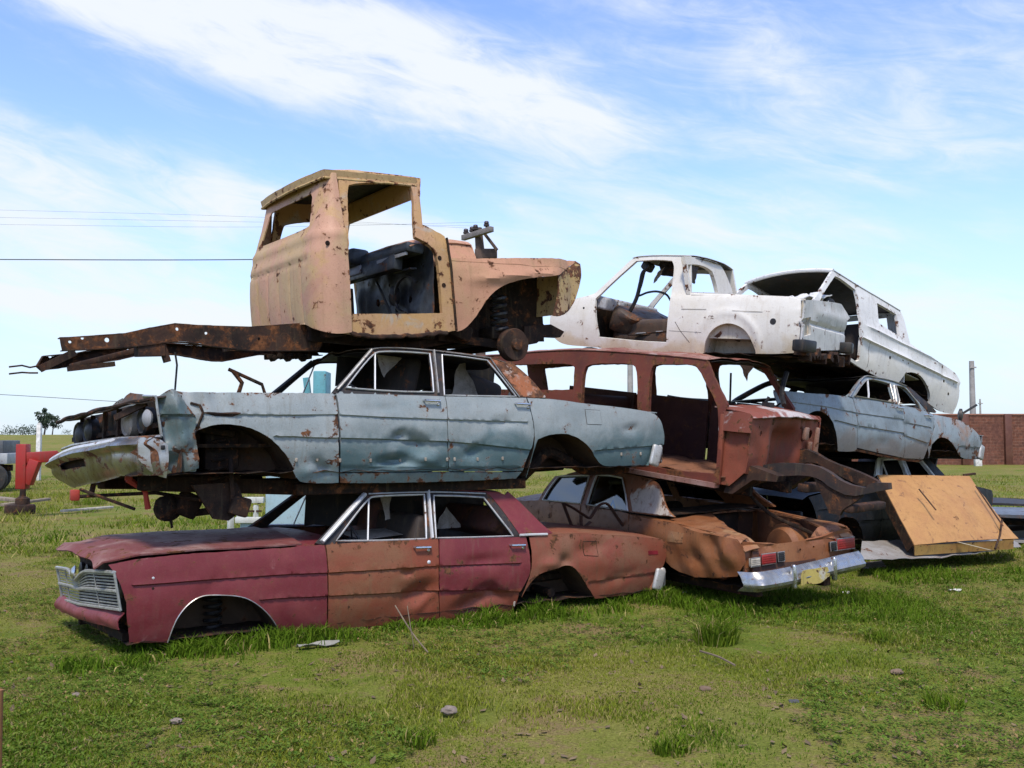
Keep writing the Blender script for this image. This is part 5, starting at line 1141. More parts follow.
for s in (1, -1):
    mb = MB(); mb.tube([(a, s*(b2fn[1](a, b)-.006), b) for a, b in ((p0[0]*.8+p1[0]*.2, p0[1]*.8+p1[1]*.2), p1)], .022, 8, flat=.4, up=(0, -1, 0)); mb.build('door_pillar_trim', M['dull_chrome'], blu2)
loop_trim(blu2, [b2L['vent']], b2fn[1], .006, .013, M['alu'], 'vent_divider', False, both=False)
loop_trim(blu2, b2L['holes'], b2fn[1], .010, .012, M['dull_chrome'], both=False)
hang_dark_sheet(blu2, 2.4, 4.3, .3, .85, 1.22, 8)
# ------------------------------------------------------------------ copper sedan with the open boot, seen from behind
DW = .915
class ScaledPose(Pose):
    def side(s, px, py, c): return Pose.side(s, px, py, (lambda x, z: c(x, z)*DW) if callable(c) else c*DW)
    def top(s, px, py, c): a, b = Pose.top(s, px, py, c); return (a, b/DW)
    def back(s, px, py, c): a, b = Pose.back(s, px, py, c); return (a/DW, b)
daP = ScaledPose((2.18, 9.5), 0.02, -61, 0, 2.6, W=1.66*DW); daP.M = daP.M @ Matrix.Diagonal((1, DW, 1, 1))

Jj = lambda *p: crop(620, 450, p)
D1, D2 = (.20, .068, .025), (.27, .115, .048)
dp = dict(body=paint('copper_paint', D1, D2, (.42, .68), 1.6, .14, rough=.45, dirt=.3, dirtc=(.12, .07, .035), seed=91, spec=.4, blot=[(2.2, .55, .7, (.13, .042, .022), .6)]),
          pillar=paint('flaking_copper_pillar', (.23, .085, .04), (.46, .41, .37), (.42, .48), 2.0, .12, rough=.65, dirt=.25, seed=92),
          deck=paint('copper_deck', (.20, .072, .027), (.27, .13, .062), (.4, .68), 2, .22, rough=.45, dirt=.3, seed=93), inner=paint('boot_interior', (.07, .025, .013), (.04, .018, .012), (.4, .7), 2, .25, rough=.6, dirt=.3, seed=94),
          gold=paint('brassy_corner', (.30, .165, .08), (.24, .10, .042), (.4, .65), 3, .15, rough=.4, seed=95))
dart = thing('sedan_car', 'copper brown sedan with open empty boot and chrome rear bumper facing the viewer', 'car', daP.M)
def db(x, z):
    b = .83-.05*((z-.52)/.34)**2-.03*max(0, (x+.35)/.35)**2-.05*max(0, (-4.2-x)/.5)**2
    for (dx, dz, rx, rz, dpth) in ((-.46, .60, .15, .09, .05), (-.20, .56, .09, .12, -.045), (-.70, .44, .14, .07, .045), (-1.0, .60, .3, .06, -.012), (-.25, .40, .2, .05, .02), (-1.4, .55, .2, .15, .02)):
        q = ((x-dx)/rx)**2+((z-dz)/rz)**2
        if q < 6: b -= dpth*math.exp(-q)
    t = (x+.2)*1.0+(z-.6)*.8; b += .05*abs(((t*2.6) % 1)-.5)*max(0, min(1, (x+1.15)/.4))
    return -b+.006*mn.noise(Vector((x*3, z*4, 11)))
dg = lambda x, z: -(.78-.50*max(0, z-.84))
def dpan(name, px, fn, mat, **kw):
    o = [daP.side(*q, fn) for q in px]; kw.setdefault('both', False)
    panel(name, o, lambda u, v: Vector((u, fn(u, v), v)), mat, dart, cell=.05, **kw)
    kw2 = dict(kw); panel(name, o, lambda u, v: Vector((u, -fn(u, v), v)), mat, dart, cell=.07, flip=True, **{k: v for k, v in kw2.items() if k != 'both'})
    return o
qo = dpan('rear_quarter', Cc((599, 257), (680, 275), (760, 287)) + Jj((210, 290), (270, 312), (330, 331), (420, 346), (470, 356), (492, 385), (500, 410), (503, 452), (470, 508), (380, 513), (300, 511), (240, 490)) + Cc((765, 470), (735, 440), (690, 440), (650, 470), (600, 480)), db, dp['body'], ang=24, smooth_in=False)
do = dpan('rear_door', Cc((405, 220), (500, 235), (593, 252), (596, 300), (596, 470), (430, 430), (400, 300)), db, dp['body'], t=.03)
dpan('front_door', Cc((240, 202), (330, 211), (403, 219), (398, 300), (427, 430), (240, 380)), db, dp['body'], t=.03)
panel('front_fender', [(-4.6, .3), (-4.6, .80), (do[0][0]-.95, .86), (do[0][0]-.95, .2)], lambda u, v: Vector((u, db(u, v), v)), dp['body'], dart, cell=.1); panel('front_fender', [(-4.6, .3), (-4.6, .80), (do[0][0]-.95, .86), (do[0][0]-.95, .2)], lambda u, v: Vector((u, -db(u, v), v)), dp['body'], dart, cell=.1, flip=True)
go = Cc((232, 204), (262, 150), (300, 105), (350, 97), (440, 94), (510, 91), (600, 97), (690, 118), (706, 128), (722, 155), (740, 225), (776, 268), (700, 262), (612, 250), (500, 234), (330, 210))
gh = [Cc((254, 200), (282, 150), (318, 106), (380, 103), (440, 102), (422, 160), (404, 214), (330, 206)), Cc((430, 218), (450, 150), (470, 100), (520, 101), (572, 112), (584, 170), (594, 244), (510, 231))]
dpan('window_frame', go, dg, dp['body'], holes=[[daP.side(*q, dg) for q in h] for h in gh], t=.03, gap=0)
o = [daP.side(*q, dg) for q in Cc((590, 100), (640, 104), (690, 120), (708, 132), (724, 158), (742, 225), (774, 266), (700, 256), (612, 244), (600, 170))]
for f in (False, True): panel('sail_panel', o, lambda u, v: Vector((u, (dg(u, v)-.008)*(-1 if f else 1), v)), dp['pillar'], dart, t=.01, cell=.05, gap=0, flip=f, jag=.008)
for h in gh:
    o = [daP.side(*q, dg) for q in h]
    for f in (False, True): panel('window_glass', o, lambda u, v: Vector((u, (dg(u, v)+.015)*(-1 if f else 1), v)), M['glass'], dart, t=.004, cell=.1, gap=0, flip=f)
    loop_trim(dart, [o], dg, .010, .014, M['alu'])
rl = [daP.side(*q, dg) for q in Cc((350, 97), (440, 94), (510, 91), (600, 97), (690, 118))]
roof_sheet(dart, rl, dg, dp['deck'], .03, .06, .10, .03, 19, n=16)
# boot opening
dz = .735
hole = [daP.top(*q, dz-.02) for q in Jj((322, 264), (430, 252), (590, 247), (700, 272), (800, 300), (845, 318), (858, 346), (800, 352), (650, 372), (590, 396), (566, 386), (540, 350), (440, 312))]
hx = sorted(q[0] for q in hole)
ne = [daP.top(*q, dz) for q in Jj((576, 392), (562, 384), (540, 350), (440, 312), (340, 268))]
fe = [daP.top(*q, dz) for q in Jj((430, 251), (590, 247))]; fr = [daP.top(*q, dz-.02) for q in Jj((640, 254), (720, 276), (800, 300), (846, 320))]
ne = [(min(a, .02), max(b, -.68)) for a, b in ne]; fr = [(min(a, .0), min(b, .66)) for a, b in fr]
do_ = [(-1.30, -.80), (-.9, -.805), (-.3, -.78), (.0, -.74), (.03, -.60)]+ne+fe+fr+[(.03, .62), (.0, .74), (-.3, .78), (-.9, .805), (-1.30, .80)]
hole = [(.0, ne[0][1])]+ne[1:]+fe+fr[:-1]+[(.0, fr[-1][1])]
zd = lambda x, y: .80-.10*max(0, (x+1.2)/1.2)**1.3-.025*(abs(y)/.8)**2-.0
panel('boot_surround', do_, lambda u, v: Vector((u, v, zd(u, v)-.10*max(0, (u+.10)/.12)**2*(1 if u > -.1 else 0)+.012*mn.noise(Vector((u*5, v*5, 4))))), dp['deck'], dart, t=.02, cell=.045, gap=0, ang=30, smooth_in=False)
hc = resample(hole, .12); cxh = sum(q[0] for q in hc)/len(hc); cyh = sum(q[1] for q in hc)/len(hc)
bm = bmesh.new(); rows = []
for k in range(5):
    t = k/4; rows.append([bm.verts.new((a+(a-cxh)*.06*t, b+(b-cyh)*.06*t, (zd(a, b)-.012 if a < -.05 else .585)-((zd(a, b)-.012 if a < -.05 else .585)-.34)*t)) for a, b in hc])
for k in range(4):
    for i in range(len(hc)): bm.faces.new([rows[k][i], rows[k][(i+1) % len(hc)], rows[k+1][(i+1) % len(hc)], rows[k+1][i]])
bm.faces.new(rows[-1]); bmesh.ops.reverse_faces(bm, faces=bm.faces[:]); finish('boot_well', bm, dp['inner'], dart)
for s in (1, -1):
    mb = MB(); mb.lathe((-.62, s*.46, .44), (0, s, 0), [(.02, -.10), (.20, -.09), (.25, -.04), (.26, .14)], 28); mb.build('wheelhouse', dp['body'], dart)
mb = MB(); mb.lathe((-.35, -.05, .36), (.2, .3, 1), [(.03, -.02), (.16, -.02), (.17, .04), (.1, .06), (.03, .05)], 18); mb.build('boot_scrap', M['underbody'], dart)
tp_ = [daP.back(*q, .02) for q in Jj((500, 410), (560, 400), (640, 380), (760, 365), (862, 352), (905, 345), (945, 345), (950, 385), (860, 410), (700, 440), (560, 462), (505, 462))]
tp_ = [(max(-.79, min(.80, a)), b) for a, b in tp_]
panel('tail_panel', [(-.78, .36), (-.4, .34), (.4, .36), (.79, .38), (.79, .66), (.55, .66), (.3, .61), (-.3, .60), (-.5, .62), (-.78, .66)], lambda u, v: Vector((.03-.05*(abs(u)/.8)**3-.02*math.exp(-((v-.58)/.02)**2), u, v)), dp['body'], dart, t=-.02, cell=.045, gap=0, flip=True, holes=[circ(-.02, .52, .014), circ(.18, .53, .012)])
for s in (-1, 1):
    P = [[Vector((-.46+.50*i/8, s*(.60+.20*j/4), zd(-.4+.4*i/8, .7)+.012-.02*(j/4)**2-.10*(i/8)**4)) for j in range(5)] for i in range(9)]
    grid_sheet('quarter_cap', P, dp['gold'], dart, .012, flip=s < 0)
for sg in (-1, 1):
    top_ = sorted(qo[:9]); xs = [-1.85+1.83*k/20 for k in range(21)]
    zt_ = lambda x: interp(sorted([q for q in qo if q[1] > .5]), x)
    P = [[Vector((x, sg*((-db(x, zt_(x)-.004))*(1-k/5)+.70*(k/5)), (zt_(x)-.004)*(1-k/5)+(zd(x, .7)+.004)*(k/5)+.012*math.sin(math.pi*k/5))) for k in range(6)] for x in xs]
    grid_sheet('quarter_shoulder', P, dp['deck'], dart, .008, flip=sg > 0)
DCH = paint('old_bumper_chrome', (.46, .46, .45), (.30, .29, .27), (.4, .7), 5, .10, rscale=16, rough=.26, dirt=.5, dirtc=(.2, .17, .13), seed=99, metal=.85, bump=.05, spec=.5)
def lens(y0, y1, z0, z1, mat, nm):
    mb = MB(); mb.box((.045, (y0+y1)/2, (z0+z1)/2), (.04, y1-y0, z1-z0), None, .010, 3)
    for k in range(4): mb.box((.066, (y0+y1)/2, z0+(z1-z0)*(.2+.2*k)), (.006, (y1-y0)*.86, .006))
    lo_ = mb.build(nm, mat, dart)
    fr_ = MB(); fr_.tube([(.058, y0, z0), (.058, y1, z0), (.058, y1, z1), (.058, y0, z1)], .007, 5, True); fr_.build('lamp_bezel', M['dull_chrome'], lo_)
lens(-.75, -.62, .425, .505, plain('amber_white_lens', (.42, .37, .30), .35), 'reversing_light'); lens(-.60, -.40, .43, .53, M['red_lens'], 'tail_light'); lens(.50, .77, .47, .58, M['red_lens'], 'tail_light')
lens(-.37, -.28, .44, .53, M['black'], 'lamp_socket'); lens(.40, .49, .47, .56, M['black'], 'lamp_socket')
P = []
for k in range(9):
    t = k/8; row = []
    for j in range(33):
        y = -.86+1.68*j/32; e = max(0, (abs(y+.02)-.72)/.12)
        xx = .10+.10*math.sin(math.pi*(.12+.76*t))+.03*(1-(y/.87)**2)-.16*e*e+.035*math.exp(-((t-.30)/.12)**2)
        row.append(Vector((xx, y, (.195+.175*t)+.012*math.sin(y*3)+.030*(y+.85)+.020)))
    P.append(row)
grid_sheet('rear_bumper', P, DCH, dart, -.008, flip=True)
for y in (-.36, .22):
    mb = MB(); mb.box((.245, y, .305+.030*(y+.85)), (.06, .045, .23), None, .02, 3); mb.build('overrider', M['chrome'], dart)
panel('license_plate', [(-.20, .20), (-.08, .21), (.02, .19), (.16, .22), (.24, .25), (.21, .33), (.17, .345), (-.16, .335), (-.19, .29)], lambda u, v: Vector((.262+.01*math.sin(u*20), u-.09, v+.03)), paint('yellow_plate', (.42, .33, .09), (.48, .44, .34), (.52, .6), 5, .12, rscale=14, rough=.5, dirt=.3, seed=96), dart, t=-.004, cell=.03, gap=0, flip=True, jag=.006)
px_ = Jj((196, 322), (256, 332), (250, 372), (190, 366))
fd = side_plate(dart, px_, daP, db, 'fuel_door', dp['gold'])
underbody(dart, -4.5, -.1, 1.6, .22); bench(dart, -2.9, 1.3, .2, .5); bench(dart, -1.9, 1.3, .2, .45)
grid_sheet('parcel_shelf', [[Vector((-1.75+.55*i/4, -.74+1.48*j/8, .83+.01*mn.noise(Vector((i, j, 1))))) for j in range(9)] for i in range(5)], M['underbody'], dart, .01)
deck_sheet(dart, 'hood', -4.6, -3.6, lambda x: .82, lambda x: .8, dp['body'], .05, n=8)
for s in (-1, 1):
    mb = MB(); mb.bar((-4.4, s*.5, .16), (-.1, s*.5, .16), .1, .12); mb.build('chassis_rail', M['underbody'], dart)
# ------------------------------------------------------------------ dark sedan at ground level, back right
dkP = Pose((3.74, 12.5), .22, 42, 0, W=1.84)
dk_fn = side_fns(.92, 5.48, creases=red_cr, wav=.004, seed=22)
dkm = paint('shaded_navy_paint', (.008, .010, .014), (.014, .017, .022), (.4, .7), 2, .06, rough=.5, dirt=.2, dirtc=(.03, .027, .024), seed=97, spec=.2)  # navy body paint, darkened for the shade of the stack above
dkt = paint('skylit_hood_paint', (.13, .16, .20), (.10, .12, .155), (.4, .7), 2, .08, rough=.4, dirt=.2, seed=98)  # hood tone lightened in the paint for light from the sky
dark = thing('sedan_car', 'dark navy sedan mostly hidden behind the leaning orange panel, white window frames', 'car', dkP.M)
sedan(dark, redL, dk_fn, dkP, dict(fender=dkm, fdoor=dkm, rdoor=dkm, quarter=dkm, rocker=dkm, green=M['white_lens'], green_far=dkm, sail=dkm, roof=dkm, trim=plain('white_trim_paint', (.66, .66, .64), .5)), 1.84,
      dict(creases=red_cr, deck=(4.0, 5.47), crown=.03, roof_wob=.01, seed=23, trim_r=.018, cell=.06, cowl=(1.5, 2.0)))
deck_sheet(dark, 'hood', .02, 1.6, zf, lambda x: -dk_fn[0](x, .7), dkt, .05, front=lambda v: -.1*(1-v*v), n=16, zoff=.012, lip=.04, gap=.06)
mb = MB(); mb.box((-.02, 0, .28), (.06, 1.6, .5), None, .02); mb.build('front_panel', dkm, dark)
mb = MB(); mb.tube([(-.12+.2*abs(y)**3, y, .22) for y in [-.9+1.8*k/16 for k in range(17)]], .07, 8, flat=.6); mb.build('front_bumper', M['dull_chrome'], dark)
for xx in (4.12,):
    for s in (-1, 1):
        mb = MB(); mb.lathe((xx, s*.72, .12), (0, s, 0), [(.2, 0), (.30, .0), (.325, .03), (.325, .15), (.30, .18), (.2, .185), (.19, .16), (.05, .17)], 28); mb.build('wheel', M['rubber'], dark)

mb = MB(); mb.box((3.95, 0, .95), (.05, 1.3, .44), Matrix.Rotation(.5, 3, 'Y'), .01); mb.build('cabin_dark_board', M['trim'], dark)  # dark board added behind the cabin to make the windows look shaded
mb = MB(); mb.box((2.9, 0, .9), (.12, 1.4, .40), None, .03); mb.build('loose_seat_back', M['trim'], dark)  # dark block added so the cabin looks shaded
panel('window_dark_board', redL['green'], lambda u, v: Vector((u, -dk_fn[1](u, v)-.06, v)), M['trim'], dark, t=.01, cell=.12, gap=0)  # added dark board fills the far windows in place of interior shade
# ------------------------------------------------------------------ ground
def sstep(t): t = np.clip(t, 0, 1); return t*t*(3-2*t)
def gh_np(x, y):
    return 2.75*sstep((y-75)/150)*sstep((25-x)/70) + .025*np.sin(x*1.3+.7*np.sin(y*.9))*np.cos(y*1.1) - .012
def gh(x, y): return float(gh_np(np.array(x, float), np.array(y, float)))
def graded(lo, hi, c, d0, g):
    out = [c]; d = d0
    while out[-1] < hi: out.append(out[-1]+d); d *= g
    left = [c]; d = d0
    while left[-1] > lo: left.append(left[-1]-d); d *= g
    return np.array(left[::-1][:-1]+out)
gx_ = graded(-420, 420, 0, .16, 1.035); gy_ = graded(-12, 700, 8, .16, 1.03)
XX, YY = np.meshgrid(gx_, gy_); ZZ = gh_np(XX, YY)
nx, ny = len(gx_), len(gy_); idx = np.arange(nx*ny).reshape(ny, nx)
F_ = np.stack([idx[:-1, :-1], idx[:-1, 1:], idx[1:, 1:], idx[1:, :-1]], -1).reshape(-1, 4)
me = bpy.data.meshes.new('ground'); me.from_pydata(np.stack([XX, YY, ZZ], -1).reshape(-1, 3).tolist(), [], F_.tolist())
me.polygons.foreach_set('use_smooth', [True]*len(me.polygons))
def ground_mat():
    m, nt = nt_new('grassy_soil'); L = nt.links; tc = N(nt, 'ShaderNodeTexCoord'); v = tc.outputs['Object']
    big = noise(nt, v, .22, 4, .55); mid_ = noise(nt, v, 1.3, 6, .65, .4); sm = noise(nt, v, 9, 6, .7); fi = noise(nt, v, 60, 4, .7)
    col = mixc(nt, ramp(nt, mid_, .35, .68), (.100, .140, .016), (.195, .190, .038))
    col = mixc(nt, ramp(nt, big, .42, .66), col, (.200, .178, .045))
    col = mixc(nt, math_n(nt, 'MULTIPLY', ramp(nt, sm, .55, .72), .6), col, (.19, .13, .075))
    dirt = ramp(nt, math_n(nt, 'ADD', math_n(nt, 'MULTIPLY', mid_, .6), math_n(nt, 'MULTIPLY', sm, .4)), .49, .585)
    col = mixc(nt, math_n(nt, 'MULTIPLY', dirt, .6), col, (.205, .125, .075))
    col = mixc(nt, .5, col, mixc(nt, ramp(nt, fi, .3, .7), (.1, .1, .1), (.9, .9, .9)), 'SOFT_LIGHT')
    b = N(nt, 'ShaderNodeBsdfPrincipled', inp={'Roughness': .95, 'Specular IOR Level': .1}); L.new(col, b.inputs['Base Color'])
    bp_ = N(nt, 'ShaderNodeBump', inp={'Strength': .6, 'Distance': .05}); L.new(math_n(nt, 'ADD', sm, fi), bp_.inputs['Height']); L.new(bp_.outputs[0], b.inputs['Normal'])
    L.new(b.outputs[0], N(nt, 'ShaderNodeOutputMaterial').inputs[0]); return m
ground = new_obj('ground', me, ground_mat()); ground['kind'] = 'structure'
def blade_mat():
    m, nt = nt_new('grass_blade'); L = nt.links
    at_ = N(nt, 'ShaderNodeAttribute', attribute_name='tint'); 
    d = N(nt, 'ShaderNodeBsdfDiffuse'); t = N(nt, 'ShaderNodeBsdfTranslucent'); L.new(at_.outputs['Color'], d.inputs[0]); L.new(at_.outputs['Color'], t.inputs[0])
    mx = N(nt, 'ShaderNodeMixShader', inp={0: .3}); L.new(d.outputs[0], mx.inputs[1]); L.new(t.outputs[0], mx.inputs[2])
    L.new(mx.outputs[0], N(nt, 'ShaderNodeOutputMaterial').inputs[0]); return m
BM = blade_mat()
def vnoise(x, y, s, seed):
    """cheap smooth value noise"""
    r = np.random.default_rng(seed); T = r.random((128, 128)); x = x*s+500; y = y*s+500
    xi = np.floor(x).astype(int); yi = np.floor(y).astype(int); fx = x-xi; fy_ = y-yi; fx = fx*fx*(3-2*fx); fy_ = fy_*fy_*(3-2*fy_)
    a = T[yi % 128, xi % 128]; b = T[yi % 128, (xi+1) % 128]; c = T[(yi+1) % 128, xi % 128]; d = T[(yi+1) % 128, (xi+1) % 128]
    return (a*(1-fx)+b*fx)*(1-fy_)+(c*(1-fx)+d*fx)*fy_
G1, G2, G3 = np.array((.076, .142, .011)), np.array((.19, .212, .026)), np.array((.38, .31, .12))
def blades(name, x, y, h, wd, lean, mixv, straw, z0=None, curve=True):
    n = len(x); a = rng.random(n)*2*np.pi; b = rng.random(n)*2*np.pi; z = gh_np(x, y)-.004 if z0 is None else z0
    dx, dy = np.cos(a)*wd/2, np.sin(a)*wd/2; lx, ly = np.cos(b)*lean*h, np.sin(b)*lean*h
    p0 = np.stack([x-dx, y-dy, z], -1); p1 = np.stack([x+dx, y+dy, z], -1)
    if curve:
        q0 = np.stack([x-dx*.8+lx*.3, y-dy*.8+ly*.3, z+h*.55], -1); q1 = np.stack([x+dx*.8+lx*.3, y+dy*.8+ly*.3, z+h*.55], -1); tpt = np.stack([x+lx, y+ly, z+h*(1-.3*lean)], -1)
        V = np.stack([p0, p1, q1, q0, tpt], 1).reshape(-1, 3); k = 5
        i = np.arange(n)*5; tri = np.stack([i, i+1, i+2, i, i+2, i+3, i+3, i+2, i+4], -1).reshape(-1, 3)
    else:
        tpt = np.stack([x+lx, y+ly, z+h], -1); V = np.stack([p0, p1, tpt], 1).reshape(-1, 3); k = 3; tri = np.arange(3*n).reshape(-1, 3)
    me = bpy.data.meshes.new(name); me.vertices.add(len(V)); me.vertices.foreach_set('co', V.ravel().astype(np.float32))
    me.loops.add(tri.size); me.loops.foreach_set('vertex_index', tri.ravel().astype(np.int32)); me.polygons.add(len(tri)); me.polygons.foreach_set('loop_start', (np.arange(len(tri))*3).astype(np.int32))
    c = G1*(1-mixv[:, None])+G2*mixv[:, None]; c = c*(1-straw[:, None])+G3*straw[:, None]; c = c*(.8+.4*rng.random(n))[:, None]
    ca = me.color_attributes.new('tint', 'FLOAT_COLOR', 'POINT'); C4 = np.ones((n*k, 4), np.float32); C4[:, :3] = np.repeat(c, k, 0); ca.data.foreach_set('color', C4.ravel())
    me.update(); me.validate(); me.materials.append(BM); o = bpy.data.objects.new(name, me); COL.objects.link(o); return o
def field(n, y0, y1, pw, h0, wd, thin):
    y = y0+(y1-y0)*rng.random(n)**pw; x = (rng.random(n)*2-1)*(.58*y+1.0)
    p = vnoise(x, y, .55, 1)*.5+vnoise(x, y, 2.1, 2)*.3+vnoise(x, y, 7, 3)*.2
    keep = rng.random(n) < np.clip((p-.33)*4.4, .07, 1)*(1 if not thin else 1)
    x, y, p = x[keep], y[keep], p[keep]; n = len(x)
    tall = vnoise(x, y, 1.6, 5); clump = vnoise(x, y, 5.5, 6)
    h = h0*(.45+.9*rng.random(n))*(.5+1.0*np.clip((tall-.3)*1.6, 0, 1.2)*(.6+.8*clump))
    mixv = np.clip(.62+(vnoise(x, y, .8, 8)-.5)*1.6+(rng.random(n)-.5)*.7, 0, 1)
    straw = np.clip((rng.random(n) < .17+.25*(vnoise(x, y, .7, 9) > .55)).astype(float)*(.5+.5*rng.random(n)), 0, 1)
    return x, y, h, wd*(.7+.6*rng.random(n)), .3+.7*rng.random(n), mixv, straw
g1 = blades('grass', *field(620000, 4.2, 15, 1.2, .033, .0058, False)); g1['kind'] = 'stuff'
g2 = blades('grass', *field(150000, 14, 46, 1.3, .10, .022, False), curve=False); g2['kind'] = 'stuff'
def along(P, x0, x1, n, d0, d1, y=-1.0):
    t = x0+(x1-x0)*rng.random(n); d = d0+(d1-d0)*(rng.random(n)+rng.random(n)+.8*rng.random(n)**3)/2.2+.10*rng.standard_normal(n); R = P.R
    return P.O.x+R[0][0]*t+R[0][1]*(y-d), P.O.y+R[1][0]*t+R[1][1]*(y-d)
def weeds(name, P, x0, x1, n, d0, d1, h, y=-1.0):
    x, y_ = along(P, x0, x1, n, d0, d1, y); cl = vnoise(x, y_, 4, 21); k = rng.random(n) < np.clip((cl-.2)*1.8, .1, 1); x, y_, cl = x[k], y_[k], cl[k]; n = len(x)
    o = blades(name, x, y_, h*(.35+.75*rng.random(n))*(.35+1.1*cl), .011*(.6+.8*rng.random(n)), .2+.8*rng.random(n), .25*rng.random(n), (rng.random(n) < .04).astype(float)); o['kind'] = 'stuff'
weeds('tall_grass', redP, -.3, 5.7, 7000, -.30, .30, .105)
weeds('tall_grass', redP, 3.3, 5.6, 5000, -.5, .16, .15); weeds('tall_grass', redP, .1, 1.8, 3800, -.6, .22, .13); weeds('tall_grass', redP, 1.8, 3.6, 2500, -.05, .24, .11); weeds('tall_grass', daP, -2.5, .1, 3500, -.4, .3, .13, -.83)
nn = 5200
x, y_ = rng.random(nn)*2.3+1.9, rng.random(nn)*2.2+9.0
o = blades('tall_grass', x, y_, .095*(.3+.9*rng.random(nn))*(.3+1.2*vnoise(x, y_, 3, 31)), .010*np.ones(nn), .3+.6*rng.random(nn), .3*rng.random(nn), np.zeros(nn)); o['kind'] = 'stuff'
nn = 2500
x, y_ = rng.random(nn)*2.6+4.4, rng.random(nn)*1.2+11.6
o = blades('tall_grass', x, y_, .10*(.3+.9*rng.random(nn))*(.3+1.2*vnoise(x, y_, 3, 33)), .012*np.ones(nn), .3+.6*rng.random(nn), .3*rng.random(nn), np.zeros(nn)); o['kind'] = 'stuff'
# low broad-leaved weeds pressed into the lawn
def leaves(n_cl, y0, y1):
    cy_ = y0+(y1-y0)*rng.random(n_cl)**1.1; cx_ = (rng.random(n_cl)*2-1)*(.58*cy_+.8)
    k = vnoise(cx_, cy_, .9, 41) > .42; cx_, cy_ = cx_[k], cy_[k]; m = 16
    r = (.015+.07*rng.random((len(cx_), 1)))*np.sqrt(rng.random((len(cx_), m))); a = rng.random((len(cx_), m))*6.283
    x = (cx_[:, None]+r*np.cos(a)).ravel(); y = (cy_[:, None]+r*np.sin(a)).ravel(); n = len(x); a = a.ravel()+.5*rng.random(n)
    L_ = .012+.022*rng.random(n); w_ = L_*(.35+.3*rng.random(n)); z = gh_np(x, y)+.006+.02*rng.random(n); t = L_*(.1+.5*rng.random(n))
    ca, sa = np.cos(a), np.sin(a)
    p = [np.stack([x, y, z], -1), np.stack([x+ca*L_*.5-sa*w_*.5, y+sa*L_*.5+ca*w_*.5, z+t*.7], -1), np.stack([x+ca*L_, y+sa*L_, z+t], -1), np.stack([x+ca*L_*.5+sa*w_*.5, y+sa*L_*.5-ca*w_*.5, z+t*.7], -1)]
    V = np.stack(p, 1).reshape(-1, 3); me = bpy.data.meshes.new('ground_weeds'); me.vertices.add(len(V)); me.vertices.foreach_set('co', V.ravel().astype(np.float32)); me.loops.add(4*n); me.loops.foreach_set('vertex_index', np.arange(4*n).astype(np.int32)); me.polygons.add(n); me.polygons.foreach_set('loop_start', (np.arange(n)*4).astype(np.int32))
    mv = rng.random(n)[:, None]; cc = (np.array((.065, .125, .018))*(1-mv)+np.array((.15, .20, .035))*mv)*(.75+.5*np.repeat(rng.random(len(cx_)), m))[:, None]; cc[rng.random(n) < .05] = (.30, .20, .09)
    C4 = np.ones((4*n, 4), np.float32); C4[:, :3] = np.repeat(cc, 4, 0); me.color_attributes.new('tint', 'FLOAT_COLOR', 'POINT').data.foreach_set('color', C4.ravel()); me.update(); me.validate(); me.materials.append(BM)
    o = bpy.data.objects.new('ground_weeds', me); COL.objects.link(o); o['kind'] = 'stuff'
leaves(16000, 4.2, 16)
def litter_bits(n):
    mb_ = bmesh.new()
    for _ in range(n):
        y = 4.5+9*random.random(); x = (random.random()*2-1)*(.56*y+.5); s = .006+.014*random.random(); c = Vector((x, y, gh(x, y)+.012))
        u = Vector((random.gauss(0, 1), random.gauss(0, 1), random.gauss(0, .3))).normalized(); w_ = u.cross(Vector((0, 0, 1))).normalized()
        mb_.faces.new([mb_.verts.new(c+u*s*2), mb_.verts.new(c+w_*s), mb_.verts.new(c-u*s*1.6+Vector((0, 0, .004))), mb_.verts.new(c-w_*s*.8)])
    o = finish('dead_leaves', mb_, plain('dead_leaf', (.14, .095, .05), .9, 0, .5, 3), smooth=False); o['kind'] = 'stuff'
litter_bits(1500)
# single tufts, stones, scraps
def gpt(px, py, z=0.0):
    d = ray(px, py); return CAM+d*((z-CAM.z)/d.z)
def tuft(px, py, n, h, rad, label, straw=.06, cat='grass tuft'):
    c = gpt(px, py); r = rad*np.sqrt(rng.random(n)); a = rng.random(n)*6.283
    o = blades('grass_tuft', c.x+r*np.cos(a), c.y+r*np.sin(a), h*(.4+.7*rng.random(n)), .009*(.7+.6*rng.random(n)), .25+.75*rng.random(n), .5*rng.random(n), (rng.random(n) < straw).astype(float)); tag(o, label, cat)
tuft(716, 641, 520, .27, .17, 'large spiky green grass tuft in front of the copper sedan bumper', .05); tuft(672, 752, 200, .12, .10, 'small bright tuft low at the centre bottom of the lawn'); tuft(878, 642, 160, .12, .10, 'low dark green tuft in the lawn below the yellow plate')
tuft(943, 706, 180, .13, .12, 'pale green tuft at the right edge of the lawn'); tuft(90, 505, 260, .30, .40, 'shaggy weed clump on the field left of the smashed bumper'); tuft(420, 738, 150, .12, .10, 'short tuft in front of the orange door near bottom edge')
def stone(px, py, r, label, mat, name='stone'):
    c = gpt(px, py); bm = bmesh.new(); bmesh.ops.create_icosphere(bm, subdivisions=3, radius=1)
    for v in bm.verts: d = 1+.35*mn.noise(v.co*1.6+c); v.co = Vector((v.co.x*r*d*1.3+c.x, v.co.y*r*d+c.y, v.co.z*r*d*.7+c.z+r*.25))
    tag(finish(name, bm, mat), label, 'stone')
ST = plain('stone_grey', (.19, .15, .12), .9, 0, .3, 20)
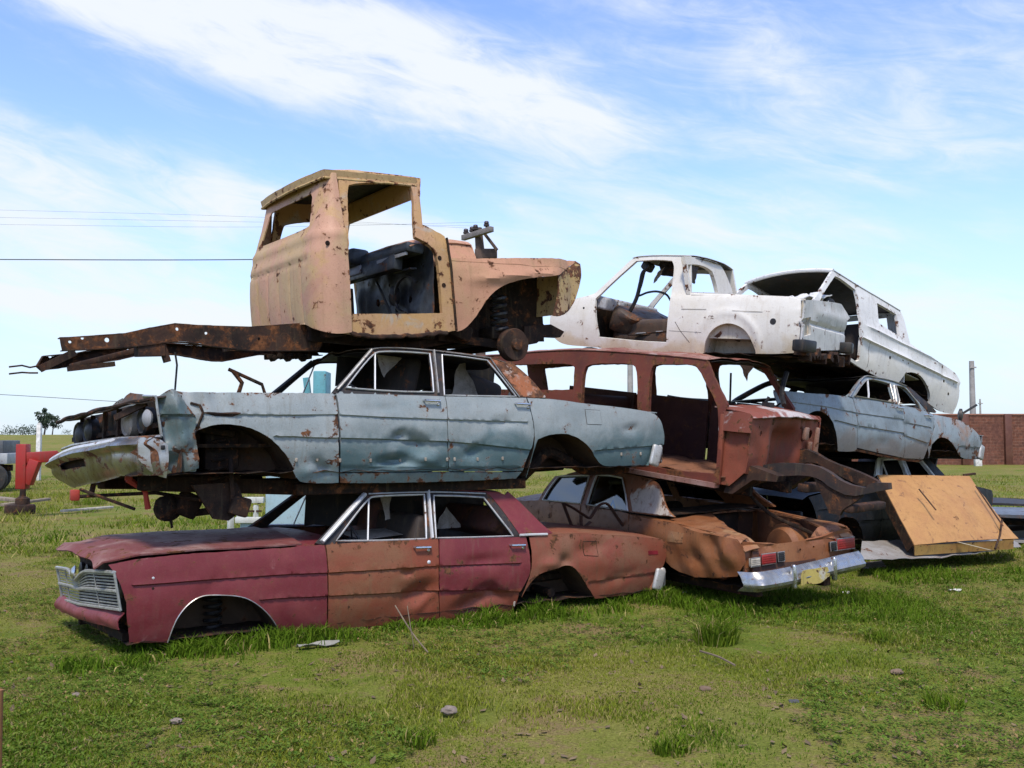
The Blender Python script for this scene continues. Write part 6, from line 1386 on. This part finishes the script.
stone(449, 712, .038, 'pinkish grey stone on the grass at bottom centre', ST); stone(176, 722, .026, 'small tan stone at the lower left of the lawn', ST); stone(76, 696, .024, 'flat stone lying left of the maroon sedan nose', ST); stone(705, 690, .03, 'brown clod of earth below the spiky tuft', plain('clod', (.13, .085, .055), .95)); stone(794, 703, .026, 'dark grey stone at the right of the lawn', plain('dark_stone', (.07, .07, .075), .9)); stone(897, 673, .032, 'brown stone on the right side of the lawn', plain('clod2', (.15, .10, .065), .95))
def scrap(px, py, L, W_, rot, label, mat, name, cat, hump=.02, z=.012):
    c = gpt(px, py); ca, sa = math.cos(rot), math.sin(rot)
    P = []
    for i in range(7):
        row = []
        for j in range(5):
            u, v = (i/6-.5)*L, (j/4-.5)*W_*(1+.3*math.sin(i*1.7)); row.append(Vector((c.x+u*ca-v*sa, c.y+u*sa+v*ca, c.z+z+gh(c.x, c.y)+hump*(math.sin(i*1.1+j)+1)*.5)))
        P.append(row)
    tag(grid_sheet(name, P, mat, None, .004), label, cat)
PW = plain('old_paper', (.62, .60, .54), .8)
scrap(845, 591, .10, .05, .3, 'white paper scrap on the grass below the yellow plate', PW, 'paper_scrap', 'litter'); scrap(955, 590, .14, .045, .1, 'pale flat scrap lying below the leaning orange panel', PW, 'paper_scrap', 'litter')
scrap(318, 649, .34, .07, .55, 'peeling white strip in the grass beneath the orange door', paint('peeling_white_strip', (.30, .29, .25), (.14, .14, .11), seed=101, rust=.1), 'trim_strip', 'metal strip', .03, .02)
scrap(677, 594, .2, .02, .1, 'thin bright wire lying beside the maroon sedan tail', M['alu'], 'wire_scrap', 'wire', .01)
def stick(pts, r, label, name='twig', mat=None, cat='twig'):
    tag(MB().tube(catmull(pts, 4), r, 6).build(name, mat or plain('dry_twig', (.16, .12, .08), .9)), label, cat)
g = lambda px, py, h=0: gpt(px, py)+Vector((0, 0, h))
stick([g(428, 655, .02), g(412, 648, .12), g(395, 640, .28)], .006, 'dark bent twig leaning on the foot of the orange door')
stick([g(414, 650, .01), g(410, 650, .2), g(407, 648, .33)], .0035, 'upright dry stalk standing by the foot of the orange door', 'dry_stalk', None, 'stalk'); stick([g(700, 655, .03), g(718, 662, .04), g(735, 668, .02)], .008, 'dark stick lying below the spiky tuft')
# ------------------------------------------------------------------ scrap round the stack
bs_ = paint('brown_bent_strip', (.09, .035, .025), (.06, .025, .02), (.4, .7), 4, .35, rough=.75, seed=102)
def rp(q, y=-.15): x, z = redP.side(*q, y); return redP.M @ Vector((x, y, z))
b0 = thing('bent_frame', 'bent brown metal strip frame standing on the maroon sedan boot lid', 'scrap metal', Matrix.Translation(rp(Cc((480, 330))[0])))
inv = b0.matrix_world.inverted()
for pts in (((332, 212), (352, 265), (376, 330)), ((336, 214), (372, 232), (418, 262), (440, 272), (462, 238), (486, 216), (512, 218), (548, 268), (596, 340)), ((404, 262), (408, 312), (440, 288))):
    mb = MB(); q = [rp(a) for a in Cc(*pts)]
    mb.tube(resample3 if False else catmull(q, 3), .034, 6, flat=.35, up=(-.5, .85, 0)); mb.bm.transform(inv); mb.build('metal_strip', bs_, b0)
# leaning orange panel
OP = thing('metal_panel', 'sunlit orange metal panel leaning on the dark sedan at right', 'panel')
def bil(c, u, v): return c[0].lerp(c[1], u).lerp(c[3].lerp(c[2], u), v)
TLp, TRp, BRp, BLp = at(877, 475.5, 13.4), at(969, 476.5, 14.25), at(1013, 539.5, 13.45), at(914, 545.5, 12.6)
opm = paint('orange_panel_paint', (.40, .21, .075), (.34, .165, .065), (.4, .7), 2, .05, rscale=5, rough=.6, dirt=.45, dirtc=(.22, .12, .05), seed=103, spec=.3, blot=[(3.2, .60, .70, (.22, .11, .05), .6), (7, .62, .66, (.16, .075, .04), .7)])
nrm = (TRp-TLp).cross(BLp-TLp).normalized()
if nrm.y > 0: nrm = -nrm
P = [[bil((TLp, TRp, BRp, BLp), u/16, v/14)+(BRp-BLp).normalized()*.10*(v/14)**3*max(0, (u-10)/6)+nrm*(.08*math.sin(math.pi*u/16)*math.sin(math.pi*v/16)+.012*mn.noise(Vector((u*.4, v*.4, 3)))-.02*math.exp(-((u-12)/.5)**2)*(4 < v < 13)) for v in range(15)] for u in range(17)]
grid_sheet('panel_face', P, opm, OP, .012)
def lipf(A_, B_, off, nm, n=16, mat=opm):
    P = [[A_.lerp(B_, u/n)+off*(v/3)+Vector((0, 0, .006*mn.noise(Vector((u, v, 1))))) for v in range(4)] for u in range(n+1)]; grid_sheet(nm, P, mat, OP, .012)
lipf(BLp-nrm*.002, BRp-nrm*.002, Vector((.02, .05, -.125)), 'folded_lip', mat=paint('ochre_lip', (.42, .25, .07), (.36, .17, .05), (.4, .7), 3, .25, rough=.6, seed=104)); lipf(TLp, BLp, -nrm*.13, 'side_flange', mat=M['underbody']); lipf(TRp, BRp, -nrm*.13, 'side_flange', mat=M['rust'])
q = [at(958, 542, 12.9), at(990, 550, 13.1)]; MB().bar(q[0], q[1], .03, .008).build('edge_strip', plain('pale_strip', (.6, .5, .36), .6), OP)
q = [at(1002, 520, 13.6), at(1000, 535, 13.35), at(995, 549, 13.15)]; MB().tube(q, .014, 6).build('rusty_rod', M['rust'], OP)
q = TRp; MB().bar(q+Vector((-.08, 0, .02)), q+Vector((.10, .02, .04)), .05, .03, bev=.006).build('corner_tab', M['rust'], OP)
def flat_sheet(name, px, z, mat, label, cat='sheet metal', amp=.02, cor=0, t=.006):
    o = [gpt(a, b, z) for a, b in px]; o2 = [(p.x, p.y) for p in o]
    ob = panel(name, o2, lambda u, v: Vector((u, v, z+amp*mn.noise(Vector((u*1.3, v*1.3, 4)))+cor*math.sin(u*26))), mat, None, t=t, cell=.09, gap=0, smooth_in=False, jag=.02); tag(ob, label, cat)
gal = paint('dull_galvanised', (.29, .28, .265), (.21, .19, .17), (.4, .66), 2, .2, rough=.6, dirt=.5, dirtc=(.17, .13, .10), seed=105)
c0 = (at(862, 541, 13.0), at(1009, 536, 14.6), at(1021, 545.5, 13.75), at(860, 559.0, 12.15))
P = []
for u in range(29):
    row = []
    for v in range(9):
        p = bil(c0, u/28, v/8); bow = math.sin(math.pi*min(1, u/28))*(v/8); p = p+Vector((-.02, -.10, -.05))*bow+Vector((0, 0, .03*mn.noise(Vector((u*.35, v*.4, 1)))+.006*math.sin(u*2.2))); row.append(p)
    P.append(row)
tag(grid_sheet('sheet_metal', P, gal, None, .006, flip=True), 'wide dented galvanised sheet lying beneath the orange panel', 'sheet metal')
for q in ((at(975, 487, 13.95), at(1002, 527, 13.35)), (at(918, 490, 13.2), at(935, 511, 12.95))):
    MB().bar(q[0]+nrm*.02, q[1]+nrm*.02, .02, .008).build('pressed_rib', M['rust'], OP)
flat_sheet('sheet_metal', [(857, 563), (882, 561), (886, 566), (872, 568), (858, 568)], .03, gal, 'small grey sheet offcut beside the copper sedan bumper')
sc_d = paint('dark_sheet', (.10, .115, .14), (.06, .065, .075), (.4, .7), 2, .15, rough=.4, dirt=.3, seed=106)
def slab(name, px, z, th, mat, label, amp=.03):
    o = [(p.x, p.y) for p in (gpt(a, b, z) for a, b in px)]; mb = MB(); mb.prism(resample(o, .15), lambda u, v, k: Vector((u, v, z-th*k+amp*mn.noise(Vector((u*1.2, v*1.2, 2))))))
    tag(mb.build(name, mat), label, 'scrap metal')
slab('car_panel', [(982, 506), (1045, 508), (1050, 516), (984, 514)], .46, .05, sc_d, 'blue grey car panel on top of the scrap at the right edge'); slab('car_panel', [(986, 514), (1046, 515), (1050, 522), (990, 521)], .30, .06, M['underbody'], 'black slab under the blue grey panel at the right edge')
slab('car_panel', [(995, 520), (1050, 514), (1052, 528), (1002, 532)], .16, .13, M['black'], 'black bent panel lowest of the scrap at the right edge'); slab('car_panel', [(1012, 538), (1048, 537), (1050, 541), (1014, 541)], .05, .03, gal, 'pale strip on the grass beside the scrap at right')
slab('car_panel', [(978, 497), (1040, 500), (1044, 504), (980, 503)], .50, .04, M['trim'], 'thin black sheet behind the blue grey panel at right edge')
# ------------------------------------------------------------------ left background
red_p = paint('red_machine_paint', (.30, .018, .012), (.22, .022, .016), (.4, .7), 2, .06, rough=.45, dirt=.2, seed=107)
HT = thing('trailer_hitch', 'bright red steel gooseneck hitch standing on a rusty wheel at far left', 'machine'); Yh = 21.5
H = lambda px, py, dy=0: at(px, py, Yh+dy)
mb = MB(); mb.bar(H(23.5, 444), H(22.5, 489), .22, .24, up=(0, 1, 0), bev=.02); mb.build('upright_post', red_p, HT)
mb = MB(); mb.bar(H(26, 458), H(58, 456, .3), .24, .24, bev=.02); mb.bar(H(57, 456.5, .3), H(84, 462, .6), .24, .2, bev=.02); mb.build('boom_arm', red_p, HT)
mb = MB(); mb.bar(H(27, 484), H(36, 460), .22, .2, up=(0, 1, 0), bev=.02); mb.build('diagonal_brace', red_p, HT)
mb = MB(); c = gpt(20, 513); c.z = gh(c.x, c.y)
mb.lathe(c, (0, 0, 1), [(.12, 0), (.30, .01), (.32, .05), (.32, .18), (.30, .22), (.12, .24)], 22); mb.lathe(c+Vector((.05, 0, .24)), (0, 0, 1), [(.16, 0), (.15, .12), (.07, .17), (.06, .35)], 14); mb.build('base_wheel', M['rust'], HT)
stick3 = lambda a, b, w_, h_, label, mat, nm='plank': tag(MB().bar(a, b, w_, h_, bev=.006).build(nm, mat), label, 'plank')
wd = plain('weathered_wood', (.24, .19, .14), .9, 0, .35, 6); wd2 = plain('pale_wood', (.45, .40, .32), .85, 0, .3, 6)
a = gpt(2, 505, .16); b = gpt(49, 499, .22); stick3(a, b, .12, .06, 'dark plank laid across beside the red hitch base', wd)
a = gpt(62, 511, .06); b = gpt(112, 507, .06); stick3(a, b, .12, .05, 'long pale plank on the field right of the red hitch', wd2)
a = gpt(-4, 498, .12); b = gpt(14, 500, .14); stick3(a, b, .2, .08, 'short brown board at the left edge by the hitch', wd)
FP = thing('fence_post', 'white concrete fence post behind the red hitch', 'post'); a = gpt(38, 480); a.z = gh(a.x, a.y); hp = 2.28
conc = plain('concrete_white', (.62, .60, .56), .9)
mb = MB(); mb.box(a+Vector((0, 0, hp/2-.1)), (.17, .17, hp+.2), None, .015); mb.build('post_shaft', conc, FP); mb = MB(); mb.box(a+Vector((0, 0, hp+.03)), (.13, .13, .1), None, .03); mb.build('post_cap', conc, FP)
# old grey flatbed at the left edge
FB = thing('flatbed_trailer', 'grey flatbed trailer on dark wheels at the left edge', 'trailer'); Yb = 31
c = at(-34, 462, Yb)
mb = MB(); mb.box((c.x-1.2, Yb+1, 1.05), (4.2, 2.0, .34), Matrix.Rotation(.2, 3, 'Z'), .02); mb.build('deck', paint('grey_flatbed', (.36, .37, .37), (.25, .26, .27), seed=108, rust=.15), FB)
mb = MB(); mb.box((c.x-1.3, Yb+1.1, 1.42), (4.0, 1.9, .42), Matrix.Rotation(.2, 3, 'Z'), .03); mb.build('side_board', paint('dark_grey_board', (.09, .10, .11), (.06, .065, .07), seed=109, rust=.1), FB)
for dx, dy in ((.7, .3), (-1.6, -.1), (.05, 1.8), (-1.9, 1.5)):
    mb = MB(); mb.lathe((c.x+dx, Yb+dy, .44), (.2, -1, 0), [(.05, -.02), (.22, 0), (.42, .02), (.46, .06), (.46, .2), (.42, .24), (.1, .25)], 22); mb.build('wheel', M['rubber'], FB)
mb = MB(); mb.bar((c.x-3, Yb+.4, .75), (c.x+.9, Yb+1.1, .75), .12, .2); mb.build('chassis_beam', M['underbody'], FB)
# pale blue machine behind the stack
CB = thing('feed_hopper', 'pale blue sheet metal hopper cabinet seen between the maroon and grey blue sedans', 'machine'); Yc = 17.2
cyan = paint('pale_cyan_paint', (.36, .50, .55), (.30, .44, .49), (.4, .7), 1.5, .06, rough=.5, dirt=.3, dirtc=(.3, .3, .25), seed=110); teal = paint('teal_sheet_paint', (.10, .30, .33), (.08, .24, .27), (.4, .7), 2, .08, rough=.5, seed=111); pw_ = paint('off_white_frame', (.55, .57, .53), (.45, .45, .4), seed=112, rust=.08)
a = at(264, 532, Yc); b = at(327, 532, Yc)
mb = MB(); mb.box(((a.x+b.x)/2, Yc+.5, 1.0), (b.x-a.x, .9, 2.0), None, .03); mb.build('cabinet', cyan, CB)
mb = MB(); u0, u1 = at(311, 400, Yc).x, at(324, 400, Yc).x; mb.box(((u0+u1)/2, Yc+.4, 2.0), (u1-u0, .5, 1.7), None, .02); mb.build('upper_duct', teal, CB)
mb = MB(); u0, u1 = at(297, 400, Yc).x, at(303, 400, Yc).x; mb.bar(((u0+u1)/2+.1, Yc+.5, 1.9), ((u0+u1)/2, Yc+.5, 2.75), .12, .1); mb.build('duct_brace', teal, CB)
mb = MB(); u0, u1 = at(362, 400, Yc).x, at(378, 400, Yc).x; mb.box(((u0+u1)/2, Yc+.6, 1.95), (u1-u0, .3, 1.6), None, .02); mb.build('side_duct', paint('pale_duct', (.45, .56, .56), (.35, .47, .48), seed=113), CB)
X = lambda px: at(px, 500, Yc).x; Zp = lambda py: at(264, py, Yc).z
for (x0, y0, x1, y1, w_) in ((231, 496, 231, 534, .09), (238, 500, 264, 500, .10), (239, 505, 239, 520, .06), (256, 505, 256, 520, .07), (236, 520, 262, 520, .10)):
    mb = MB(); mb.bar((X(x0), Yc, Zp(y0)), (X(x1), Yc, Zp(y1)), w_, w_, bev=.008); mb.build('frame_bar', pw_, CB)
mb = MB(); mb.box(((X(240)+X(263))/2, Yc+.06, Zp(528)), (X(263)-X(240), .06, .28), None, .01); mb.build('lower_panel', cyan, CB)
mb = MB(); mb.bar((X(236), Yc-.02, Zp(511)), (X(262), Yc-.02, Zp(511)), .03, .03); mb.build('thin_bar', M['rust'], CB); mb = MB(); mb.lathe((X(259.5), Yc-.02, Zp(501)), (0, -1, 0), [(.05, -.02), (.05, .02), (.02, .025)], 12); mb.build('round_knob', M['black'], CB)
MB().bar(at(331, 519, 15), at(318, 531, 15), .10, .05).build('plank', wd); bpy.data.objects['plank.003' if 'plank.003' in bpy.data.objects else 'plank'].name = 'plank'
pl = [o for o in bpy.data.objects if o.name.startswith('plank') and 'label' not in o.keys()]
for o in pl: tag(o, 'grey board propped slanting behind the maroon sedan windshield', 'plank')
# rusty post at the very edge of the frame
c = at(0.5, 690, 4.05); mb = MB(); mb.tube([(c.x-.012, 4.05, -.05), (c.x-.010, 4.05, c.z*.5), (c.x-.012, 4.05, c.z)], .022, 10); tag(mb.build('rusty_post', paint('orange_rust_post', (.26, .11, .04), (.15, .07, .03), (.4, .7), 5, .3, rough=.85, seed=114)), 'orange rusty post at the bottom left corner of the view', 'post')
# ------------------------------------------------------------------ brick wall, poles, wires, trees
def brick_mat():
    m, nt = nt_new('old_brick'); L = nt.links; tc = N(nt, 'ShaderNodeTexCoord'); mp = N(nt, 'ShaderNodeMapping'); mp.inputs['Rotation'].default_value = (math.radians(90), 0, 0); L.new(tc.outputs['Object'], mp.inputs[0])
    b = N(nt, 'ShaderNodeTexBrick', inp={'Scale': 1.0, 'Brick Width': .42, 'Row Height': .19, 'Mortar Size': .012, 'Color1': (.15, .052, .028, 1), 'Color2': (.10, .038, .023, 1), 'Mortar': (.17, .09, .06, 1)}); L.new(mp.outputs[0], b.inputs['Vector'])
    n = noise(nt, tc.outputs['Object'], .7, 6, .65); col = mixc(nt, ramp(nt, n, .4, .7), b.outputs[0], (.115, .045, .03)); col = mixc(nt, .35, col, mixc(nt, ramp(nt, noise(nt, tc.outputs['Object'], 5, 5, .7), .3, .7), (0, 0, 0), (1, 1, 1)), 'SOFT_LIGHT')
    p = N(nt, 'ShaderNodeBsdfPrincipled', inp={'Roughness': .95}); L.new(col, p.inputs[0]); L.new(p.outputs[0], N(nt, 'ShaderNodeOutputMaterial').inputs[0]); return m
BR = brick_mat(); Yw = 66
BW = thing('brick_wall', 'long red brown brick wall closing the yard at right', 'wall', Matrix.Translation((40, Yw, 0)))
mb = MB(); mb.box((-3, 0, 1.62), (44, .25, 3.28), Matrix.Rotation(0, 3, 'Z')); mb.build('wall_face', BR, BW)
for px in (963, 1006): mb = MB(); mb.box((at(px, 430, Yw).x-40, -.2, 1.66), (.45, .35, 3.34), None, .01); mb.build('pier', paint('dark_pier', (.10, .035, .022), (.13, .05, .03), rust=.1, seed=115+px), BW)
mb = MB(); mb.box((-3, 0, 3.31), (44, .36, .10), None, .01); mb.build('coping', plain('coping', (.26, .12, .08), .9), BW)
mb = MB(); c = gpt(978, 466); mb.box((c.x, c.y, .38), (.42, .3, .8), None, .03); mb.box((c.x, c.y, .80), (.36, .26, .06), None, .02); tag(mb.build('marker_post', conc), 'short white marker post in front of the brick wall', 'post')
tuft(1000, 462, 900, .75, 3.2, 'overgrown grass bank along the foot of the brick wall', .02, 'grass bank')
wdp = plain('grey_pole', (.30, .28, .26), .9, 0, .2, 3)
def pole(px, ytop, Y, r, label, steps=False):
    t = at(px, ytop, Y); P_ = thing('utility_pole', label, 'pole', Matrix.Translation((t.x, Y, gh(t.x, Y)))); h_ = t.z-gh(t.x, Y)
    mb = MB(); mb.tube([(0, 0, -.3), (0, 0, h_*.5), (0, 0, h_)], [r*1.25, r*1.1, r*.9], 10); mb.build('pole_shaft', wdp, P_)
    mb = MB(); mb.bar((-.25, -r, h_-.5), (.25, -r, h_-.5), .08, .1); mb.build('cross_arm', wdp, P_); return P_
pole(971.5, 361, 75, .20, 'tall bare grey pole behind the brick wall at right'); pole(980, 399, 110, .10, 'thin distant pole above the brick wall, right of the tall one'); pole(630, 352, 60, .17, 'grey pole visible through the rear side window of the wagon')
Yp = 42; t = at(481, 222, Yp); UP = thing('utility_pole', 'dark utility pole with four insulators rising behind the orange hood', 'pole', Matrix.Translation((t.x, Yp, 0)))
dkw = plain('dark_pole_wood', (.085, .055, .042), .9); gy2 = plain('grey_cross_arm', (.17, .15, .14), .9)
Q = lambda px, py, dy=0: at(px, py, Yp+dy)-Vector((t.x, Yp, 0))
mb = MB(); mb.tube([(0, 0, -.2), (-.02, 0, Q(480, 256).z), (-.12, 0, Q(479, 228).z)], [.24, .20, .16], 12); mb.build('pole_shaft', dkw, UP)
mb = MB(); mb.bar(Q(463, 238, .4), Q(492, 229, -1.0), .20, .22, bev=.01); mb.build('cross_arm', gy2, UP)
mb = MB(); mb.bar(Q(484, 233, -.2), Q(497, 250, -.4), .10, .12); mb.build('arm_brace', dkw, UP)
mb = MB(); mb.box(Q(486, 254), (.95, .35, .42), None, .05); mb.build('equipment_box', dkw, UP)
ins = plain('insulator_glaze', (.05, .035, .035), .3)
for px, py, dy in ((466, 233, .3), (472, 231, .0), (475.5, 229, -.2), (486.5, 225.5, -.7)):
    c = Q(px, py, dy); mb = MB(); mb.lathe(c-Vector((0, 0, .05)), (0, 0, 1), [(.03, -.08), (.05, 0), (.12, .02), (.13, .09), (.08, .11), (.11, .14), (.09, .22), (.03, .24)], 12); mb.build('insulator', ins, UP)
wire = plain('weathered_wire', (.05, .055, .06), .6)
def line(name, pts, r, label):
    tag(MB().tube(catmull(pts, 8), r, 5).build(name, wire), label, 'wire', 'overhead wires on the utility pole')
line('power_line', [at(-260, 258, 44), at(0, 259.5, 43), at(255, 259.5, 42.4), at(478, 254, 42.2)], .022, 'dark overhead wire, lowest and thickest of those running left from the pole')
line('power_line', [at(-260, 204, 44), at(0, 210, 43), at(255, 217, 42.6), at(466, 228, 42.3)], .004, 'faint uppermost overhead wire running left from the leftmost insulator')
line('power_line', [at(-260, 213, 43), at(0, 217.5, 42.5), at(255, 222, 42.1), at(475, 226, 41.8)], .004, 'faint middle overhead wire running left from the insulators')
line('power_line', [at(-260, 222, 42), at(0, 224.5, 41.8), at(255, 227, 41.5), at(487, 222, 41.3)], .004, 'faint overhead wire just above the thickest one, left of cab')
tag(MB().tube(catmull([at(-200, 384, 60), at(0, 394.5, 60), at(140, 403, 62), at(300, 412, 64)], 8), .018, 5).build('telephone_wire', wire), 'thin low wire crossing the sky left of the smashed bumper', 'wire')
leafm = plain('distant_leaf', (.035, .055, .03), .9, 0, .4, 2); bark = plain('bark', (.08, .06, .05), .95)
def tree(px, ybase, Y, h, wdt, n, label, kind='tree', lob=6, trunk=True, seed=0):
    b = at(px, ybase, Y); z0 = gh(b.x, Y); T_ = thing(kind, label, 'tree' if kind != 'bush' else 'bush', Matrix.Translation((b.x, Y, z0))); r = random.Random(seed)
    if trunk:
        mb = MB(); mb.tube([(0, 0, -.2), (.05*h, 0, h*.35), (0, 0, h*.8)], [h*.035, h*.025, h*.008], 8)
        for k in range(5): a = r.random()*6.28; mb.tube([(0, 0, h*(.3+.1*k)), (math.cos(a)*wdt*.4, math.sin(a)*wdt*.3, h*(.45+.1*k))], [h*.012, h*.004], 5)
        mb.build('trunk', bark, T_)
    cl = [(Vector((r.uniform(-.42, .42)*wdt, r.uniform(-.3, .3)*wdt, h*r.uniform(.38 if trunk else .2, .9))), wdt*r.uniform(.17, .30)) for _ in range(lob*2)]; cl.append((Vector((0, 0, h*.90)), wdt*.16))
    if not trunk: cl = [(Vector((c.x, c.y, c.z*.55)), R_*1.3) for c, R_ in cl]
    bm = bmesh.new()
    for _ in range(n):
        c, R_ = r.choice(cl); d = Vector((r.gauss(0, 1), r.gauss(0, 1), r.gauss(0, .8))); d = d.normalized()*R_*(r.random()**.5); p = c+d; s = max(h, wdt*.7)*r.uniform(.016, .036)
        u = Vector((r.gauss(0, 1), r.gauss(0, 1), r.gauss(0, 1))).normalized(); w_ = u.orthogonal().normalized()
        bm.faces.new([bm.verts.new(p+u*s*1.4), bm.verts.new(p+w_*s), bm.verts.new(p-u*s*1.4), bm.verts.new(p-w_*s)])
    finish('crown', bm, leafm, T_, smooth=False)
tree(44, 438, 230, 6.4, 3.6, 900, 'tall dark tree on the ridge just right of the white post', seed=1, lob=7); tree(52, 438, 232, 4.4, 3.2, 700, 'shorter dark tree on the ridge, right of the tall one', seed=2)
tree(27, 438, 228, 2.6, 5.0, 700, 'broad low dark bush on the ridge, left of the white post', 'bush', 8, False, 3); tree(13, 439, 226, 1.9, 5.0, 500, 'low scrubby bush on the ridge near the left edge', 'bush', 7, False, 4)
tree(67, 438, 235, 2.0, 1.8, 250, 'small round bush on the ridge beside the smashed fender', 'bush', 4, False, 5); tree(215, 437, 240, 2.2, 6, 500, 'low bush on the ridge behind the smashed fender', 'bush', 7, False, 6)
# ------------------------------------------------------------------ light and sky
w = bpy.data.worlds.new('World'); sc.world = w; w.use_nodes = True
nt = w.node_tree; nt.nodes.clear(); L = nt.links
sky = N(nt, 'ShaderNodeTexSky', sky_type='NISHITA'); sky.sun_disc = False
SUN_EL, SUN_AZ = math.radians(58), math.radians(180+6)      # azimuth from +Y, clockwise seen from above
sky.sun_elevation = SUN_EL; sky.sun_rotation = SUN_AZ; sky.dust_density = .6; sky.ozone_density = 2.0
tc = N(nt, 'ShaderNodeTexCoord'); sx = N(nt, 'ShaderNodeSeparateXYZ'); L.new(tc.outputs['Generated'], sx.inputs[0])
U = N(nt, 'ShaderNodeMath', operation='ARCTAN2'); L.new(sx.outputs[0], U.inputs[0]); L.new(sx.outputs[1], U.inputs[1]); U = U.outputs[0]
V = N(nt, 'ShaderNodeMath', operation='ARCSINE'); L.new(sx.outputs[2], V.inputs[0]); V = V.outputs[0]
mul = lambda a, b: math_n(nt, 'MULTIPLY', a, b); add = lambda a, b: math_n(nt, 'ADD', a, b); sub = lambda a, b: math_n(nt, 'SUBTRACT', a, b)
cx = N(nt, 'ShaderNodeCombineXYZ'); L.new(U, cx.inputs[0]); L.new(add(V, mul(U, .22)), cx.inputs[1])
mp = N(nt, 'ShaderNodeMapping'); mp.inputs['Scale'].default_value = (3.2, 11, 1); L.new(cx.outputs[0], mp.inputs[0])
n1 = noise(nt, mp.outputs[0], 1.0, 9, .58, .7); n2 = noise(nt, mp.outputs[0], 3.2, 8, .65, .9)
mp3 = N(nt, 'ShaderNodeMapping'); mp3.inputs['Scale'].default_value = (1.6, 5, 1); mp3.inputs['Location'].default_value = (4.2, 1.7, 0); L.new(cx.outputs[0], mp3.inputs[0])
n3 = noise(nt, mp3.outputs[0], 1.0, 6, .55, .5)
wob = mul(sub(n3, .5), .16)
def band(v0, slope, th, u0, u1, soft=.12):
    """a streak of cirrus: height v0 + slope*u, between two bearings"""
    d = math_n(nt, 'DIVIDE', sub(add(V, wob), add(mul(U, slope), v0)), th)
    g_ = math_n(nt, 'EXPONENT', mul(mul(d, d), -1.0))
    return mul(g_, mul(ramp(nt, U, u0-soft, u0+soft), ramp(nt, U, u1-soft, u1+soft, True)))
m_ = mul(band(.325, -.20, .058, -.50, .16), 1.05)
m_ = math_n(nt, 'MAXIMUM', m_, mul(band(.165, -.20, .035, -.9, .02), .95))
m_ = math_n(nt, 'MAXIMUM', m_, mul(band(.20, -.12, .045, -.06, .4), .55))
low = ramp(nt, add(V, mul(sub(n3, .5), .10)), .055, .155, True)
m_ = math_n(nt, 'MAXIMUM', m_, mul(low, .55))
m_ = math_n(nt, 'MAXIMUM', m_, mul(ramp(nt, n3, .36, .62), .62))
m_ = math_n(nt, 'MAXIMUM', m_, mul(band(.235, .10, .03, .2, .9), .5))
m_ = math_n(nt, 'MAXIMUM', m_, mul(band(.125, -.02, .022, -.9, -.12), .95))
m_ = math_n(nt, 'MAXIMUM', m_, mul(band(.255, -.05, .022, -.05, .25), .6))
side = ramp(nt, math_n(nt, 'ABSOLUTE', U), .6, 1.0)
m_ = math_n(nt, 'MAXIMUM', m_, mul(side, mul(ramp(nt, n3, .45, .65), .8)))
dens = add(mul(m_, add(.10, mul(n1, 1.35))), mul(mul(sub(n2, .5), .85), add(.35, m_)))
dens = ramp(nt, add(dens, mul(sub(n1, .50), .40)), .10, .86)
veil = mul(dens, .97)
haze_low = mul(ramp(nt, V, .0, .30, True), .80)
SKYK = N(nt, 'ShaderNodeMix', data_type='RGBA', blend_type='MULTIPLY'); SKYK.inputs[0].default_value = 1; L.new(sky.outputs[0], SKYK.inputs[6]); SKYK.inputs[7].default_value = (1.15, 1.18, 1.46, 1)
skc = mixc(nt, haze_low, SKYK.outputs[2], (3.2, 4.05, 4.8))
col = mixc(nt, veil, skc, (4.5, 4.75, 4.95))
hor = ramp(nt, V, -.02, .0)
col = mixc(nt, hor, (1.0, 1.05, .8), col)
bg = N(nt, 'ShaderNodeBackground', inp={'Strength': .12}); L.new(col, bg.inputs[0])
L.new(bg.outputs[0], N(nt, 'ShaderNodeOutputWorld').inputs[0])
sd = bpy.data.lights.new('sun', 'SUN'); so = bpy.data.objects.new('sun', sd); COL.objects.link(so)
sd.energy = 2.5; sd.angle = math.radians(9); sd.color = (1, .93, .82)
dv = Vector((math.sin(SUN_AZ)*math.cos(SUN_EL), math.cos(SUN_AZ)*math.cos(SUN_EL), math.sin(SUN_EL)))
so.rotation_euler = dv.to_track_quat('Z', 'Y').to_euler()
vs = sc.view_settings; vs.view_transform = 'Standard'; vs.look = 'None'; vs.exposure = .75; vs.gamma = 1
vs.use_curve_mapping = False
